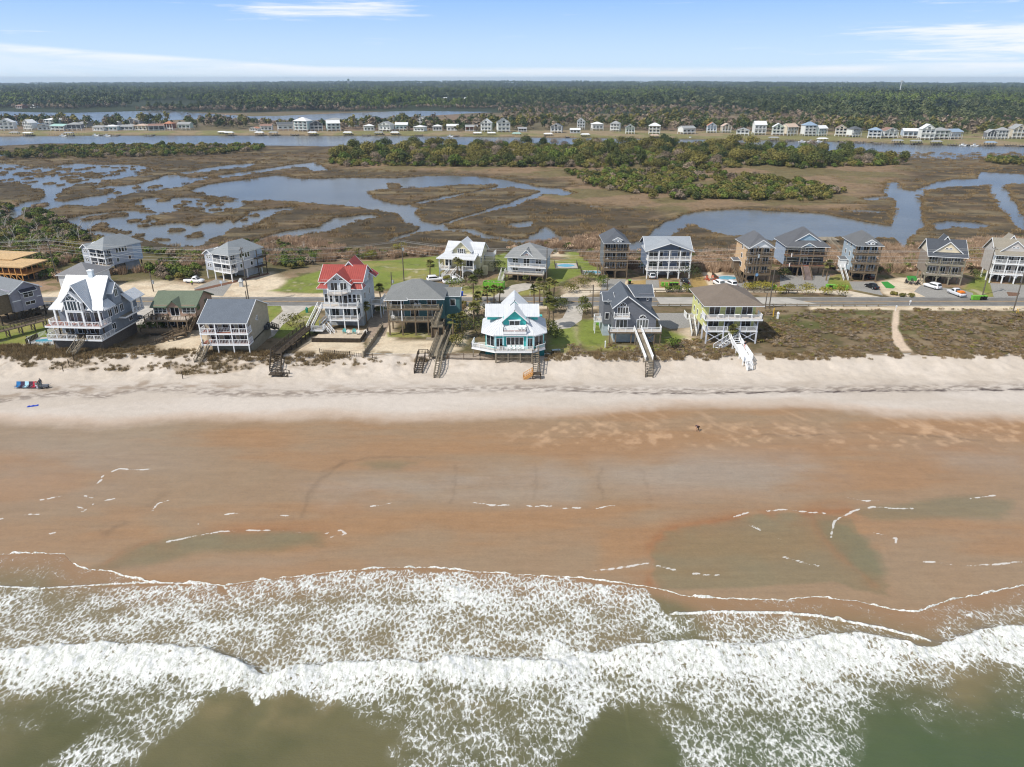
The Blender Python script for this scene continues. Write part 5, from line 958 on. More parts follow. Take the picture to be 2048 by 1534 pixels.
# ================================================================ ROW ACROSS THE ROAD
def tower(label, x, y, rot, w, wallc, roofc, postm, floors, gable, d=9.5, sidew=None, low=3.0, z=2.75):
    """narrow stacked-porch house on piles"""
    h = House('stacked_house', label, x, y, rot, z); wm = siding(wallc); rf = shingle(roofc); fl = [low+2.62*i for i in range(floors)]; top = fl[-1]+2.55
    n = 2 if w < 8 else 3; px_ = [w*i/n for i in range(n+1)]
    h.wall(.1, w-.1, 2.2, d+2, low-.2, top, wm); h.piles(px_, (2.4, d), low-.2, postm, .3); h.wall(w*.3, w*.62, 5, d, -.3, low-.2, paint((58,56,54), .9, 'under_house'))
    for i, f in enumerate(fl):
        h.deck(-.1, w+.1, 0, 2.3, f, BROWNWOOD if postm is not WHITE else LTDECK, postm, .3); h.rail([(0,2.2,f),(0,.1,f),(w,.1,f),(w,2.2,f)], postm, bal=.28)
        k = 3 if w < 8 else 4
        for j in range(k): h.slider('f', w*(j+.5)/k, f, w/k*.62, 2.2, 2, 1.9, mat=WHITE)
    for x_ in px_:
        MB().box(x_-.13, x_+.13, .0, .26, -.6, top).build('post', postm, h.r)
        br = MB()
        for f in [low]+[q+2.62 for q in fl[:-1]]:
            for s in (-1, 1):
                if 0 < x_+s*.6 < w: br.bar((x_,.13,f-1.0),(x_+s*.75,.13,f-.3),.09,.1)
        if br.v: br.build('knee_brace', postm, h.r)
    if gable == 'dormer':
        h.hip(0, w, 0, d+2, top, 2.9, rf, ov=.5); h.wall(w*.35, w*.7, -.1, 3, top+.1, top+1.1, WHITE, 'dormer'); h.gable_y(w*.33, w*.72, -.2, 3.5, top+1.05, .75, rf, WHITE, ov=.2); [h.win('f', w*q, top+.4, .4, .35, -.1, 1) for q in (.46, .6)]
    elif gable == 'front': h.gable_y(0, w, 0, 4.5, top, 2.1, rf, WHITE, ov=.45, fo=.4); h.hip(0, w, .4, d+2, top-.04, 3.2, rf, ov=.42)
    return h, fl, top, rf, wm
def pool(cx, cy, w, d, label, furn=True):
    t = empty('swimming_pool', (cx, cy, 3.0), 0, label=label, cat='pool'); MB().box(-w/2, w/2, -d/2, d/2, -.1, .12).build('patio', paint((176,172,166), .85, 'pool_deck', .1), t)
    P = [(math.cos(2*math.pi*i/24)*w*.33*(1+.18*math.cos(4*math.pi*i/24)), math.sin(2*math.pi*i/24)*d*.3, .1) for i in range(24)]; MB().ext(P, (0,0,.04)).build('pool_water', POOLB, t)
    m = MB(); 
    for s in (-1, 1):
        for i in range(int(d/.5)): y_ = -d/2+i*.5; m.box(s*w/2-.04, s*w/2+.04, y_, y_+.36, 0, 1.2)
    m.build('fence_panel', DARKWOOD, t)
    return t
# tall narrow brown porch house
h, fl, top, rf, wm = tower('tall narrow grey house with three stacked brown porches, arched carport and tiny white dormer', 26.9, 204.3, 0, 6.8, (112,116,120), (84,88,94), BROWNWOOD, 3, 'dormer')
h.stairs((-.9,6,3.0), (-.9,1,.1), 1.1, BROWNWOOD); h.deck(-1.6,0,6,9,3.0,BROWNWOOD)
# blue duplex
def duplex():
    h = House('duplex_house', 'wide blue duplex with white porches and double carport, grey gabled roof', 39.6, 204.3, -1, 2.9); w = 12.4
    bl = siding((112,126,148)); rf = shingle((142,148,154)); h.wall(0, w, 2.2, 13, 2.6, 8.5, bl); h.wall(3.8, 8.6, 5, 12, -.2, 2.6, paint((196,198,200), .7, 'garage_door'))
    for i, x_ in enumerate((0, 3.1, 6.2, 9.3, 12.4)): MB().box(x_-.15, x_+.15, 0, .3, -.4, 8.3).build('post', WHITE, h.r)
    for z in (2.75, 5.75):
        h.deck(-.2, w+.2, 0, 2.3, z, LTDECK, WHITE, .3); h.rail([(0,2.2,z),(0,.1,z),(w,.1,z),(w,2.2,z)], WHITE, bal=.2, sp=1.55)
        for u, ww in ((1.9,2.4),(4.2,.9),(10.2,2.3)): h.slider('f', u, z, ww, 2.2, 2 if ww > 1 else 1, 1.85)
    h.win('f', 6.6, 6.4, .9, 1.5, 2.2, 1); h.piles((0, 6.2, 12.4), (6, 12), 2.6, WHITE, .25)
    h.gable_y(-.6, 13., 0, 7.8, 8.4, 2.3, rf, None, ov=.3, fo=.4); MB().ext([(2.9,2.18,8.3),(9.2,2.18,8.3),(9.2,2.18,9.4),(6.2,2.18,10.5),(2.9,2.18,9.4)], (0,.1,0)).build('gable', bl, h.r)
    MB().ext([(0,.1,8.2),(3.1,.1,8.2),(3.1,.1,9.3),(0,.1,8.5)], (0,.1,0)).build('gable', bl, h.r); MB().ext([(9.3,.1,8.2),(12.4,.1,8.2),(12.4,.1,8.5),(9.3,.1,9.3)], (0,.1,0)).build('gable', bl, h.r)
    h.gable_x(-.2, 12.8, 2.4, 13, 8.5, 2.6, rf, bl, ov=.5)
    b = MB()
    for x_ in (0, 3.1, 6.2, 9.3, 12.4):
        for s in (-1, 1):
            for z in (2.4, 5.4):
                if 0 < x_+s*.5 < 12.4: b.bar((x_,.15,z-.8),(x_+s*.7,.15,z-.1),.09,.1)
    b.build('knee_brace', WHITE, h.r)
duplex()
h, fl, top, rf, wm = tower('narrow peach house with brown porches and broad white front gable', 66.9, 198.3, 2, 6.8, (206,176,140), (92,94,98), BROWNWOOD, 3, 'front', z=2.85)
h.stairs((-1.1,7,3.0), (-1.1,1,.1), 1.2, BROWNWOOD); h.wall(-1.8,-.1,6.5,8.5,2.9,5.6,BROWNWOOD,'stair_landing'); h.roof([[(-2.1,6.2,5.6),(0,6.2,5.6),(0,8.8,6.),(-2.1,8.8,6.)]], rf)
for z in (4, 6.6, 9.2): h.win('l', 6, z, 1.0, 1.2, .1, 1)
MB().tube((2.9,-.1,2.9),(2.9,-.16,2.9),.45,n=14).build('wall_ornament', paint((120,160,200), .5, 'blue_ornament'), h.r)
# navy house with central stair
def navy():
    h = House('big_house', 'wide navy house with central brick red stairway and white edged front gables', 81.0, 207.0, -3, 2.85); w = 11.4
    nv = siding((66,80,92)); rf = shingle((88,90,94)); h.wall(0, w, 2.4, 14, 3.2, 9.2, nv); h.wall(-.05, -.02, 2.4, 14, 3.2, 9.2, paint((150,164,182), .7, 'pale_side'))
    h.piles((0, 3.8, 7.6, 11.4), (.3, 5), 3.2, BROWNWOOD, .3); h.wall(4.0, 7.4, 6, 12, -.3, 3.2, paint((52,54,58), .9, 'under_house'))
    for z in (3.3, 6.4):
        h.deck(-.2, w+.2, 0, 2.5, z, REDDECK, BROWNWOOD, .3)
        for u, n_ in ((2.2,4),(9.2,4)): h.slider('f', u, z, 3.0, 2.4, n_, 1.9, mat=nv)
        h.slider('f', 5.7, z, 1.9, 2.4, 2, 2.1)
    h.rail([(0,2.4,3.3),(0,.1,3.3),(4.6,.1,3.3)], BROWNWOOD); h.rail([(6.8,.1,3.3),(w,.1,3.3),(w,2.4,3.3)], BROWNWOOD); h.rail([(0,2.4,6.4),(0,.1,6.4),(w,.1,6.4),(w,2.4,6.4)], BROWNWOOD)
    h.posts([(0,.1),(3.8,.1),(7.6,.1),(w,.1)], 3.3, 9.1, BROWNWOOD, .22)
    h.hip(-.2, w+.2, 0, 14, 9.15, 4.6, rf, ov=.5); h.gable_y(1.9, 9.7, 1.6, 6, 10.4, 2.4, rf, paint((150,178,196), .7, 'pale_gable'), ov=.3, fo=.3); h.gable_y(3.9, 7.7, -.3, 3, 9.3, 1.1, rf, paint((190,210,222), .7, 'pale_gable2'), ov=.35)
    st = h.stairs((5.7,0,3.3), (5.7,-5.0,.15), 2.2, paint((176,156,150), .8, 'pink_treads'), rmat=BROWNWOOD)
    for k, (u, z_) in enumerate(((.9,4.0),(1.1,6.9))):
        p = wp(h, u, -.05, z_); f = empty('flag', p, label=['red and white flag hanging from the lower navy porch','small red and white flag at the upper navy porch corner'][k], cat='flag'); MB().bar((0,0,0),(0,-.9,.5),.05).build('flag_pole', WHITE, f)
        m = MB(); 
        for i in range(5): m.box(.0, .02, -.9+i*.0, -.1, -.7+i*.2, -.58+i*.2)
        m.build('red_stripe', paint((190,40,44), .7, 'flag_red'), f); MB().box(-.01, .01, -.9, -.1, -.72, .28).build('cloth', WHITE, f)
navy(); D.objects['big_house'].scale = (1, .86, 1)
h, fl, top, rf, wm = tower('narrow light blue house with three brown porches, dark car before its arched carport', 98.6, 201.8, -6, 6.8, (164,180,192), (96,98,100), BROWNWOOD, 3, 'dormer', low=2.9)
h.stairs((-1.2,6,2.9), (-1.2,.4,.1), 1.2, BROWNWOOD, rmat=WHITE); h.wall(-1.9,-.1,5.6,7.6,2.8,5.4,WHITE,'stair_landing'); h.roof([[(-2.2,5.4,5.4),(0,5.4,5.4),(0,8,5.8),(-2.2,8,5.8)]], rf)
for z in (4, 6.6, 9.2):
    for y_ in (5, 8.6): h.win('l', y_, z, .9, 1.2, .1, 1)
def broad(label, x, y, rot, w, wc, rc, pm, gc, sidec, z=2.85, ops=None):
    h = House('big_house', label, x, y, rot, z); wm = siding(wc); rf = shingle(rc); h.wall(0, w, 2.4, 12, 2.8, 8.7, wm)
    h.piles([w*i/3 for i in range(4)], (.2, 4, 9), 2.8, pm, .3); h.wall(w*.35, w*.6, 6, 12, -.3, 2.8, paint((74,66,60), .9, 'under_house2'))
    for z_ in (2.95, 5.95):
        h.deck(-.2, w+.2, 0, 2.5, z_, LTDECK, pm, .3); h.rail([(0,2.4,z_),(0,.1,z_),(w,.1,z_),(w,2.4,z_)], pm, bal=.28)
        for u, n_, ww in (ops or ((1.8,3,2.2),(5.,2,1.2),(8.,3,2.2))): h.slider('f', u*w/10, z_, ww, 2.4, n_, 1.85)
    h.posts([(w*i/3,.12) for i in range(4)], 2.95, 8.6, pm, .22); b = MB()
    for i in range(4):
        for s in (-1, 1):
            if 0 < w*i/3+s*.5 < w: b.bar((w*i/3,.1,1.9),(w*i/3+s*.8,.1,2.6),.09,.1)
    b.build('knee_brace', pm, h.r)
    h.gable_x(0, w, 0, 12.5, 8.6, 3.7, rf, siding(sidec), ov=.5); h.gable_y(w*.12, w*.88, 1.1, 6.5, 9.5, 2.9, rf, paint(gc, .75, 'gable_boards', .06), ov=.35, fo=.4); h.gable_y(w*.3, w*.75, 6, 11, 10.3, 2.9, rf, None, ov=.2)
    for u in (-.55, .55): h.arch('f', w*.5+u*.85, 10.2, .42, 1.08, spokes=1)
    h.r.scale = (1, .78, 1)
    return h
broad('taupe house with charcoal roof and cream front gable holding paired half round windows', 118.0, 198.6, -14, 9.4, (150,138,126), (74,78,84), wood((150,144,126), 'pale_piles'), (222,208,178), (214,206,190))
broad('beige house with white porches and taupe roof at the right edge of the row', 137.7, 199.8, -14, 9.2, (186,180,172), (136,130,118), WHITE, (196,190,184), (196,192,186))
# cottage with white metal roof
def cottage():
    h = House('cottage', 'pale yellow cottage with white metal roofs, wide front porch and palm trees', -21.6, 206.8, -12, 2.75)
    yw = siding((214,206,170)); kw = dict(ribs=.6, th=.12); h.wall(.6, 11.6, 3, 12, -.2, 6.6, yw); h.deck(0, 10.6, 0, 3.1, 2.7, LTDECK, WHITE)
    h.posts([(.1,.1),(3.1,.1),(7.2,.1),(10.5,.1)], -.4, 5.9, WHITE, .26, 'column'); h.rail([(.1,3,2.7),(.1,.1,2.7),(3.1,.1,2.7)], WHITE); h.rail([(5.8,.1,2.7),(10.5,.1,2.7),(10.5,3,2.7)], WHITE)
    for a, b in ((.1,3.1),(7.2,10.5)):
        m = MB()
        for i in range(8):
            t0, t1 = math.pi*i/8, math.pi*(i+1)/8; c, rr = (a+b)/2, (b-a)/2-.1; m.poly([(c+rr*math.cos(t0),.05,1.4+math.sin(t0)*.9),(c+rr*math.cos(t0),.05,2.5),(c+rr*math.cos(t1),.05,2.5),(c+rr*math.cos(t1),.05,1.4+math.sin(t1)*.9)])
        m.build('arched_screen', WHITE, h.r)
    h.roof([[(-.6,-.6,5.9),(11.1,-.6,5.9),(11.3,3.0,7.1),(1.2,3.0,7.1)]], WMET, **kw); h.gable_x(1.4, 11.8, 2.9, 12, 6.8, 2.7, WMET, yw, ov=.5, **kw); h.wall(3.8, 8.9, 2.6, 7, 6.6, 8.2, yw, 'dormer'); h.gable_y(3.6, 9.1, 2.4, 9.5, 8.0, 2.6, WMET, yw, ov=.5, **kw)
    h.win('f', 6.3, 7.0, 1.1, 1.3, 2.38, 2, grid=True); h.win('f', 5.4, 7.1, .35, 1.2, 2.39, 1); h.win('f', 7.2, 7.1, .35, 1.2, 2.39, 1)
    for u in (2, 8.6): h.slider('f', u, 2.7, 1.8, 3)
    h.win('r', 5, 4, 1.4, 1.3, 11.6); h.win('r', 9, 4, 1.0, 1.3, 11.6, 1); h.deck(11.6, 14.4, 9, 12.6, 5.2, LTDECK, WHITE); h.rail([(11.7,9,5.2),(14.4,9,5.2),(14.4,12.6,5.2)], WHITE); h.wall(11.8, 14.2, 9.2, 12.4, -.2, 5.0, yw)
    h.stairs((4.4,.1,2.7), (3.3,-2.4,1.2), 2.4, LTDECK, rmat=WHITE); h.deck(2.0, 5.6, -4.2, -2.4, 1.2, LTDECK, WHITE); h.rail([(2,-2.4,1.2),(2,-4.2,1.2),(4.8,-4.2,1.2)], WHITE); h.stairs((5.6,-3.4,1.2), (8.4,-4.6,.1), 1.4, LTDECK, rmat=WHITE); h.wall(12.0, 13.4, 4.4, 6, -.2, 2.9, yw, 'utility_closet')
cottage()
def paleblue():
    h = House('beach_house', 'pale blue house with grey hip roof and central arched gable above white decks', -1.9, 202.3, -12, 2.85); w = 11
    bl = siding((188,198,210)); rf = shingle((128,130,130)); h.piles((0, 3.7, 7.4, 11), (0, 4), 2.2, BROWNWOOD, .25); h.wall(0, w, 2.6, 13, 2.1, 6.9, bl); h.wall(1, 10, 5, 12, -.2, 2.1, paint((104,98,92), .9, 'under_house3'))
    h.deck(-.4, w+.2, 0, 2.7, 2.2, LTDECK, BROWNWOOD); h.rail([(-.4,2.6,2.2),(-.4,.1,2.2),(w,.1,2.2),(w,2.6,2.2)], paint((206,206,200), .7, 'pale_rail'), bal=.28); h.deck(.6, w+.6, 1.1, 2.7, 4.2, LTDECK, WHITE); h.rail([(.6,2.6,4.2),(.6,1.2,4.2),(w+.5,1.2,4.2),(w+.5,2.6,4.2)], WHITE, bal=.25)
    for u in (2.4, 9.2): h.win('f', u, 5., 1.5, 1.2, 2.6, 2, grid=True); h.win('f', u, 2.8, 1.5, 1., 2.6, 2, grid=True)
    h.slider('f', 5.8, 4.2, 1.7, 2.1, 2); h.wall(4.2, 7.4, 2.1, 5, 4.2, 7.2, bl); h.gable_y(3.6, 8.0, 2.0, 7, 7.0, 2.2, rf, bl, ov=.4); h.arch('f', 5.8, 7.3, .7, 1.98, pane=paint((120,64,52), .4, 'stained_pane')); h.hip(0, w+.4, 1.4, 13, 6.9, 3.2, rf, ov=.5)
    h.stairs((-1.1,2.4,2.2), (-1.1,-2.2,.1), 1.3, paint((206,206,200), .7, 'pale_rail'))
paleblue()
p = at(1770/4.793+740, 460+360/4.793, 3.2); pool(17.0, 220, 7, 6, 'small raised pool behind the pale blue house')
p = at(1183,547); pool(p.x+.5, p.y+1, 7, 5, 'turquoise pool between the brush and the tall narrow house'); p = at(1285,533); pool(p.x-.5, p.y, 4, 5, 'small blue pool left of the blue duplex'); p = at(1459,560); pool(p.x, p.y+2, 7.5, 7, 'kidney pool between the duplex and the peach house')
p = at(1680,538); pool(p.x, p.y, 5, 5, 'shaded pool behind the palm, beside the navy house')
def cottage_b(label, x, y, rot, open_):
    h = House('balcony_house', label, x, y, rot, 2.8); g = siding((176,182,192)); rf = shingle((132,137,140)); w = 10
    h.wall(0, 3.2, 0, 8, 2.9, 8.0, g); h.wall(3.2, w, 2.4, 12.5, 2.9, 8.0, g); h.wall(9.9, 10.02, 9.5, 12.5, 2.9, 8.0, siding((180,194,210)))
    h.wall(-.04, w+.04, -.03, 12.52, 5.32, 5.5, WHITE, 'trim_band')
    for z in (2.95, 5.5): h.deck(3.2, w, -.1, 2.4, z, LTDECK, WHITE, .3); (h.rail([(3.3,.0,z),(w,.0,z),(w,2.4,z)], WHITE, bal=.2 if open_ else 0)); [h.slider('f', u, z, 1.6, 2.4) for u in (4.5, 6.6, 8.8)]; [h.win('f', u, z+.9, .5, 1.0, 0, 1, grid=True) for u in (1.2, 2.1)]
    h.posts([(3.3,.1),(6.5,.1),(9.9,.1)], 0, 8, WHITE, .26); h.posts([(.1,.1)], 0, 2.9, WHITE, .26); h.piles((.2, 5, 9.8), (6, 11.8), 2.9, DARKWOOD if not open_ else WHITE, .26); h.wall(3.5, 8.6, 7, 12, -.2, 2.9, paint((176,180,184), .8, 'ground_room'))
    for y_ in (4.2, 5.2, 6.2, 7.2): h.win('r', y_, 6.3, .7, 1.3, w, 1)
    for y_ in (4, 8): h.win('r', y_, 3.6, .8, 1.1, w, 1)
    h.hip(3.0, w, 0, 12.5, 8.05, 2.9, rf, ov=.5); h.gable_y(0, 3.4, 0, 6, 7.9, 1.1, rf, g, ov=.4); h.roof([[(0,12.5,8.),(0,2,8.),(4,2,9.6),(4,10.5,9.6)]], rf)
    return h
cottage_b('grey blue house with double balcony, left one of the two alike houses across the road', -129.5, 212.2, -26, False)
h = cottage_b('grey blue house with white railed balconies above an open ground floor and white pickup', -89.7, 204.9, -27, True)
h.deck(10, 11.4, 9, 12.5, 2.9, DARKWOOD, DARKWOOD); h.deck(10, 11.4, 9, 12.5, 5.5, DARKWOOD, DARKWOOD); h.posts([(11.3,9.1),(11.3,12.4)], 0, 8, DARKWOOD, .2); h.rail([(11.4,9,5.5),(11.4,12.5,5.5)], DARKWOOD); h.rail([(11.4,9,2.9),(11.4,12.5,2.9)], DARKWOOD)
def small_back():
    a = at(118, 588); h = House('cottage', 'small white cottage with grey hip roof half hidden behind the white metal roof', a.x-1, a.y+3, -5, 3.0); h.wall(0, 9, 0, 9, 0, 4.6, siding((212,216,220))); h.hip(0, 9, 0, 9, 4.6, 2.6, shingle((122,122,124)), ov=.5); h.win('f', 2.5, 2.2, 1, 1.4, 0, 1); h.win('f', 6, 2.2, 1, 1.4, 0, 1)
small_back()
def construction():
    a = at(-20, 560); b = at(66, 556); h = House('construction_frame', 'unfinished timber framed house with raw plywood deck, left of the dead trees', a.x-4, a.y, -10, 2.9, 'construction'); w = 17; ply = wood((208,176,130), 'plywood')
    for x_ in range(0, 18, 2):
        for y_ in (0, 4, 8): MB().box(x_-.1, x_+.1, y_-.1, y_+.1, -.4, 4.4).build('stud', NEWWOOD, h.r)
    MB().box(-.3, w+.3, -.4, 9, 4.4, 4.75).build('plywood_deck', ply, h.r); MB().box(6, w+.1, 0, 8, 2.2, 2.4).build('floor_joists', NEWWOOD, h.r); MB().box(-6, 8, 6, 16, 4.9, 5.1).build('plywood_deck', ply, h.r)
    m = MB()
    for x_ in range(0, 16, 2): m.bar((x_,0,2.4),(x_+2,0,.2),.08,.14)
    m.build('brace', NEWWOOD, h.r)
construction()
# ================================================================ WALKWAYS TO THE BEACH
def wk(label, pts, w, mat, stairs_to, zg=.0, rm=None, sw=None):
    h = House('beach_walkway', label, 0, 0, 0, 0, 'walkway'); h.walk(pts, w, mat, rm, zg=zg)
    if stairs_to: h.stairs(pts[-1], stairs_to, sw or w, mat, rmat=rm)
    return h
P = lambda px, py, z: tuple(at(px, py, z))
h = wk('long brown boardwalk descending from the red roofed house to the sand', [P(618,652,4.6), P(553,706,4.5)], 2.2, DARKWOOD, P(551,742,2.6), 2.6); h.stairs(P(553,746,2.7), P(578,752,2.0), 1.3, DARKWOOD); 
e = P(551,744,2.7); MB().box(e[0]-1, e[0]+1.4, e[1]-1.4, e[1], e[2]-.15, e[2]).build('landing', DARKWOOD, h.r)
h = wk('raised grey boardwalk on dark piles across the lawn at the left edge', [P(-40,672,4.9), P(88,640,4.9)], 1.8, wood((118,104,90), 'walk_wood'), None, 2.8)
h = wk('low sandy brown walkway with dark stairs, right of the teal house sand yard', [P(893,645,3.5), P(868,712,4.0)], 1.9, GREYWOOD, None, 2.9, None)
h = wk('grey handrailed walkway running beside the brown one down to the beach', [P(899,662,3.9), P(880,712,4.2)], 1.1, GREYWOOD, P(873,756,2.1), 2.7)
h = House('beach_stairs', 'short dark beach stairs with gate left of the longer flight', 0, 0, 0, 0, 'stairs'); h.stairs(P(843,712,4.1), P(836,746,2.3), 1.6, DARKWOOD); h.rail([P(836,713,4.1), P(838,708,4.1), P(856,708,4.1), P(862,716,3.9)], DARKWOOD)
h = House('beach_stairs', 'grey stair from the turquoise house ending in a new orange wood flight', 0, 0, 0, 0, 'stairs'); h.walk([P(1071,694,5.8), P(1071,706,5.2)], 1.3, GREYWOOD, zg=3); h.stairs(P(1071,706,5.2), P(1073,742,3.1), 1.3, GREYWOOD, rmat=DARKWOOD); q = P(1073,744,3.1)
MB().box(q[0]-.8, q[0]+.9, q[1]-1.2, q[1]+.2, q[2]-.15, q[2]).build('landing', DARKWOOD, h.r); h.stairs((q[0]-.8,q[1]-.6,q[2]), P(1047,757,2.0), 1.1, NEWWOOD, rmat=wood((206,150,84), 'orange_lumber')); [MB().box(q[0]+a-.1, q[0]+a+.1, q[1]+b-.1, q[1]+b+.1, 1.4, q[2]).build('post', DARKWOOD, h.r) for a in (-.7,.8) for b in (-1.1,.1)]
h = House('beach_walkway', 'white railed walkway from the grey gable house with dark stairs at its foot', 0, 0, 0, 0, 'walkway'); h.walk([P(1274,658,6.0), P(1299,722,4.2)], 1.5, GREYWOOD, WHITE, zg=3.); h.rail([P(1268,660,6.),P(1292,722,4.2)], WHITE, bal=.14); h.rail([P(1281,657,6.),P(1306,720,4.2)], WHITE, bal=.14); h.stairs(P(1299,722,4.2), P(1298,757,1.9), 1.5, GREYWOOD, rmat=DARKWOOD)
h = House('beach_walkway', 'white walkway with side ramp from the yellow green house to the sand', 0, 0, 0, 0, 'walkway'); h.stairs(P(1462,656,6.0), P(1474,688,4.4), 1.9, WHITE); h.walk([P(1474,688,4.4), P(1495,722,3.9)], 1.8, WHITE, WHITE, zg=3.); h.rail([P(1466,690,4.4),P(1487,722,3.9)], WHITE, bal=.14); h.rail([P(1483,686,4.4),P(1505,718,3.9)], WHITE, bal=.14)
h.stairs(P(1496,724,3.9), P(1500,739,2.6), 1.2, WHITE); h.stairs(P(1466,676,4.6), P(1432,698,3.4), 1.4, WHITE)
h = wk('pale grey wooden footbridge over the marsh behind the navy house', [P(1703,522,2.6), P(1658,480,1.6)], 1.6, GREYWOOD, None, .3); q = P(1656,479,1.6); MB().box(q[0]-5, q[0]+4, q[1]-1, q[1]+5, 1.45, 1.6).build('dock_platform', GREYWOOD, h.r)
def low_wall(pts, label, mat=None, ht=1.2, name='low_wall', cat='wall', zoff=0):
    t = empty(name, (0,0,0), label=label, cat=cat); m = MB(); mat = mat or GREYWOOD; ps = MB()
    for (a, b) in zip(pts[:-1], pts[1:]):
        A, B = Vector(at(*a)), Vector(at(*b)); A.z -= .3; B.z -= .3; m.bar(A+Vector((0,0,ht/2+.1)), B+Vector((0,0,ht/2+.1)), .12, ht); k = max(1, int((B-A).length/2))
        for i in range(k+1): c = A.lerp(B, i/k); ps.box(c.x-.1, c.x+.1, c.y-.1, c.y+.1, c.z, c.z+ht+.45)
    m.build('panel', mat, t); ps.build('post', mat, t); return t
low_wall([(766,656),(727,714)], 'grey plank wall between two sand yards, left of the teal house'); low_wall([(903,664),(880,700)], 'short grey plank wall beside the teal house walkway')
def picket(pts, label, mat, ht=1.1, sp=.35, rails=2, zo=0.):
    t = empty('fence', (0,0,0), label=label, cat='fence'); m = MB(); q = MB()
    for a, b in zip(pts[:-1], pts[1:]):
        A, B = at(*a), at(*b); L = (B-A).length
        for i in range(int(L/sp)): c = A.lerp(B, i*sp/L); m.box(c.x-.035, c.x+.035, c.y-.02, c.y+.02, c.z-.2, c.z+ht)
        for i in range(max(1, int(L/2.6))+1): c = A.lerp(B, i/max(1, int(L/2.6))); q.box(c.x-.07, c.x+.07, c.y-.07, c.y+.07, c.z-.3, c.z+ht+.15)
        for k in range(rails): z = ht*(.25+.6*k/max(1, rails-1)); m.bar(A+Vector((0,0,z)), B+Vector((0,0,z)), .03, .05)
    m.build('slats', mat, t); q.build('post', mat, t)
picket([(640,706),(700,712),(745,716)], 'dark sand fence below the pool of the red roofed house', DARKWOOD, .9, .5); picket([(895,718),(960,720),(1060,722)], 'weathered slat fence under the turquoise house deck', wood((120,104,88), 'fence_slats'), 1.3, .16); picket([(1092,712),(1140,700)], 'wire fence at the edge of the lawn right of the turquoise house', GREYWOOD, .9, 1.2)
picket([(55,682),(95,668),(108,660)], 'white pool fence left of the slate blue house', WHITE, 1.0, .3); picket([(55,682),(62,692),(108,690)], 'white pool fence front corner beside the dark skirt', WHITE, 1.0, .3)
pool(at(92,682).x, at(92,682).y, 6, 4.5, 'small pool inside the white fence left of the slate blue house')
# guard rail along the pale bridge stretch of the road
def guard(px0, px1, y, label):
    a, b = at(px0, 606).x, at(px1, 606).x; t = empty('guard_rail', (a, y, 3.0), label=label, cat='guard rail'); m = MB(); m.box(0, b-a, -.05, .05, .55, .8); m.build('rail', GREYWOOD, t)
    for i in range(int((b-a)/3)+1): MB().box(i*3-.1, i*3+.1, .06, .22, -.3, .85).build('post', GREYWOOD, t)
guard(1310, 1760, 176.2, 'weathered guard rail along the sea side of the road'); guard(1165, 1630, 189.4, 'low timber guard rail below the shrubs on the far side of the road')
# ================================================================ VEGETATION
def leafmat(name, a, b, rough=.75):
    m, t, bs = newmat(name); oi = t.new('ShaderNodeObjectInfo').outputs['Random']; ti = t.attr('tint')
    c = t.mix(oi, tuple(lin(*a)), tuple(lin(*b))); k = t.rng(ti, 0, 1, .7, 1.35, False)
    v = t.new('ShaderNodeVectorMath', operation='SCALE'); t.ln(c, v.inputs[0]); t.ln(k, v.inputs['Scale']); t.ln(v.outputs[0], bs.inputs['Base Color'])
    bs.inputs['Roughness'].default_value = rough; bs.inputs['Specular IOR Level'].default_value = .2
    return m
LM = dict(ever=leafmat('evergreen_leaves', (58,70,38), (96,100,50)), olive=leafmat('olive_leaves', (94,92,48), (130,122,64)), bare=leafmat('bare_twigs', (112,100,84), (156,140,120)), yel=leafmat('yellow_green_leaves', (112,116,46), (146,134,60)),
    reed=leafmat('dry_reed', (148,124,100), (186,160,134)), dry=leafmat('dry_grass', (112,94,66), (150,128,92)), dune=leafmat('dune_grass_blades', (118,102,74), (156,138,104)), pine=leafmat('pine_needles', (58,72,46), (88,96,58)), palm=leafmat('palm_fronds', (78,84,40), (112,108,58)), fresh=leafmat('fresh_green_leaves', (84,100,40), (110,122,56)), farmix=leafmat('far_canopy', (66,80,54), (116,120,82)))
BARK = paint((104,88,72), .9, 'bark', .2, 2.); DEAD = paint((206,198,186), .85, 'dead_wood', .1, 2.); PBARK = paint((128,110,88), .9, 'palm_bark', .2, 3.)
def crown_mesh(name, n, rx, rz, ls, seed, mat, lobes=7, z0=0., trunk=False, flat=.0):
    g = np.random.default_rng(seed); L = g.normal(size=(lobes, 3)); L /= np.linalg.norm(L, axis=1)[:, None]; L *= np.array([rx*.55, rx*.55, rz*.45]); L[:, 2] = np.abs(L[:, 2])*.9-rz*.1; lr = g.uniform(.4, .65, lobes)
    k = g.integers(0, lobes, n); d = g.normal(size=(n, 3)); d /= np.linalg.norm(d, axis=1)[:, None]; d[:, 2] = np.where(g.random(n) < .75, np.abs(d[:, 2]), d[:, 2])
    P = L[k]+d*lr[k][:, None]*np.array([rx, rx, rz])*(.75+.3*g.random((n, 1))); P[:, 2] = np.maximum(P[:, 2]+rz*.62, .05)+z0
    N = d+g.normal(size=(n, 3))*.45; N /= np.linalg.norm(N, axis=1)[:, None]; A = np.cross(N, g.normal(size=(n, 3))); A /= np.linalg.norm(A, axis=1)[:, None]+1e-9; B = np.cross(N, A)
    s = ls*g.uniform(.6, 1.4, (n, 1)); V = np.stack([P-A*s-B*s*.5, P+A*s-B*s*.6, P+A*s*.7+B*s*.7, P-A*s*.6+B*s*.6], 1).reshape(-1, 3); F = np.arange(4*n).reshape(-1, 4)
    t = np.repeat(np.clip(.5+g.normal(size=n)*.22+(g.random(lobes)[k]-.5)*.35, 0, 1), 4)
    o = mesh_np(name, V, F, mat, attrs={'tint': t}, smooth=False); return o
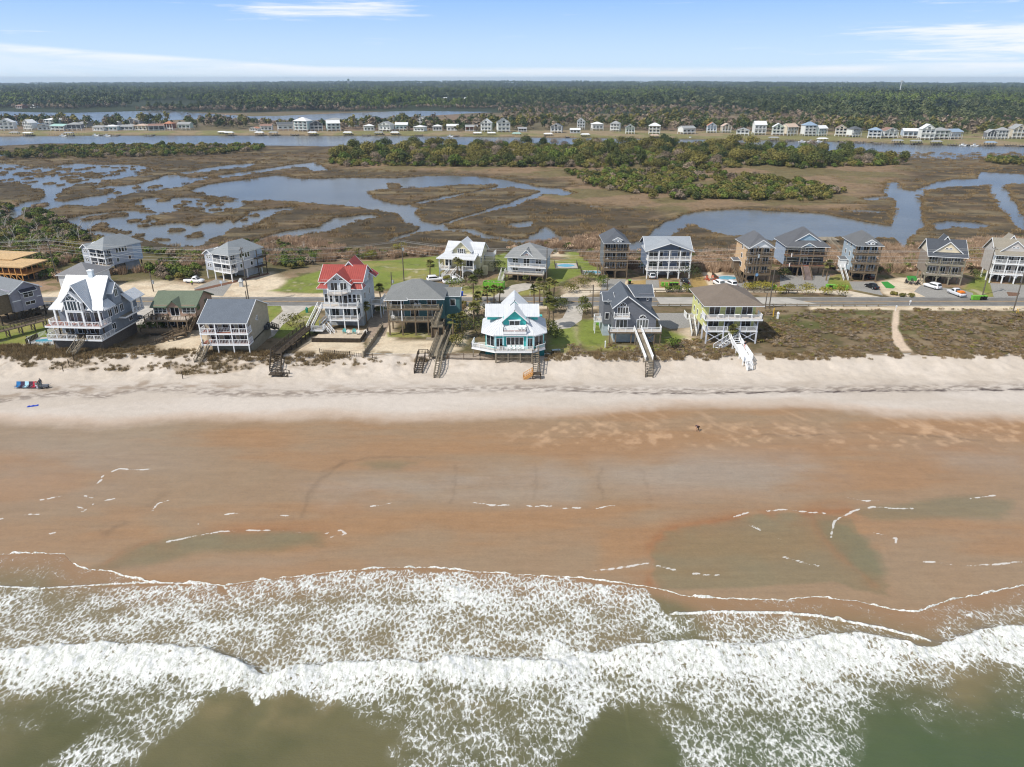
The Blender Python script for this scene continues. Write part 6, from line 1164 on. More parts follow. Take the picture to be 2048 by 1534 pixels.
def tuft_mesh(name, n, h, r, seed, mat, w=.05):
    g = np.random.default_rng(seed); a = g.uniform(0, 2*np.pi, n); rr = r*np.sqrt(g.random(n)); P = np.stack([rr*np.cos(a), rr*np.sin(a), 0*a], 1); b = g.uniform(0, 2*np.pi, n); T = P+np.stack([np.cos(b)*.35*h, np.sin(b)*.35*h, h*g.uniform(.6, 1.1, n)], 1)
    c = g.uniform(0, np.pi, n); W = np.stack([np.cos(c), np.sin(c), 0*c], 1)*w
    V = np.stack([P-W, P+W, T+W*.3, T-W*.3], 1).reshape(-1, 3); return mesh_np(name, V, np.arange(4*n).reshape(-1, 4), mat, attrs={'tint': np.repeat(g.random(n), 4)}, smooth=False)
def hide(o):
    for c in list(o.users_collection): c.objects.unlink(o)
    return o
def scatter(name, pts, scl, protos, label, cat, idx=None):
    """one object: points carrying instances of the prototype meshes"""
    n = len(pts); me = D.meshes.new(name); me.vertices.add(n); me.vertices.foreach_set('co', np.asarray(pts, np.float32).ravel())
    for nm, v in (('scl', scl), ('rot', rng.uniform(0, 6.28, n)), ): me.attributes.new(nm, 'FLOAT', 'POINT').data.foreach_set('value', np.asarray(v, np.float32))
    me.attributes.new('idx', 'INT', 'POINT').data.foreach_set('value', (rng.integers(0, len(protos), n) if idx is None else np.asarray(idx)).astype(np.int32))
    o = D.objects.new(name, me); col.objects.link(o); c = D.collections.new(name+'_kinds')
    for i, p in enumerate(protos): p.name = f'{name}_kind_{i:02d}'; hide(p); c.objects.link(p)
    gt = D.node_groups.new(name, 'GeometryNodeTree'); gt.interface.new_socket('Geometry', in_out='INPUT', socket_type='NodeSocketGeometry'); gt.interface.new_socket('Geometry', in_out='OUTPUT', socket_type='NodeSocketGeometry')
    N = gt.nodes; L = gt.links; gi = N.new('NodeGroupInput'); go = N.new('NodeGroupOutput'); ip = N.new('GeometryNodeInstanceOnPoints'); ci = N.new('GeometryNodeCollectionInfo'); ci.inputs[0].default_value = c; ci.inputs[1].default_value = True; ci.inputs[2].default_value = True
    ip.inputs['Pick Instance'].default_value = True; L.new(gi.outputs[0], ip.inputs['Points']); L.new(ci.outputs[0], ip.inputs['Instance'])
    def na(nm, t): a = N.new('GeometryNodeInputNamedAttribute'); a.data_type = t; a.inputs['Name'].default_value = nm; return a.outputs[0]
    L.new(na('idx', 'INT'), ip.inputs['Instance Index']); cx = N.new('ShaderNodeCombineXYZ'); L.new(na('rot', 'FLOAT'), cx.inputs[2]); L.new(cx.outputs[0], ip.inputs['Rotation']); L.new(na('scl', 'FLOAT'), ip.inputs['Scale']); L.new(ip.outputs[0], go.inputs[0])
    md = o.modifiers.new('scatter', 'NODES'); md.node_group = gt; return tag(o, label, cat, kind='stuff')
def inpoly(pts, n, jit=0., minp=None):
    P = wpoly(pts); x0, y0 = P.min(0); x1, y1 = P.max(0); X = rng.uniform(x0, x1, n); Y = rng.uniform(y0, y1, n); k = sdf(P, X, Y, 2) > 0; return X[k], Y[k]
def area(pts): P = wpoly(pts); x, y = P.T; return abs(np.dot(x, np.roll(y, 1))-np.dot(y, np.roll(x, 1)))/2
def fill(polys, dens):
    X = []; Y = []
    for p in polys:
        P = wpoly(p); bb = np.prod(P.max(0)-P.min(0)); x, y = inpoly(p, int(bb*dens)); X.append(x); Y.append(y)
    return np.concatenate(X), np.concatenate(Y)
WP = [wpoly(p) for p in WATER]; IP = [wpoly(p) for p in ISLES]
def dry(X, Y, m=1.):
    w = np.full(X.shape, -5.)
    for p in WP: w = np.maximum(w, sdf(p, X, Y, 5))
    for p in IP: w = np.minimum(w, -sdf(p, X, Y, 5))
    return w < -m
def zg(Y): return prof(Y)
F1 = [(655,328),(700,306),(800,296),(1000,296),(1200,294),(1400,292),(1495,294),(1510,314),(1560,330),(1400,344),(1200,338),(1000,336),(800,334),(700,335)]
F2 = [(1495,300),(1600,304),(1700,309),(1800,324),(1815,331),(1600,340),(1500,328)]; F3 = [(1130,347),(1300,347),(1450,347),(1600,368),(1690,386),(1650,404),(1400,402),(1280,400),(1180,374)]
F4 = [(-40,303),(120,296),(250,294),(400,292),(530,294),(520,303),(400,312),(130,318),(-40,316)]; F5 = [(1960,322),(2080,316),(2080,332),(1990,330)]
F6 = [(-60,420),(60,410),(150,455),(190,490),(260,545),(200,545),(100,560),(-60,548)]; F7 = [(292,500),(400,515),(405,558),(330,562),(292,540)]; F8 = [(508,500),(560,490),(640,512),(636,528),(560,548),(520,530)]
HS = [(-150,262,10), (-128,222,16),(-122,230,14),(-82,212,14),(-88,222,12),(-15,213,12),(3,210,10),(30,210,8),(46,212,10),(70,204,9),(87,215,10),(102,208,9),(124,204,10),(143,206,10),(17,220,6)]
def clear(X, Y):
    k = np.ones(X.shape, bool)
    for x, y, r in HS: k &= np.hypot(X-x, Y-y) > r*.95
    return k
# --- mid-ground woodland: individual trees
tree_grp = 'maritime trees of the marsh island'
def make_tree(name, label, mat, h, r, seed, n=900, group=tree_grp, ls=.27):
    t = empty(name, label=label, cat='tree', group=group); tr = MB(); g = random.Random(seed)
    tr.tube((0,0,-.5), (.2,.1,h*.45), .16, .1, 6)
    for i in range(5): a = g.uniform(0, 6.28); tr.tube((.1,.05,h*.25), (math.cos(a)*r*.6, math.sin(a)*r*.6, h*.7), .08, .03, 5)
    tr.build('trunk', BARK, t); c = crown_mesh('crown', n, r, h*.62, ls, seed, mat, 16, h*.12); c.parent = t; return t
protoT = [make_tree('live_oak', '', LM['ever'], 6.5, 3.6, 1), make_tree('live_oak', '', LM['olive'], 7.2, 4.0, 2), make_tree('cedar_tree', '', LM['ever'], 7.5, 2.6, 3), make_tree('bare_tree', '', LM['bare'], 5.6, 3.4, 4, 700, ls=.18), make_tree('live_oak', '', LM['fresh'], 5.2, 3.2, 5), make_tree('live_oak', '', LM['olive'], 5.6, 4.6, 6)]
TL = ['dark evergreen oak crown in the marsh island wood','olive brown rounded oak crown in the marsh island wood','dark narrow cedar crown in the marsh island wood','grey leafless tree among the green crowns of the island wood','fresh green oak crown in the marsh island wood','wide low olive crown in the marsh island wood']
X, Y = fill([F1, F2], .012); k = rng.permutation(len(X)); X, Y = X[k], Y[k]; keep = []
for x, y in zip(X, Y):
    if all((x-a)**2+(y-b)**2 > (5.5+.004*y)**2 for a, b in keep): keep.append((x, y))
    if len(keep) >= 290: break
used = set()
for i, (x, y) in enumerate(keep):
    q = rng.choice([0,0,1,1,2,3,4,5]); s = rng.uniform(1.0, 1.75)
    o = protoT[q] if q not in used else copy_tree(protoT[q])
    used.add(q); o.location = (x, y, .55); o.scale = (s, s, s*rng.uniform(.85, 1.15)); o.rotation_euler = (0,0,rng.uniform(0, 6.28)); o['label'] = TL[q]; o['group'] = ['dark oaks of the island wood','olive oaks of the island wood','cedars of the island wood','bare trees of the island wood','fresh green oaks of the island wood','wide low oaks of the island wood'][q]
for q in range(6):
    if q not in used: protoT[q].location = (0, 500, 0)
bush = lambda nm, m, s, n=160, r=1.5, h=1.5, ls=.24: crown_mesh(nm, n, r, h, ls, s, LM[m], 6)
def stuffpts(polys, dens, z=None, wat=True):
    X, Y = fill(polys, dens); k = clear(X, Y)
    if wat: k &= dry(X, Y)
    X, Y = X[k], Y[k]; return np.stack([X, Y, (zg(Y)+.05 if z is None else np.full(X.shape, z))], 1)
def noisy(P, s, lo, seed=0): k = fbm(P[:, 0], P[:, 1], s, 3, seed) > lo; return P[k]
# understorey and thickets
p = np.concatenate([noisy(stuffpts([F1, F2], .075), 20, .3, 7), noisy(stuffpts([F3, F5], .08), 18, .34, 9), noisy(stuffpts([F4], .04), 30, .33, 3)])
scatter('thicket', p, rng.uniform(.9, 2.3, len(p))*(.7+.5*vnoise(p[:,0]/15, p[:,1]/15)), [bush('b', m, i, 380, ls=.17) for i, m in enumerate(['ever','olive','olive','bare','fresh','ever','olive'])], 'mixed evergreen and bare thicket spread over the marsh islands', 'thicket')
p = np.concatenate([noisy(stuffpts([F6], .24), 10, .36, 21), stuffpts([F7], .3), noisy(stuffpts([F8], .22), 8, .3, 5)])
scatter('coastal_thicket', p, rng.uniform(.5, 1.4, len(p)), [bush('b', m, 20+i, 420, ls=.17) for i, m in enumerate(['ever','fresh','olive','bare','fresh','bare','ever'])], 'dense dark evergreen scrub behind the left hand houses', 'thicket')
# reeds, dry grass and brush behind the right hand row
BACK = [(-100,470),(300,520),(560,470),(700,500),(900,505),(1000,500),(1210,470),(1300,500),(1480,500),(1700,500),(2048,480),(2200,470),(2200,560),(1990,560),(1960,545),(1850,545),(1760,548),(1700,545),(1420,545),(1290,545),(1200,540),(1150,505),(1000,515),(880,512),(700,520),(560,530),(100,560),(-100,560)]
p = noisy(stuffpts([BACK], .42), 9, .40, 31); scatter('reeds', p, rng.uniform(.7, 1.5, len(p)), [tuft_mesh('r', 130, 1.7, .9, 40+i, LM['reed'], .035) for i in range(3)]+[crown_mesh('r', 150, 1.2, 1.1, .12, 44, LM['reed'], 5)], 'pinkish tan reeds standing behind the houses across the road', 'reeds')
p = noisy(stuffpts([BACK], .10), 7, .5, 35); scatter('brush', p, rng.uniform(.4, 1.1, len(p)), [bush('b', m, 60+i, 240, ls=.16) for i, m in enumerate(['ever','fresh','bare','olive','ever'])], 'low green and grey brush scattered through the reeds', 'brush')
# marsh grass: tufts over the marsh flats for relief at the banks
MARSH = [(-200,305),(2250,305),(2250,500),(1000,492),(560,470),(300,500),(100,450),(-200,430)]
P_ = stuffpts([MARSH], .018); P_[:, 2] = .45; P_ = P_[dry(P_[:,0], P_[:,1], .2)]; scatter('marsh_grass', P_, rng.uniform(.7, 1.6, len(P_)), [tuft_mesh('g', 90, .8, 1.6, 70+i, LM['dry'], .06) for i in range(3)], 'short brown cordgrass covering the marsh flats', 'marsh grass')
P_ = np.concatenate(EDGE); P_ = P_[rng.permutation(len(P_))[:60000]]; scatter('bank_grass', P_, rng.uniform(.6, 1.1, len(P_)), [tuft_mesh('g', 60, .6, .8, 75+i, LM['dry'], .05) for i in range(3)], 'taller brown grass lining the banks of the marsh pools and creeks', 'bank grass')
# sea-side scrub strip and dune grass
SCR = [(1140,690),(1330,690),(1380,660),(1530,622),(1780,619),(1782,650),(1780,690),(1810,714),(1140,714)]; SCR2 = [(1806,619),(2200,619),(2200,712),(1845,712),(1815,690),(1800,655)]
p = noisy(stuffpts([SCR, SCR2], 3.0, wat=False), 4, .4, 41); hs = [(48,158,10),(27,154,9)]
for x, y, r in hs: p = p[np.hypot(p[:,0]-x, p[:,1]-y) > r]
scatter('dune_scrub', p, rng.uniform(.2, .66, len(p))*(.5+vnoise(p[:,0]/6, p[:,1]/4)), [bush('b', m, 80+i, 130, 1.0, .6, .1) for i, m in enumerate(['bare','bare','dry','olive','dry','bare','dry','bare'])]+[tuft_mesh('g', 70, .8, .7, 90, LM['dry'], .03)], 'low grey brown and green scrub on the dunes right of the last house', 'scrub')
DUN = [(-100,690),(280,690),(400,700),(560,712),(720,714),(900,712),(925,724),(700,732),(520,734),(430,748),(350,750),(250,742),(100,738),(-100,740)]
X, Y = fill([DUN], 3.4); k = .55*fbm(X, Y*1.3, 3.2, 5, 61)+.45*fbm(X, Y, .9, 3, 65)+rng.normal(size=len(X))*.03 > .535; X, Y = X[k], Y[k]; Z = prof(Y+(fbm(X, Y*0+5, 14, 3, 9)-.5)*5*sstep(Y, 126, 136)*sstep(-Y, -SPLIT-.1, -139.))+sstep(Y, 128, 134)*(1-sstep(Y, 138.5, 140.9))*(fbm(X, Y, 3.2, 4, 21)-.5)*(.5+.5*sstep(-X, 5, 30))
tf = lambda s: tuft_mesh('g', 46, .5, .34, s, LM['dune'], .022)
scatter('dune_grass', np.stack([X,Y,Z], 1), rng.uniform(.5, 1.15, len(X)), [tf(100), tf(101), tf(102)], 'brown tufted dune grass on the humps above the beach at left', 'dune grass')
TOPS = [(-100,686),(600,700),(900,714),(1800,716),(2200,716),(2200,709),(1840,710),(1400,700),(1200,705),(900,700),(735,716),(620,716),(580,700),(520,690),(380,700),(280,690),(-100,680)]
p = noisy(stuffpts([[(100,695),(590,706),(740,716),(740,722),(400,722),(100,716)], [(1090,706),(1800,708),(1810,720),(1090,722)], [(1840,706),(2200,706),(2200,719),(1840,718)], [(-100,690),(100,690),(100,720),(-100,720)]], 3.5, wat=False), 2.5, .42, 51)
scatter('dune_grass', p, rng.uniform(.6, 1.3, len(p)), [tf(110), tf(111), tuft_mesh('g', 60, .6, .5, 112, LM['dry'], .03)], 'ragged fringe of dry grass along the dune crest', 'dune grass')
# individual shrubs near road and yards
def shrub(px, py, r, hh, m, seed, label, group=None, z=None):
    t = empty('shrub', at(px, py) if z is None else at(px, py, z), 0, label=label, cat='shrub', group=group); s = MB(); g = random.Random(seed)
    for i in range(5): a = g.uniform(0, 6.28); s.tube((0,0,-.1), (math.cos(a)*r*.5, math.sin(a)*r*.5, hh*.6), .05, .02, 5)
    s.build('stem', BARK, t); c = crown_mesh('foliage', 520, r, hh, .13, seed, LM[m], 8); c.parent = t; return t
SH = [(1203,572,2.2,2.2,'fresh','green shrub at the roadside below the tall narrow house'),(1353,583,1.7,1.4,'fresh','small green shrub on the median below the lime bins'),(1336,584,1.4,1.2,'fresh','leftmost of the small median shrubs below the blue duplex'),(1372,583,1.9,1.7,'yel','yellowish shrub on the median below the black car'),(1385,585,1.2,1.0,'fresh','smallest shrub at the right end of the duplex median'),
 (1496,581,2.0,1.6,'yel','yellow green shrub at the left end of the long hedge'),(1510,582,2.3,1.9,'yel','yellow green hedge shrub, second from the left'),(1523,583,2.5,2.0,'yel','full yellow green hedge shrub in the middle of the row'),(1536,582,2.1,1.8,'yel','yellow green hedge shrub beside the leaning pole'),(1562,588,1.9,1.5,'yel','rounded yellow green shrub right of the leaning pole'),(1578,587,1.8,2.1,'olive','olive shrub, taller and looser, between rounded yellow ones'),(1610,590,2.8,2.4,'yel','largest yellow green shrub in front of the navy house drive'),
 (1650,589,2.1,1.7,'yel','rounded yellow green shrub right of the navy house stairway'),(1679,591,2.3,2.5,'yel','tall yellow green shrub at the end of the roadside hedge'),(1167,608+6,1.6,2.2,'ever','dark clipped shrub left of the grey gable house'),(1171,627,2.3,2.0,'ever','dark shrub at the corner of the curving drive'),(1347,697,1.9,1.6,'fresh','green yucca like shrub in the scrub right of the white walkway'),
 (583,652,3.6,2.2,'olive','wide brown green shrub on the lawn beside the long boardwalk'),(293,667,2.0,2.2,'fresh','bright green shrub, left of two under the green house deck'),(318,664,2.6,2.4,'fresh','bright green shrub, right of two under the green house deck'),(912,580,3.4,2.4,'fresh','wide round green shrub before the cottage with the white roof'),(943,577,3.0,2.6,'bare','tan brown bush beside the round green shrub and dumpster'),(955,556,2.0,2.0,'ever','dark shrub under the cottage side wall'),(992,542,2.8,2.6,'ever','dark tree like shrub behind the cottage'),
 (895,562,1.4,1.2,'yel','small yellow green shrub by the cottage cars'),(1378,558,3.6,3.4,'ever','large dark shrub in the shade right of the blue duplex'),(1565,556,2.4,2.2,'ever','shaded shrub between the peach and navy houses'),(1950,560,2.6,2.4,'ever','dark shrub in the shade right of the taupe house'),(1940,528,2.6,4.2,'olive','tall loose olive shrub behind the taupe house'),(1026,517,2.4,3.0,'ever','dark palm like shrub left of the pale blue house roof'),(1160,575,3.0,2.0,'olive','brown green shrub in the strip left of the shell drive'),(1140,585,2.6,1.8,'olive','scruffy shrub, second in the strip left of the shell drive'),(1178,560,2.6,2.0,'olive','scruffy shrub furthest back in the strip near the blue pool'),
 (924,612,1.3,1.0,'olive','small rust brown shrub in the sandy yard behind the teal house'),(925,622,1.0,1.4,'dry','dry brown shrub in the sandy yard behind the teal house'),(922,670,2.6,2.2,'olive','grey green shrub beside the walkway left of the turquoise house'),(935,655,3.0,2.6,'olive','broad grey green shrub under the palms left of the turquoise house'),(915,690,2.4,1.9,'olive','lowest grey green shrub beside the fence left of the turquoise house'),(950,640,3.0,3.6,'ever','dark tall hedge left end of the turquoise house'),(958,672,2.6,3.6,'ever','dark hedge against the turquoise house wall'),(1098,668,2.2,3.0,'ever','dark shrub against the right wall of the turquoise house'),(1110,676,2.2,2.0,'ever','lower dark shrub on the lawn right of the turquoise house'),(1108,622,3.2,3.0,'ever','dark hedge under the palm group right of the white roof'),(1122,616,2.4,2.0,'ever','dark shrub beside the curved drive, behind the palms'),(762,625,1.6,1.2,'yel','small yellow shrub at the foot of the palm by the road'),(1275,632,1.1,.9,'dry','dry tuft shrub by the guard rail'),(1788,590,1.0,.7,'olive','low plant at the left of the planted oval'),(1805,593,1.0,.7,'olive','low plant at the centre of the planted oval'),(1822,594,1.0,.7,'olive','low plant at the right of the planted oval'),(1455,582,1.2,.9,'ever','small dark shrub left of the parked white cars'),(205,498,3.6,3.4,'yel','golden yellow bush left of the balconied house'),(150,503,4,3.6,'yel','golden yellow bush further left, among dead trees'),(68,500,3.2,3.,'fresh','bright green bush in the left thicket'),(745,520,3.0,2.6,'yel','bright yellow green bush at the back of the big lawn'),(800,505,3.2,2.8,'yel','pale green bush at the marsh edge behind the lawn')]
for i, (px, py, r, hh, m, lb) in enumerate(SH): shrub(px, py, r, hh, m, 300+i, lb)
# palms
def make_palm(h, seed, nf=34):
    t = empty('palm_tree', cat='palm'); g = random.Random(seed); tr = MB(); k = 7; pr = Vector((0,0,-.2)); lean = (g.uniform(-.3, .3), g.uniform(-.3, .3))
    for i in range(k): q = Vector((lean[0]*((i+1)/k)**2, lean[1]*((i+1)/k)**2, h*(i+1)/k)); tr.tube(pr, q, .2-.06*i/k, .19-.06*i/k, 8); pr = q
    tr.build('trunk', PBARK, t); V = []; F = []; T = []
    for i in range(nf):
        a = g.uniform(0, 6.28); el = g.uniform(-.7, 1.3); L = g.uniform(1.0, 1.5); d = Vector((math.cos(a)*math.cos(el), math.sin(a)*math.cos(el), math.sin(el))); s = d.cross(Vector((0,0,1))).normalized(); tint = g.uniform(.2, 1) if el > -.2 else g.uniform(.7, 1.)
        c = pr+d*L*.55; up = s.cross(d)
        for j in range(11):       # fan of leaflets with drooping tips
            b = (j-5)/5*1.15; dd = (d*math.cos(b)+s*math.sin(b)); w = dd.cross(up).normalized()*.045; tip = c+dd*L*.62-Vector((0,0,.22)); n = len(V)
            V += [tuple(c-w), tuple(c+w), tuple(c+dd*L*.35+w*1.5), tuple(c+dd*L*.35-w*1.5), tuple(tip)]; F += [(n,n+1,n+2,n+3)]; T += [tint]*5; F += [(n+3,n+2,n+4,n+4)]
        n = len(V); w = s*.03; V += [tuple(pr-w), tuple(pr+w), tuple(c+w), tuple(c-w)]; F.append((n,n+1,n+2,n+3)); T += [tint]*4
    me = D.meshes.new('fronds'); me.from_pydata(V, [], [f if f[2] != f[3] else f[:3] for f in F]); me.materials.append(LM['palm']); me.attributes.new('tint', 'FLOAT', 'POINT').data.foreach_set('value', np.array(T, np.float32)); o = D.objects.new('fronds', me); col.objects.link(o); o.parent = t; return t
PALMS = [(947,606,6.2,'tall palm at the roadside left of the turquoise house'),(762,608,4.2,'palm standing in the sand left of the teal house roof'),(734,648,4.6,'yellowish palm at the right corner of the red roofed house'),(907,680,5.0,'palm, left one of two beside the grey walkway'),(925,676,5.2,'palm, right one of two beside the grey walkway'),(948,655,5.0,'bushy palm against the hedge left of the turquoise house'),(958,618,3.6,'palm left of the white roof, lowest in its row'),(975,608,3.8,'palm left of the white ridge, near the road'),(988,606,3.8,'palm left of the white ridge, middle of three'),(999,605,3.4,'palm nearest the white ridge on its left'),(955,630,4,'palm behind the dark hedge left of the turquoise house'),
 (1068,612,4.6,'palm right of the white ridge, nearest it'),(1079,606,5.6,'tall palm in the group right of the white ridge'),(1088,612,5.2,'palm in the middle of the group right of the white roof'),(1098,604,5.4,'palm beside the road in the group right of the white roof'),(1107,610,5.6,'rightmost palm by the road near the curved drive'),(1097,655,6.4,'tall slim palm at the right eave of the turquoise house'),(1106,658,6.0,'slim palm beside the curved drive, right of the turquoise house'),(1095,628,4.6,'bushy palm above the hedge right of the turquoise house'),
 (860,556,4.2,'rounded palm on the lawn left of the cottage'),(915,560,5.6,'palm before the cottage stairs, left trunk'),(922,562,5.2,'palm before the cottage stairs, right trunk'),(1052,566,1.8,'small golden palm under the pale blue house'),(1652,561,5.0,'palm in a white ring right of the navy house'),(1462,690,3.6,'brown palm beneath the white walkway of the yellow green house'),(560,500,3,'low palm like tuft at the back of the lawn')]
pp = [make_palm(1.0*h_, 500+i) for i, h_ in enumerate((4.0, 4.6, 5.4))]
for i, (px, py, h_, lb) in enumerate(PALMS):
    j = int(np.argmin([abs(h_-q) for q in (4.0, 4.6, 5.4)])); o = pp[j] if 'used' not in pp[j] else copy_tree(pp[j]); pp[j]['used'] = 1
    o.location = at(px, py); s = h_/(4.0, 4.6, 5.4)[j]; o.scale = (max(s, .8), max(s, .8), s); o.rotation_euler = (0,0,i*1.3); o['label'] = lb; o['group'] = 'cabbage palms around the beach houses'
for o in list(D.objects):
    if 'used' in o: del o['used']
# dead, bleached trees in the left thicket
def dead_tree(px, py, h_, seed, label):
    t = empty('dead_tree', at(px, py), seed*1.1, label=label, cat='dead tree', group='bleached dead trees'); g = random.Random(seed); tr = MB(); br = MB()
    def grow(mb, p, d, L, r, lv):
        for i in range(3):
            q = p+d*L/3; mb.tube(p, q, r, r*.8, 5); p = q; r *= .8; d = (d+Vector((g.uniform(-.3,.3), g.uniform(-.3,.3), g.uniform(-.1,.2)))).normalized()
            if lv > 0: grow(br, p, (d+Vector((g.uniform(-1,1), g.uniform(-1,1), g.uniform(-.2,.5)))).normalized(), L*.62, r*.7, lv-1)
    grow(tr, Vector((0,0,-.2)), Vector((.1,.05,1)).normalized(), h_, .14, 3); tr.build('trunk', DEAD, t); br.build('branch', DEAD, t)
for i, (px, py, h_) in enumerate([(160,480,5.),(85,520,5.5),(60,498,5),(30,480,5),(12,465,5),(100,505,4.5),(140,500,4.2),(50,445,4.5),(182,470,3.5),(75,470,4),(120,490,4),(610,505,2.6),(25,505,4.5),(5,440,5)]):
    dead_tree(px, py, h_, 700+i, ['tallest bleached dead tree beside the marsh pool','bleached dead tree above the plywood frame','pale dead tree in the middle of the left thicket','dead tree with bare white limbs near the left edge','dead white tree cut close to the left edge','dead tree between the plywood and the golden bush','white snag left of the balconied house','small snag at the back of the left thicket','low dead tree at the marsh pool edge','thin dead tree at the back left of the thicket','leafless pale tree above the utility pole','fallen grey dead branches behind the dark thicket by the lawn','dead tree directly above the plywood deck','far left dead tree at the pool bank'][i])
# ================================================================ FAR SHORE: forest, houses, docks
FB = [(-200,217),(0,217),(400,223),(640,226),(830,217),(1000,218),(1200,219),(1400,220),(1500,223),(1620,239),(1750,250),(2048,258),(2300,262)]
fbc = curve(FB); dd = 980.; PX = []; PS = []
while dd < 8500:
    s = min(8+(dd-1000)*.003, 17); row = s*(1.1 if dd < 2000 else 1.1+(dd-2000)/900); hw = halfw(np.array(dd)); n = int(2*hw/s); x = rng.uniform(-hw, hw, n); y = dd+rng.uniform(0, row, n); k = y > fbc(x)+(fbm(x, y, 60, 3, 401)-.5)*80
    x, y, = x[k], y[k]; PX.append(np.stack([x, y, np.interp(y, [0,880,900,1e5], [.6,1.6,1.6,1.6])+sstep(y, 1500, 5000)*(1+19*sstep(y, 4000, 8000)*np.exp(-(x/(y*.42))**2))*(1-sstep(y, 9000, 26000)*.7)-1.], 1)); PS.append(np.full(len(x), s/8.5)*rng.uniform(.8, 1.3, len(x))); dd += row
PX = np.concatenate(PX); PS = np.concatenate(PS)
def pine(i, m, n=120, r=4.6, h_=6.5, z0=5.): return crown_mesh('p', n, r, h_, .95, 800+i, LM[m], 8, z0)
kinds = [pine(0,'pine'),pine(1,'pine'),pine(2,'farmix'),pine(3,'pine',r=3.2,h_=9),pine(4,'farmix'),pine(5,'fresh',h_=7),pine(6,'bare',h_=6,z0=1)]
cz_ = fbm(PX[:,0], PX[:,1]*.5, 210, 4, 431); kp = (cz_ < .64)|(PX[:,1] < 1250); PX = PX[kp]; PS = PS[kp]
f = fbm(PX[:,0], PX[:,1]*.6, 170, 5, 405)+rng.normal(size=len(PX))*.03; idx = np.where(f < .5, rng.integers(0, 5, len(PX)), rng.integers(2, 6, len(PX))); edge = PX[:,1]-fbc(PX[:,0]); idx = np.where((edge < 150)&(rng.random(len(PX)) < .55), 6, idx); idx = np.where((f > .56)&(rng.random(len(PX)) < .5), 5, idx)
scatter('forest', PX, np.minimum(PS, 1.35)*rng.uniform(.8, 1.15, len(PS))*np.where(edge < 120, .7, 1.)*(.55+.85*fbm(PX[:,0], PX[:,1], 330, 4, 433)), kinds, 'dark mixed pine forest covering the mainland to the horizon', 'forest', idx)
# scattered brush on the far plain and behind the canal houses
X, Y = fill([[(1000,247),(1200,250),(1500,252),(1700,262),(2200,276),(2200,262),(1700,240),(1500,222),(1000,218)],[(560,262),(1000,266),(1000,250),(800,246),(560,250)],[(-200,256),(560,256),(560,250),(420,246),(420,250),(-200,254)]], .0042)
k = (fbm(X, Y, 50, 3, 411) > .44); X, Y = X[k], Y[k]; scatter('scrub', np.stack([X, Y, X*0+1.2], 1), rng.uniform(.7, 1.7, len(X)), [crown_mesh('s', 100, 3, 4.4, .6, 820+i, LM[m], 6) for i, m in enumerate(['ever','bare','olive','pine','bare'])], 'grey and green scrub on the far brown plain and behind the canal houses', 'scrub')
X, Y = fill([[(1020,262),(1330,264),(1500,266),(1500,250),(1300,244),(1020,246)],[(700,262),(1010,264),(1010,250),(700,250)],[(1500,268),(1960,276),(2200,276),(2200,262),(1500,252)],[(380,258),(500,260),(500,250),(380,250)],[(-100,256),(380,256),(380,248),(-100,248)]], .010)
k = (fbm(X, Y, 40, 3, 415) > .46); X, Y = X[k], Y[k]; scatter('shore_trees', np.stack([X, Y, X*0+1.3], 1), rng.uniform(.8, 1.7, len(X)), [crown_mesh('s', 140, 3.2, 6, .6, 830+i, LM[m], 7, .5) for i, m in enumerate(['ever','pine','olive','bare'])], 'dark wood standing behind the row of canal houses', 'wood')
FW = {k: paint(c, .7, 'far_wall_'+k, .05) for k, c in dict(w=(222,224,222), a=(196,216,216), g=(170,174,176), t=(206,196,176), r=(140,98,82), b=(184,198,212), n=(192,204,190), d=(120,122,126)).items()}
FR = {k: paint(c, .7, 'far_roof_'+k, .06, 1.) for k, c in dict(w=(216,218,218), g=(150,152,152), d=(90,94,98), b=(138,158,178), r=(140,110,96), p=(190,168,150), a=(156,190,182), o=(178,124,96)).items()}
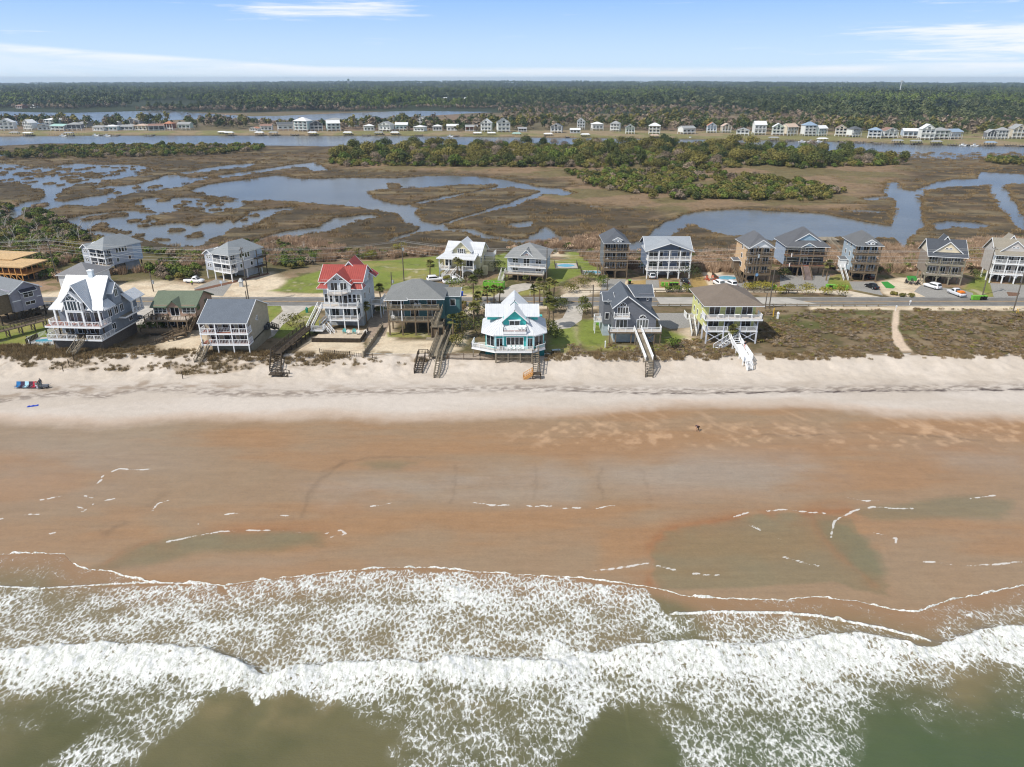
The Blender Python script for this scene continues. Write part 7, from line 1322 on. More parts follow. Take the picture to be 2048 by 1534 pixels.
def far_house(px, py, wpx, hpx, wall, roof, typ, i):
    p = at(px, py, 1.5); m = 1/(FPX/(p.y*.919+22)); q_ = random.Random(i*7+1); w = wpx*m*q_.uniform(.84, 1.0); H = hpx*m*q_.uniform(.98, 1.12); d = w*.85; names = {'w':'white','a':'pale aqua','g':'grey','t':'tan','r':'red brown','b':'pale blue','n':'pale green','d':'dark grey'}; rn = {'w':'white','g':'grey','d':'dark','b':'blue','r':'brown','p':'pinkish','a':'aqua','o':'orange'}
    col_ = ['far left of the canal row','left part of the canal row','middle left of the canal row','centre of the canal row','middle right of the canal row','right part of the canal row','far right of the canal row'][min(6, int(max(px, 0)/293))]
    where = col_ if py > 240 else 'in the far forest'
    lb = f"{'large ' if wpx > 27 else 'small ' if wpx < 20 else ''}{names[wall]} house with {rn[roof]} {dict(g='front gable', x='side gabled', h='hip')[typ]} roof, {where}"
    t = empty('waterfront_house' if py > 240 else 'forest_house', (p.x-w/2, p.y, 1.3), random.Random(i).uniform(-.4, .4), label=lb, cat='house', group='houses along the canal' if py > 240 else 'houses in the far forest'); hh = House.__new__(House); hh.r = t; r_ = H*.24; zb = 2.4 if hpx > 12 else .9; zt = H-r_
    MB().box(0, w, 1.8, d, zb, zt).build('wall', FW[wall], t); pm = FW['w']; m_ = MB()
    for a in range(4):
        for b in (0.15, d*.5, d-.2): m_ = MB().box(a*w/3-.2, a*w/3+.2, b-.2, b+.2, -1.2, zt if b < 1 else zb); m_.build('post', pm, t)
    nf = max(1, int((zt-zb)/2.9)); fh = (zt-zb)/nf
    for k in range(nf):
        z = zb+k*fh; MB().box(-.2, w+.2, 0, 1.8, z-.25, z).build('deck', FW['g' if wall == 'd' else 'w'], t); q = MB(); q.box(0, w, .05, .15, z+.85, z+1.0)
        for j in range(int(w/1.2)): q.box(j*1.2, j*1.2+.35, .05, .12, z, z+.9)
        q.build('railing', pm, t)
        for j in range(3): MB().box(w*(j+.25)/3, w*(j+.75)/3, 1.72, 1.79, z+.3, z+min(2.2, fh-.4)).build('window', glass(), t)
    rm = FR[roof]
    if typ == 'g': hh.gable_y(0, w, 0, d, zt, r_*1.25, rm, FW[wall], ov=.5); MB().box(w*.4, w*.6, -.06, .0, zt+.1, zt+r_*.5).build('gable_window', glass(), t)
    elif typ == 'x': hh.gable_x(0, w, 0, d, zt, r_, rm, FW[wall], ov=.5)
    else: hh.hip(0, w, 0, d, zt, r_, rm, ov=.6, edges=False)
FH = [(12,262,30,20,'w','w','g'),(58,261,22,18,'w','w','g'),(88,261,24,12,'w','d','g'),(106,253,32,17,'a','w','h'),(117,262,34,13,'g','a','x'),(137,251,30,10,'w','w','x'),(148,262,30,15,'d','g','h'),(163,254,26,10,'g','g','x'),(198,262,28,10,'w','g','x'),(222,253,30,10,'w','w','h'),(222,262,26,11,'a','w','h'),(254,261,26,11,'g','g','x'),(265,250,32,11,'g','g','g'),(282,261,30,12,'t','p','h'),(296,249,20,8,'w','w','h'),(312,262,30,12,'d','r','x'),(338,261,20,16,'r','o','h'),(368,260,26,15,'n','g','x'),(508,263,20,8,'w','o','g'),(532,261,24,12,'w','r','x'),
 (571,262,32,17,'w','d','x'),(603,263,32,25,'a','w','h'),(633,263,26,19,'d','d','g'),(668,263,30,19,'a','w','x'),(670,252,40,14,'t','g','h'),(706,253,20,12,'a','w','x'),(724,249,16,12,'a','a','g'),(738,262,24,12,'w','w','h'),(770,263,26,18,'w','g','g'),(783,249,24,13,'g','d','x'),(803,262,26,15,'a','w','x'),(844,253,22,18,'w','g','g'),(838,263,22,12,'w','w','h'),(875,262,20,12,'g','w','h'),(905,262,26,12,'w','w','x'),(943,263,24,12,'r','g','x'),(972,264,22,23,'w','w','g'),(1008,265,28,23,'w','d','g'),
 (1045,264,18,9,'d','g','x'),(1112,266,25,17,'g','d','g'),(1162,258,18,20,'w','g','g'),(1150,267,20,10,'g','w','x'),(1196,261,22,16,'w','w','h'),(1229,263,18,19,'w','g','h'),(1260,268,20,18,'n','d','g'),(1308,269,26,20,'t','w','h'),(1380,269,28,15,'w','g','x'),(1423,266,18,18,'b','o','g'),(1453,266,20,16,'t','p','g'),(1484,271,26,14,'w','g','g'),
 (1520,270,23,25,'w','w','x'),(1555,271,22,22,'n','w','g'),(1587,272,26,21,'t','p','x'),(1621,273,28,25,'w','b','h'),(1647,273,24,20,'a','w','x'),(1680,273,22,20,'t','r','g'),(1716,275,24,21,'w','d','h'),(1747,277,26,21,'b','b','h'),(1782,277,30,20,'w','r','g'),(1819,276,30,18,'b','w','x'),(1853,280,26,27,'w','w','g'),(1883,279,32,23,'n','g','h'),(1916,279,30,18,'w','b','x'),(1982,279,20,18,'d','g','g'),(2005,279,24,23,'g','g','h'),(2036,278,26,24,'t','g','g'),
 (40,217,18,7,'r','r','x'),(66,216,16,6,'w','w','x'),(126,214,12,6,'w','w','g'),(737,198,10,6,'w','w','g'),(746,197,8,6,'w','w','g'),(770,199,10,7,'t','p','x'),(933,205,11,9,'w','w','x'),(1283,206,12,6,'w','w','x'),(1313,200,8,7,'w','w','g'),(1333,200,8,7,'w','w','g'),(1606,200,8,5,'w','w','x'),(1816,228,9,8,'w','p','g'),(1260,210,6,8,'w','w','g'),(890,200,8,5,'w','w','x')]
for i, a in enumerate(FH): far_house(*a, i)
DOCKW = wood((132,122,112), 'dock_wood')
def dock(px, py, kind, i):
    # kind: w/a/p/b canopy colour or '' for an open dock; capital B adds a boat
    s = at(px, py, .2); L = 14; nm = {'w':'white','a':'aqua','p':'pink','b':'blue','g':'grey'}; c = kind.replace('B', '')
    where = ['at the far left','left of centre','in the middle left','near the centre','in the middle right','on the right','at the far right'][min(6, int(px/293))]
    lb = (f'{nm[c]} canopied boat lift on a canal dock {where}' if c else f'open wooden canal dock {where}'); t = empty('canal_dock', (s.x, s.y, 0), 0, label=lb, cat='dock', group=('canopied' if c else 'open')+' docks along the canal')
    MB().box(-1, 1, 0, L+6, .9, 1.1).build('pier', DOCKW, t); MB().box(-5, 3, -3, 1, .9, 1.15).build('platform', DOCKW, t); m = MB()
    for a in range(4): m = MB().box(-5.2+a*2.7, -4.8+a*2.7, -3.2, -2.8, -.6, 2.2 if not c else 3.4); m.build('pile', DOCKW, t)
    for a in (-5, 2.9): MB().box(a-.2, a+.2, .8, 1.2, -.6, 3.4 if c else 2.).build('pile', DOCKW, t)
    if c: MB().poly([(-6,-4,3.4),(4,-4,3.4),(2.4,-1,4.5),(-4.4,-1,4.5)]).poly([(4,2,3.4),(-6,2,3.4),(-4.4,-1,4.5),(2.4,-1,4.5)]).poly([(-6,2,3.4),(-6,-4,3.4),(-4.4,-1,4.5)]).poly([(4,-4,3.4),(4,2,3.4),(2.4,-1,4.5)]).poly([(-6,-4,3.38),(-6,2,3.38),(4,2,3.38),(4,-4,3.38)]).build('canopy', FR.get(c) or FR['p'], t)
    if 'B' in kind:
        b = empty('motor_boat', (s.x-6, s.y-5, .6), .1, label=f'small white motor boat moored by a canal dock {where}', cat='boat', group='boats on the canal'); h = MB(); h.hexa([(-3.2,-.7,-.3),(2.4,-.6,-.3),(2.4,.6,-.3),(-3.2,.7,-.3),(-3.4,-1.1,.6),(4.2,-.12,.8),(4.2,.12,.8),(-3.4,1.1,.6)]); h.build('hull', WHITE, b); MB().box(-1.2, .6, -.7, .7, .6, 1.5).build('cabin', WHITE, b); MB().box(-1.4, .9, -.9, .9, 2.1, 2.2).build('bimini', FR['b'], b)
DK = [(8,270,''),(34,271,'g'),(60,272,'w'),(112,271,''),(142,272,'gB'),(166,270,''),(207,271,'B'),(230,272,'B'),(300,272,''),(448,270,'w'),(462,271,'w'),(522,271,'w'),(550,271,'g'),(592,271,''),(628,271,'w'),(698,271,'w'),(735,272,''),(760,271,'g'),(792,271,'w'),(840,272,''),(912,273,'B'),(957,272,'w'),(985,272,'w'),(1035,273,'a'),(1098,274,'w'),(1140,275,''),(1172,275,'w'),(1240,276,''),(1254,277,''),(1310,277,'p'),(1390,277,'B'),(1510,281,''),(1548,282,'g'),(1582,282,''),(1612,284,'B'),(1630,284,'B'),(1645,284,'wB'),(1690,286,''),(1722,286,''),(1757,288,''),(1795,288,'g'),(1832,289,'g'),(1872,290,'g'),(1907,291,''),(1932,291,'B'),(1955,292,'B'),(1980,292,'b'),(2020,292,''),(2044,293,'')]
for i, (px, py, k) in enumerate(DK): dock(px, py, k, i)
def towers():
    p = at(1796, 201, 3.); st = paint((206,210,212), .6, 'steel'); t = empty('cell_tower', p, 0, label='tall slim cell tower with a cluster of antennas rising over the forest', cat='tower'); MB().tube((0,0,0),(0,0,51),1.5,1.,10).build('mast', st, t)
    for k in range(9): a = 2*math.pi*k/9; m = MB(); m.box(math.cos(a)*2.6-.35, math.cos(a)*2.6+.35, math.sin(a)*2.6-.35, math.sin(a)*2.6+.35, 47, 51); m.bar((0,0,49),(math.cos(a)*2.6,math.sin(a)*2.6,49),.3); m.build('antenna', st, t)
    dx, dy, dz = ray(697, 164); Dd = 6000.; t = empty('water_tower', (dx/dy*Dd, Dd, 8), 0, label='distant water tower just breaking the horizon left of centre', cat='tower'); g = paint((96,120,110), .6, 'tank_green'); m = MB()
    for k in range(6): a = 2*math.pi*k/6; m.tube((math.cos(a)*8,math.sin(a)*8,0),(math.cos(a)*6,math.sin(a)*6,38),.8)
    m.build('leg', st, t); m = MB(); m.tube((0,0,36),(0,0,40),5,9,16); m.tube((0,0,40),(0,0,48),9,9,16); m.tube((0,0,48),(0,0,53),9,2,16); m.build('tank', g, t)
towers()
# ================================================================ HAZE (a closed box of even air around everything)
def haze():
    m = D.materials.new('haze'); m.use_nodes = True; n = m.node_tree.nodes; n.clear(); o = n.new('ShaderNodeOutputMaterial'); v = n.new('ShaderNodeVolumePrincipled')
    v.inputs['Color'].default_value = (.62, .78, .95, 1); v.inputs['Density'].default_value = .000085; v.inputs['Anisotropy'].default_value = .3; m.node_tree.links.new(v.outputs[0], o.inputs['Volume'])
    tag(MB().box(-9500, 9500, -200, 9200, -5, 75).build('haze', m), 'thin blue air that fades the far forest', 'haze', kind='stuff')
# ================================================================ VEHICLES, BINS, POLES, PEOPLE, SMALL THINGS
TYRE = paint((26,26,28), .85, 'rubber', .1); RIM = paint((150,152,156), .4, 'rim', .1); LAMPR = paint((150,24,20), .3, 'tail_lamp', .05); LAMPW = paint((220,222,220), .2, 'head_lamp', .05)
def vehicle(kind, px, py, heading, rgb, label, z=None, load=None):
    p = at(px, py) if z is None else at(px, py, z); p.z = max(p.z, 3.03) if z is None else z
    t = empty('pickup_truck' if kind == 'pickup' else 'parked_car', p, R(heading), label=label, cat='pickup' if kind == 'pickup' else 'car'); body = paint(rgb, .25, 'car_paint', .03, 1., .6); g = glass()
    L, W, H, hb = dict(pickup=(5.7, 1.98, 1.85, 1.05), suv=(4.8, 1.92, 1.75, 1.0), car=(4.6, 1.82, 1.45, .88))[kind]; l = L/2; w = W/2
    def sec(m, xs):    # loft of rounded cross sections
        k = len(m.v); n = 8
        for (x, ww, z0, z1, tp) in xs: m.v += [(x,-ww*.94,z0),(x,-ww,z0+.12),(x,-ww,z1-.16),(x,-ww*tp,z1),(x,ww*tp,z1),(x,ww,z1-.16),(x,ww,z0+.12),(x,ww*.94,z0)]
        for i in range(len(xs)-1):
            for j in range(n): a = k+i*n+j; b = k+i*n+(j+1) % n; m.f.append((a, b, b+n, a+n))
        m.f.append(tuple(range(k, k+n))[::-1]); m.f.append(tuple(range(k+(len(xs)-1)*n, k+len(xs)*n)))
    m = MB(); sec(m, [(-l,w*.86,.42,hb-.12,.9),(-l+.15,w*.96,.3,hb,.93),(-l*.3,w,.28,hb+.02,.94),(l*.35,w,.28,hb,.94),(l*.8,w*.97,.3,hb-.1,.9),(l-.06,w*.86,.36,hb-.24,.86),(l,w*.7,.45,hb-.36,.84)]); m.build('body', body, t, True)
    c0, c1 = dict(pickup=(-l*.12, l*.52), suv=(-l*.93, l*.4), car=(-l*.62, l*.38))[kind]; c = MB(); sec(c, [(c0,w*.86,hb-.1,hb+.05,.98),(c0+.3,w*.84,hb-.1,H-.05,.8),(c0+.6,w*.84,hb-.1,H,.8),(c1-.75,w*.84,hb-.1,H-.02,.8),(c1,w*.86,hb-.1,hb+.02,.98)]); cb = c.build('cabin', body, t, True)
    for s in (-1, 1): q = MB(); zt = H-.14; y0 = s*w*.872; y1 = s*w*.80; q.poly([(c0+.35,y0,hb+.06),(c1-.3,y0,hb+.06),(c1-.85,y1,zt),(c0+.5,y1,zt)]); q.v = [(x, y+s*.02, z) for x, y, z in q.v]; q.build('side_window', g, cb)
    q = MB().poly([(c1+.02,-w*.74,hb+.08),(c1+.02,w*.74,hb+.08),(c1-.66,w*.64,H-.06),(c1-.66,-w*.64,H-.06)]); q.v = [(x+.06, y, z) for x, y, z in q.v]; q.build('windscreen', g, cb); q = MB().poly([(c0,-w*.74,hb+.08),(c0,w*.74,hb+.08),(c0+.26,w*.64,H-.12),(c0+.26,-w*.64,H-.12)]); q.v = [(x-.04, y, z) for x, y, z in q.v]; q.build('rear_window', g, cb)
    for sx in (-.62, .62):
        for sy in (-1, 1): wl = MB().tube((l*sx,sy*(w-.02),.34),(l*sx,sy*(w-.24),.34),.34,n=16).build('wheel', TYRE, t); MB().tube((l*sx,sy*(w+.0),.34),(l*sx,sy*(w-.05),.34),.2,n=12).build('rim', RIM, wl)
    for sy in (-1, 1): MB().box(l-.12,l-.0,sy*w*.62-.16,sy*w*.62+.16,hb-.34,hb-.2).build('headlight', LAMPW, t); MB().box(-l-.01,-l+.08,sy*w*.72-.1,sy*w*.72+.1,hb-.4,hb-.12).build('tail_light', LAMPR, t)
    if kind == 'pickup':
        MB().box(-l+.16, c0-.04, -w*.8, w*.8, hb-.02, hb+.035).build('bed', paint((60,60,62), .8, 'bed_liner'), t)
        if load:
            e = empty('cargo', t.matrix_basis @ Vector((-l*.55,0,hb+.04)), R(heading), label='bright orange load piled in the pickup bed', cat='cargo'); MB().box(-.8,.8,-.62,.62,0,.35).box(-.5,.3,-.5,.1,.35,.5).build('bundle', paint(load, .7, 'orange_cargo', .2, 3.), e)
    return t
WC = (232,234,236); BK = (24,26,30)
for a in [('pickup',389,565,-6,WC,'white pickup parked on the grey drive of the balconied house'),('suv',870,562,15,WC,'white car half hidden left of the small yellow shrub by the cottage'),('pickup',905,566,20,WC,'white pickup in front of the cottage stairs'),('suv',1303,555,88,(190,194,198),'silver car under the left bay of the blue duplex'),('car',1369,566,90,BK,'black car before the right bay of the blue duplex'),('suv',1437,570,100,WC,'white suv, left of two by the round fire seating'),('suv',1461,571,104,WC,'white suv, right of two beside the kidney pool'),
          ('car',1743,576,102,BK,'black car parked in the light blue house drive'),('suv',1864,576,112,WC,'white suv parked left in the taupe house drive'),('car',266,640,62,(40,44,52),'dark car in the shadow between the blue and green roofed houses'),('suv',1735,556,98,(60,24,24),'dark car inside the arched carport of the light blue house')]: vehicle(*a[:5], a[5])
vehicle('pickup', 1912, 590, 98, (206,210,216), 'silver white pickup with an orange load at the roadside', load=(232,128,40))
LIME = paint((112,176,60), .5, 'lime_plastic', .06); BLACKP = paint((30,32,32), .5, 'black_plastic', .1); BLUEP = paint((36,74,180), .5, 'blue_plastic', .06)
def make_bin(body, lid):
    t = empty('wheelie_bin'); MB().hexa([(-.28,-.36,.1),(.28,-.36,.1),(.32,.32,.1),(-.32,.32,.1),(-.33,-.45,1.1),(.33,-.45,1.1),(.33,.42,1.1),(-.33,.42,1.1)]).build('bin_body', body, t); MB().hexa([(-.36,-.5,1.1),(.36,-.5,1.1),(.36,.46,1.1),(-.36,.46,1.1),(-.36,-.4,1.2),(.36,-.4,1.2),(.36,.44,1.22),(-.36,.44,1.22)]).build('lid', lid, t)
    MB().bar((-.35,.5,1.1),(.35,.5,1.1),.06).build('handle', BLACKP, t)
    for s in (-1, 1): MB().tube((s*.36,.34,.14),(s*.43,.34,.14),.14,n=10).build('wheel', TYRE, t)
    return t
bp = {'g': make_bin(LIME, LIME), 'k': make_bin(BLACKP, LIME), 'b': make_bin(BLUEP, BLUEP)}; bu = set()
BINS = [(959,592,'g','lime green bin, leftmost of three by the road near the tall palm'),(966,592,'k','black bin with lime lid, middle of three near the tall palm'),(973,592,'k','black bin with lime lid, rightmost of three near the tall palm'),(924,592,'b','blue bin standing alone by the road behind the teal house'),(1259,568,'k','single bin with lime lid in the yard of the tall narrow house'),(1325,573,'g','lime green bin, first from the left before the blue duplex'),(1333,573.5,'g','lime green bin, second from the left before the blue duplex'),(1341,573,'k','black bin with lime lid, third before the blue duplex'),(1347.5,573,'k','black bin with lime lid, fourth before the blue duplex'),(1353.5,573,'k','black bin with lime lid, nearest the black car'),
 (1543,579,'g','lime bin left of two by the leaning pole hedge'),(1549,579,'g','lime bin right of two by the leaning pole hedge'),(1568,579,'k','black bin with lime lid alone at the navy drive edge'),(1654,577,'g','lime bin at the left end of the long row right of the navy drive'),(1661,577.5,'k','black bin, second in the row right of the navy drive'),(1667,578,'g','lime bin, third in the row right of the navy drive'),(1673,578.5,'g','lime bin, fourth in the row right of the navy drive'),(1679,579,'k','black bin, fifth in the row behind the tall shrub'),(1685,579.5,'k','black bin, sixth in the row right of the navy drive'),(1692,580,'g','lime bin at the right end of the long row'),
 (1945,600,'g','lime bin, leftmost in the roadside row below the right hand pole'),(1950,600,'g','lime bin, second in the roadside row below the right hand pole'),(1955,600,'g','lime bin, third in the roadside row below the right hand pole'),(1961,600,'k','black bin, fourth in the roadside row below the right hand pole'),(1969,600,'k','black bin, rightmost in the roadside row below the right hand pole'),(738,632,'g','lime bin in the shade beside the red roofed house'),(1196,650,'g','lime bin under the small side deck of the grey gable house')]
for px, py, k, lb in BINS:
    o = bp[k] if k not in bu else copy_tree(bp[k]); bu.add(k); p = at(px, py); o.location = (p.x, p.y, max(p.z, 3.03) if py < 620 else p.z); o.rotation_euler = (0,0,.1); o['label'] = lb; o['category'] = 'bin'; o['group'] = 'wheeled bins along the road'
def dumpster():
    p = at(988, 577); t = empty('dumpster', p, R(-12), label='bright green open dumpster full of debris on the lawn', cat='dumpster'); m = MB(); m.box(-2.9,2.9,-1.2,-1.1,.1,2.0); m.box(-2.9,2.9,1.1,1.2,.1,2.0); m.box(-2.9,-2.8,-1.1,1.1,.1,2.0); m.box(2.8,2.9,-1.1,1.1,.1,2.0); m.box(-2.8,2.8,-1.1,1.1,.1,.25); m.build('container', LIME, t)
    for i in range(7): MB().box(-2.8+i*.9,-2.68+i*.9,-1.3,-1.202,.1,2.0).build('rib', LIME, t)
    r_ = MB(); g = random.Random(4)
    for i in range(40): a = Vector((g.uniform(-2.6,2.6), g.uniform(-.9,.9), g.uniform(1.5,1.95))); r_.bar(a, a+Vector((g.uniform(-.8,.8), g.uniform(-.5,.5), g.uniform(-.1,.3))), .14)
    r_.build('debris', wood((178,160,136), 'debris_wood'), empty('debris_pile', p, R(-12), label='pale construction debris heaped in the green dumpster', cat='debris'))
dumpster()
POLEW = wood((112,104,94), 'pole_wood')
def pole(px, py, h_, label, arms=1, box_=False):
    p = at(px, py); t = empty('utility_pole', p, 0, label=label, cat='utility pole'); MB().tube((0,0,-.5),(0,0,h_),.17,.11,8).build('pole', POLEW, t)
    for k in range(arms):
        MB().box(-.05,.05,-1.2,1.2,h_-.6-k*.9,h_-.48-k*.9).build('crossarm', POLEW, t)
        for y_ in (-1.1,-.4,.4,1.1): MB().tube((0,y_,h_-.48-k*.9),(0,y_,h_-.25-k*.9),.05,n=6).build('insulator', paint((120,110,104), .3, 'ceramic'), t)
    if box_: MB().tube((.35,0,h_-3.2),(.35,0,h_-2.3),.26,n=12).build('transformer', paint((170,176,180), .5, 'transformer_grey'), t)
    return p, h_
pl = [pole(-260,560,12.5,'utility pole off the left edge'),pole(116,563,12.5,'wooden utility pole rising among the dead trees at left',2),pole(498,604,14.5,'tall wooden utility pole beside the road behind the tan house',2,True),pole(808,562,12.,'wooden utility pole on the lawn above the teal house roof',1,True),pole(1092.6,580,11.8,'utility pole in front of the pale blue house',1),pole(1506,579,12.2,'wooden utility pole standing before the peach house porches',1,True),pole(1965,590,13.2,'light wooden utility pole between the two right hand houses',1,True),pole(2330,590,13,'utility pole off the right edge')]
for a in [(307,583,5.4,'short pole with a meter box behind the green roof',0,True),(784,576,4.6,'short roadside pole above the red and teal houses',0,True),(1214,584,4,'short pole behind the grey gable roof',0),(1184,634,8.2,'bare grey pole left of the grey gable house',0),(1538,617,10.5,'slender leaning pole at the sea side of the road',0),(1530,617,4.2,'stub pole beside the slender one by the guard rail',0),(2026,623,10.8,'pole at the sea side of the road near the right edge',0),(494,604,3.,'short stub leaning by the tall roadside pole',0)]: pole(*a)
WIREM = paint((186,186,182), .5, 'wire', .02)
for i, ((a, ha), (b, hb)) in enumerate(zip(pl[:-1], pl[1:])):
    t = empty('overhead_wires', a, 0, label=f"pale sagging power lines, {['off frame to the left pole','left pole to the tall roadside pole','tall roadside pole to the lawn pole','lawn pole to the pale blue house pole','pale blue house pole to the peach house pole','peach house pole to the right pole','right pole to the frame edge'][i]}", cat='power line', group='overhead wires across the road')
    for k, (dy, dz) in enumerate(((-1.1,-.25),(-.4,-.25),(1.1,-.25),(0,-1.6),(0,-2.6),(0,-3.4))):
        m = MB(); n = 14; A = a+Vector((0,dy,ha+dz)); B = b+Vector((0,dy,hb+dz)); pr = A
        for j in range(1, n+1): s = j/n; q = A.lerp(B, s)-Vector((0,0,4*s*(1-s)*1.1)); m.bar(pr-a, q-a, .032); pr = q
        m.build('wire', WIREM, t)
# sign posts and small roadside things
YP = paint((222,178,50), .6, 'yellow_marker', .05)
def marker(px, py, h_, mat, label, nm='marker_post', w=.1, head=None):
    t = empty(nm, at(px, py), 0, label=label, cat='post'); MB().box(-w/2,w/2,-w/2,w/2,-.2,h_).build('post', mat, t)
    if head: MB().box(-head[0]/2,head[0]/2,-.1,-.06,h_-head[1],h_).build('panel', head[2], t)
    else: MB().hexa([(-w*.7,-w*.7,h_),(w*.7,-w*.7,h_),(w*.7,w*.7,h_),(-w*.7,w*.7,h_),(-w*.2,-w*.2,h_+w),(w*.2,-w*.2,h_+w),(w*.2,w*.2,h_+w),(-w*.2,w*.2,h_+w)]).build('cap', mat, t)
marker(1546,634,2.2,YP,'yellow marker post in the scrub right of the yellow green house',w=.16); marker(1555,637,1.3,WHITE,'white pedestal beside the yellow marker post',w=.4); marker(2033,626,1.1,YP,'yellow marker post, left of the pair at the right edge'); marker(2036,626,1.1,YP,'yellow marker post, right of the pair at the right edge'); marker(1791,621,1.4,WHITE,'small white sign at the road end of the sand path',head=(.4,.5,WHITE)); marker(1819,610,1.3,WHITE,'small white roadside sign above the sand path',head=(.5,.5,WHITE))
marker(443,572,1.5,WHITE,'white sign on the mulch border of the grey drive',head=(.6,.7,paint((200,214,232), .5, 'sign_face'))); marker(483,573,1.5,paint((190,194,196), .6, 'cabinet'),'pale utility cabinet near the tall roadside pole',w=.9); marker(1060,592,1.2,WHITE,'white post on the far verge above the turquoise house'); marker(1210,696,1.5,WHITE,'small white post with hose bib before the grey gable house',w=.2); marker(614,625,.9,paint((40,130,110), .6, 'green_post'),'small green hydrant like post on the lawn by the red roofed house',w=.5)
for px, py, lb in ((127,744,'first short post on the beach path at left, lowest one'),(139,733,'second short post on the beach path at left'),(149,723,'third short post near the blue house stairs'),(366,758,'lone short post in the sand below the tan house'),(205,705,'short post beside the dark skirt of the blue house')): marker(px, py, 1.5, DARKWOOD, lb, w=.12)
# fire circle seating, picnic table, beach chairs
def seatring(px, py, rgb, label, n=7, r=1.7):
    c = at(px, py); c.z = 3.04
    t = empty('fire_pit', c, 0, label='round fire pit ringed by '+label, cat='fire pit'); MB().tube((0,0,0),(0,0,.35),.5,.55,14).build('ring', paint((120,116,112), .9, 'stone_ring', .2), t)
    for i in range(n): a = 2*math.pi*i/n+.3; adirondack(c.x+math.cos(a)*r, c.y+math.sin(a)*r, 3.04, a+math.pi/2+math.pi, rgb, f'{label.split(" chairs")[0]} chair of the ring around the fire pit', 'ring of '+label)
seatring(1423, 560, (186,92,64), 'terracotta chairs by the white cars'); seatring(1825, 567, (44,44,46), 'black chairs by the green turf')
def picnic():
    t = empty('picnic_table', at(1112,706), R(15), label='white topped picnic table on the shaded lawn right of the turquoise house', cat='table'); MB().box(-.9,.9,-.4,.4,.7,.76).build('tabletop', paint((180,190,196), .6, 'pale_top'), t)
    for s in (-1, 1): MB().box(-.9,.9,s*.75-.14,s*.75+.14,.42,.46).build('bench_seat', DARKWOOD, t); m = MB(); m.bar((s*.7,-.8,0),(s*.7,.3,.72),.06,.1); m.bar((s*.7,.8,0),(s*.7,-.3,.72),.06,.1); m.build('leg', DARKWOOD, t)
picnic()
def beach_chair(px, py, rgb, label, fold=0.):
    t = empty('beach_chair', at(px, py), R(fold), label=label, cat='beach chair', group='beach chairs in a row on the dry sand'); m = paint(rgb, .7, 'chair_cloth', .1); MB().hexa([(-.4,-.45,.34),(.4,-.45,.34),(.4,.25,.26),(-.4,.25,.26),(-.4,-.45,.38),(.4,-.45,.38),(.4,.25,.30),(-.4,.25,.30)]).build('seat', m, t)
    MB().hexa([(-.4,.22,.26),(.4,.22,.26),(.4,.62,1.12),(-.4,.62,1.12),(-.4,.28,.26),(.4,.28,.26),(.4,.68,1.12),(-.4,.68,1.12)]).build('backrest', m, t); f = MB()
    for s in (-1, 1): f.bar((s*.42,-.45,.0),(s*.42,.3,.5),.035); f.bar((s*.42,.45,.0),(s*.42,-.4,.5),.035); f.bar((s*.42,-.4,.52),(s*.42,.45,.55),.05)
    f.build('frame', paint((150,150,152), .4, 'alu'), t)
for px, c, lb in ((36,(24,110,170),'bright blue beach chair at the left end of the row'),(44.5,(54,36,66),'dark plum beach chair, second in the row'),(53,(168,210,226),'pale blue beach chair, third in the row'),(60.5,(62,34,56),'dark plum beach chair, fourth, right of the pale blue one'),(69,(176,34,60),'crimson beach chair, fifth in the row'),(77.5,(32,60,64),'dark teal beach chair at the right end beside the standing person')): beach_chair(px, 776, c, lb)
def cart():
    t = empty('beach_cart', at(91,776), R(10), label='grey beach cart with folded umbrella right of the chairs', cat='cart'); MB().box(-.6,.6,-.35,.35,.3,.7).build('basket', paint((104,108,116), .7, 'cart_cloth', .2), t); m = MB(); m.bar((.6,0,.5),(1.3,0,1.0),.05); m.build('handle', RIM, t); MB().tube((-.5,0,.6),(-.9,.5,1.9),.12,.06,8).build('umbrella', paint((70,74,84), .7, 'umbrella_cloth'), t)
    for a in (-.4,.4):
        for b in (-.38,.38): MB().tube((a,b-.05,.16),(a,b+.05,.16),.16,n=10).build('wheel', TYRE, t)
    t = empty('beach_towel', at(66,812), R(20), label='bright blue towel lying alone on the sand below the chairs', cat='towel'); m = MB(); n = 8
    for i in range(n): m.hexa([(-.9+i*.225,-.3,.0),(-.9+(i+1)*.225,-.3,.0),(-.9+(i+1)*.225,.3,.0),(-.9+i*.225,.3,.0),(-.9+i*.225,-.3,.05+.05*math.sin(i*2)),(-.9+(i+1)*.225,-.3,.05+.05*math.sin(i*2+2)),(-.9+(i+1)*.225,.3,.05+.05*math.sin(i*2+2)),(-.9+i*.225,.3,.05+.05*math.sin(i*2))])
    m.build('cloth', paint((24,66,176), .8, 'blue_cloth'), t)
cart()
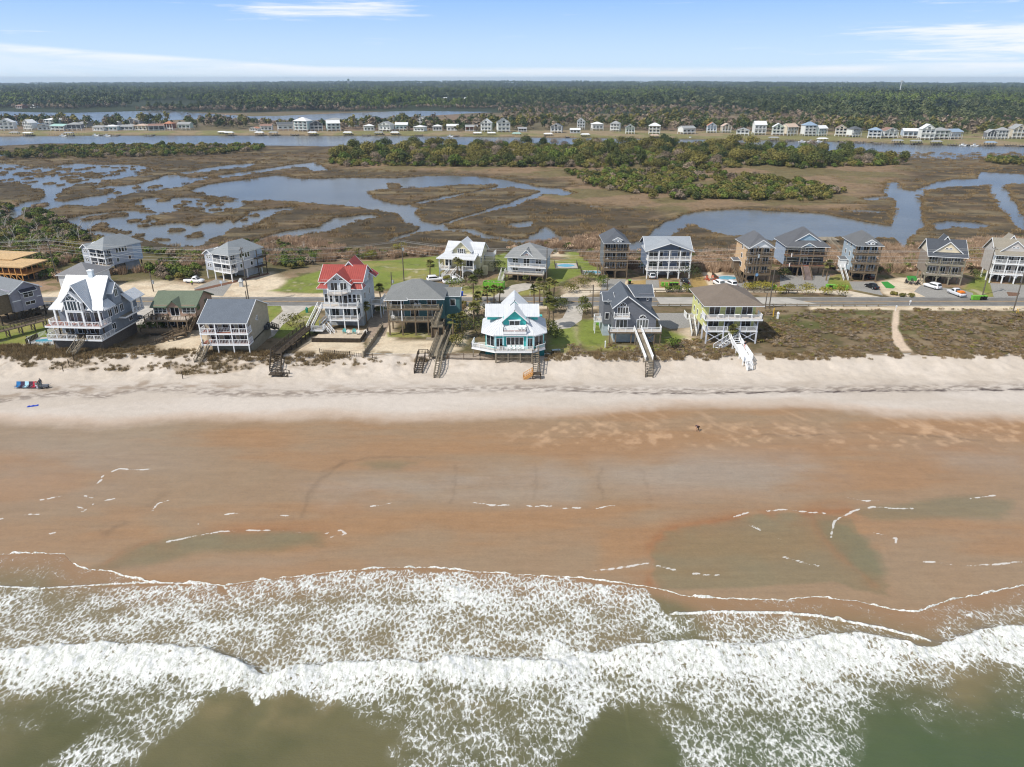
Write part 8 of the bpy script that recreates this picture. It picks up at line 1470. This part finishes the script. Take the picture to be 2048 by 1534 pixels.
# ---------------------------------------------------------------- people: one skinned body each, clothes and hair as children
SKIN = paint((196,150,122), .6, 'skin', .05); HAIR = paint((48,34,26), .8, 'hair', .1)
def skinned(name, J, E, RD, mat, parent):
    me = D.meshes.new(name); me.from_pydata([tuple(j) for j in J], E, []); me.materials.append(mat); o = D.objects.new(name, me); col.objects.link(o)
    if parent: o.parent = parent
    sk = o.modifiers.new('skin', 'SKIN'); me.skin_vertices.new() if not me.skin_vertices else None
    for v, r_ in zip(me.skin_vertices[0].data, RD): v.radius = (r_, r_)
    me.skin_vertices[0].data[0].use_root = True; ss = o.modifiers.new('sub', 'SUBSURF'); ss.levels = ss.render_levels = 1; return o
def person(p, rz, pose, shirt, pants, label, z=None):
    t = empty('person', p, rz, label=label, cat='person'); V = Vector
    if pose == 'stand': hip, ch, nk, hd = V((0,0,.92)), V((0,0,1.28)), V((0,0,1.46)), V((0,-.02,1.62)); hands = [(-.3,-.05,.78),(.3,-.05,.78)]; elb = [(-.29,.03,1.06),(.29,.03,1.06)]; kn = [(-.1,-.02,.5),(.12,-.05,.5)]; ft = [(-.11,.02,.07),(.13,0,.07)]
    elif pose == 'walk': hip, ch, nk, hd = V((0,0,.92)), V((0,-.04,1.28)), V((0,-.06,1.46)), V((0,-.1,1.62)); hands = [(-.3,-.3,.88),(.3,.15,.8)]; elb = [(-.29,-.06,1.06),(.29,.12,1.08)]; kn = [(-.1,-.2,.52),(.1,.05,.5)]; ft = [(-.1,-.22,.08),(.1,.3,.12)]
    else: hip, ch, nk, hd = V((0,.12,.92)), V((0,-.22,1.1)), V((0,-.4,1.05)), V((0,-.52,.98)); hands = [(-.14,-.5,.45),(.14,-.52,.42)]; elb = [(-.24,-.34,.76),(.24,-.36,.74)]; kn = [(-.2,.02,.5),(.2,.0,.5)]; ft = [(-.26,.05,.07),(.26,.05,.07)]
    J = [hip, ch, nk, hd, hd+V((0,0,.1))]; E = [(0,1),(1,2),(2,3),(3,4)]; RD = [.14,.16,.06,.10,.07]; sh = (ch+nk)/2+V((0,0,.02))
    for i, s in enumerate((-1, 1)):
        k = len(J); h_ = V(hands[i]); e_ = V(elb[i]); d = (h_-e_).normalized(); J += [sh+V((s*.19,0,.02)), e_, h_, h_+d*.08]; E += [(1,k),(k,k+1),(k+1,k+2),(k+2,k+3)]; RD += [.06,.045,.032,.038]
        for f in range(5): q = len(J); sd = V((s*.012+(f-2)*.018, (-.02 if f < 4 else -.05), 0)); J.append(h_+d*(.16-.012*abs(f-1.5))+sd if f < 4 else h_+d*.09+V((0,-.05,0))); E.append((k+3,q)); RD.append(.009)
        k = len(J); J += [hip+V((s*.09,0,-.04)), V(kn[i]), V(ft[i]), V(ft[i])+V((0,-.16,-.03))]; E += [(0,k),(k,k+1),(k+1,k+2),(k+2,k+3)]; RD += [.1,.065,.045,.04]
    b = skinned('body', J, E, RD, SKIN, t); n = (hd-nk).normalized()
    cj = [hip, ch, nk-V((0,0,.03))]; ce = [(0,1),(1,2)]; cr = [.155,.18,.1]
    for i, s in enumerate((-1, 1)): k = len(cj); cj += [sh+V((s*.19,0,.02)), V(elb[i])]; ce += [(1,k),(k,k+1)]; cr += [.078,.062]
    skinned('shirt', cj, ce, cr, paint(shirt, .8, 'shirt'), t); pj = [hip]; pe = []; pr = [.16]
    for i, s in enumerate((-1, 1)): k = len(pj); pj += [hip+V((s*.09,0,-.05)), V(kn[i]), V(kn[i]).lerp(V(ft[i]), .75)]; pe += [(0,k),(k,k+1),(k+1,k+2)]; pr += [.12,.085,.065]
    skinned('trousers', pj, pe, pr, paint(pants, .8, 'trousers'), t); skinned('hair', [hd+V((0,.02,.05)), hd+V((0,.05,.13))], [(0,1)], [.105,.08], HAIR, t); m = MB(); m.tube(hd+V((0,-.1,.02)), hd+V((0,-.135,.0)), .018, .012, 6); m.build('nose', SKIN, b)
    e = MB(); [e.tube(hd+V((s*.04,-.085,.045)), hd+V((s*.04,-.105,.045)), .014, n=6) for s in (-1, 1)]; e.build('eyes', HAIR, b); return t
person(at(1395,862), R(-60), 'bend', (46,38,62), (52,42,36), 'person in dark clothes bending over on the wet sand')
person(at(75.5,779), R(170), 'stand', (120,130,128), (196,200,214), 'person in pale shorts standing by the end of the beach chairs'); person(at(83,773), R(60), 'stand', (40,48,52), (44,46,58), 'person in dark top beside the grey beach cart')
q = at(188,668,6.0); person((q.x+.4,q.y,6.02), R(10), 'stand', (110,60,66), (40,40,48), 'person in a maroon top at the head of the blue house stairs'); person((q.x-.8,q.y-.1,6.02), R(-30), 'stand', (190,176,160), (50,50,60), 'person in a beige top at the head of the blue house stairs')
person(at(1489,697,4.3), R(20), 'walk', (60,60,66), (200,60,60), 'person in a dark top and red shorts on the white walkway'); person(at(385,572), R(40), 'stand', (176,226,50), (50,60,80), 'worker in a lime high visibility vest behind the white pickup')
q = at(1475,617,8.85)
haze()
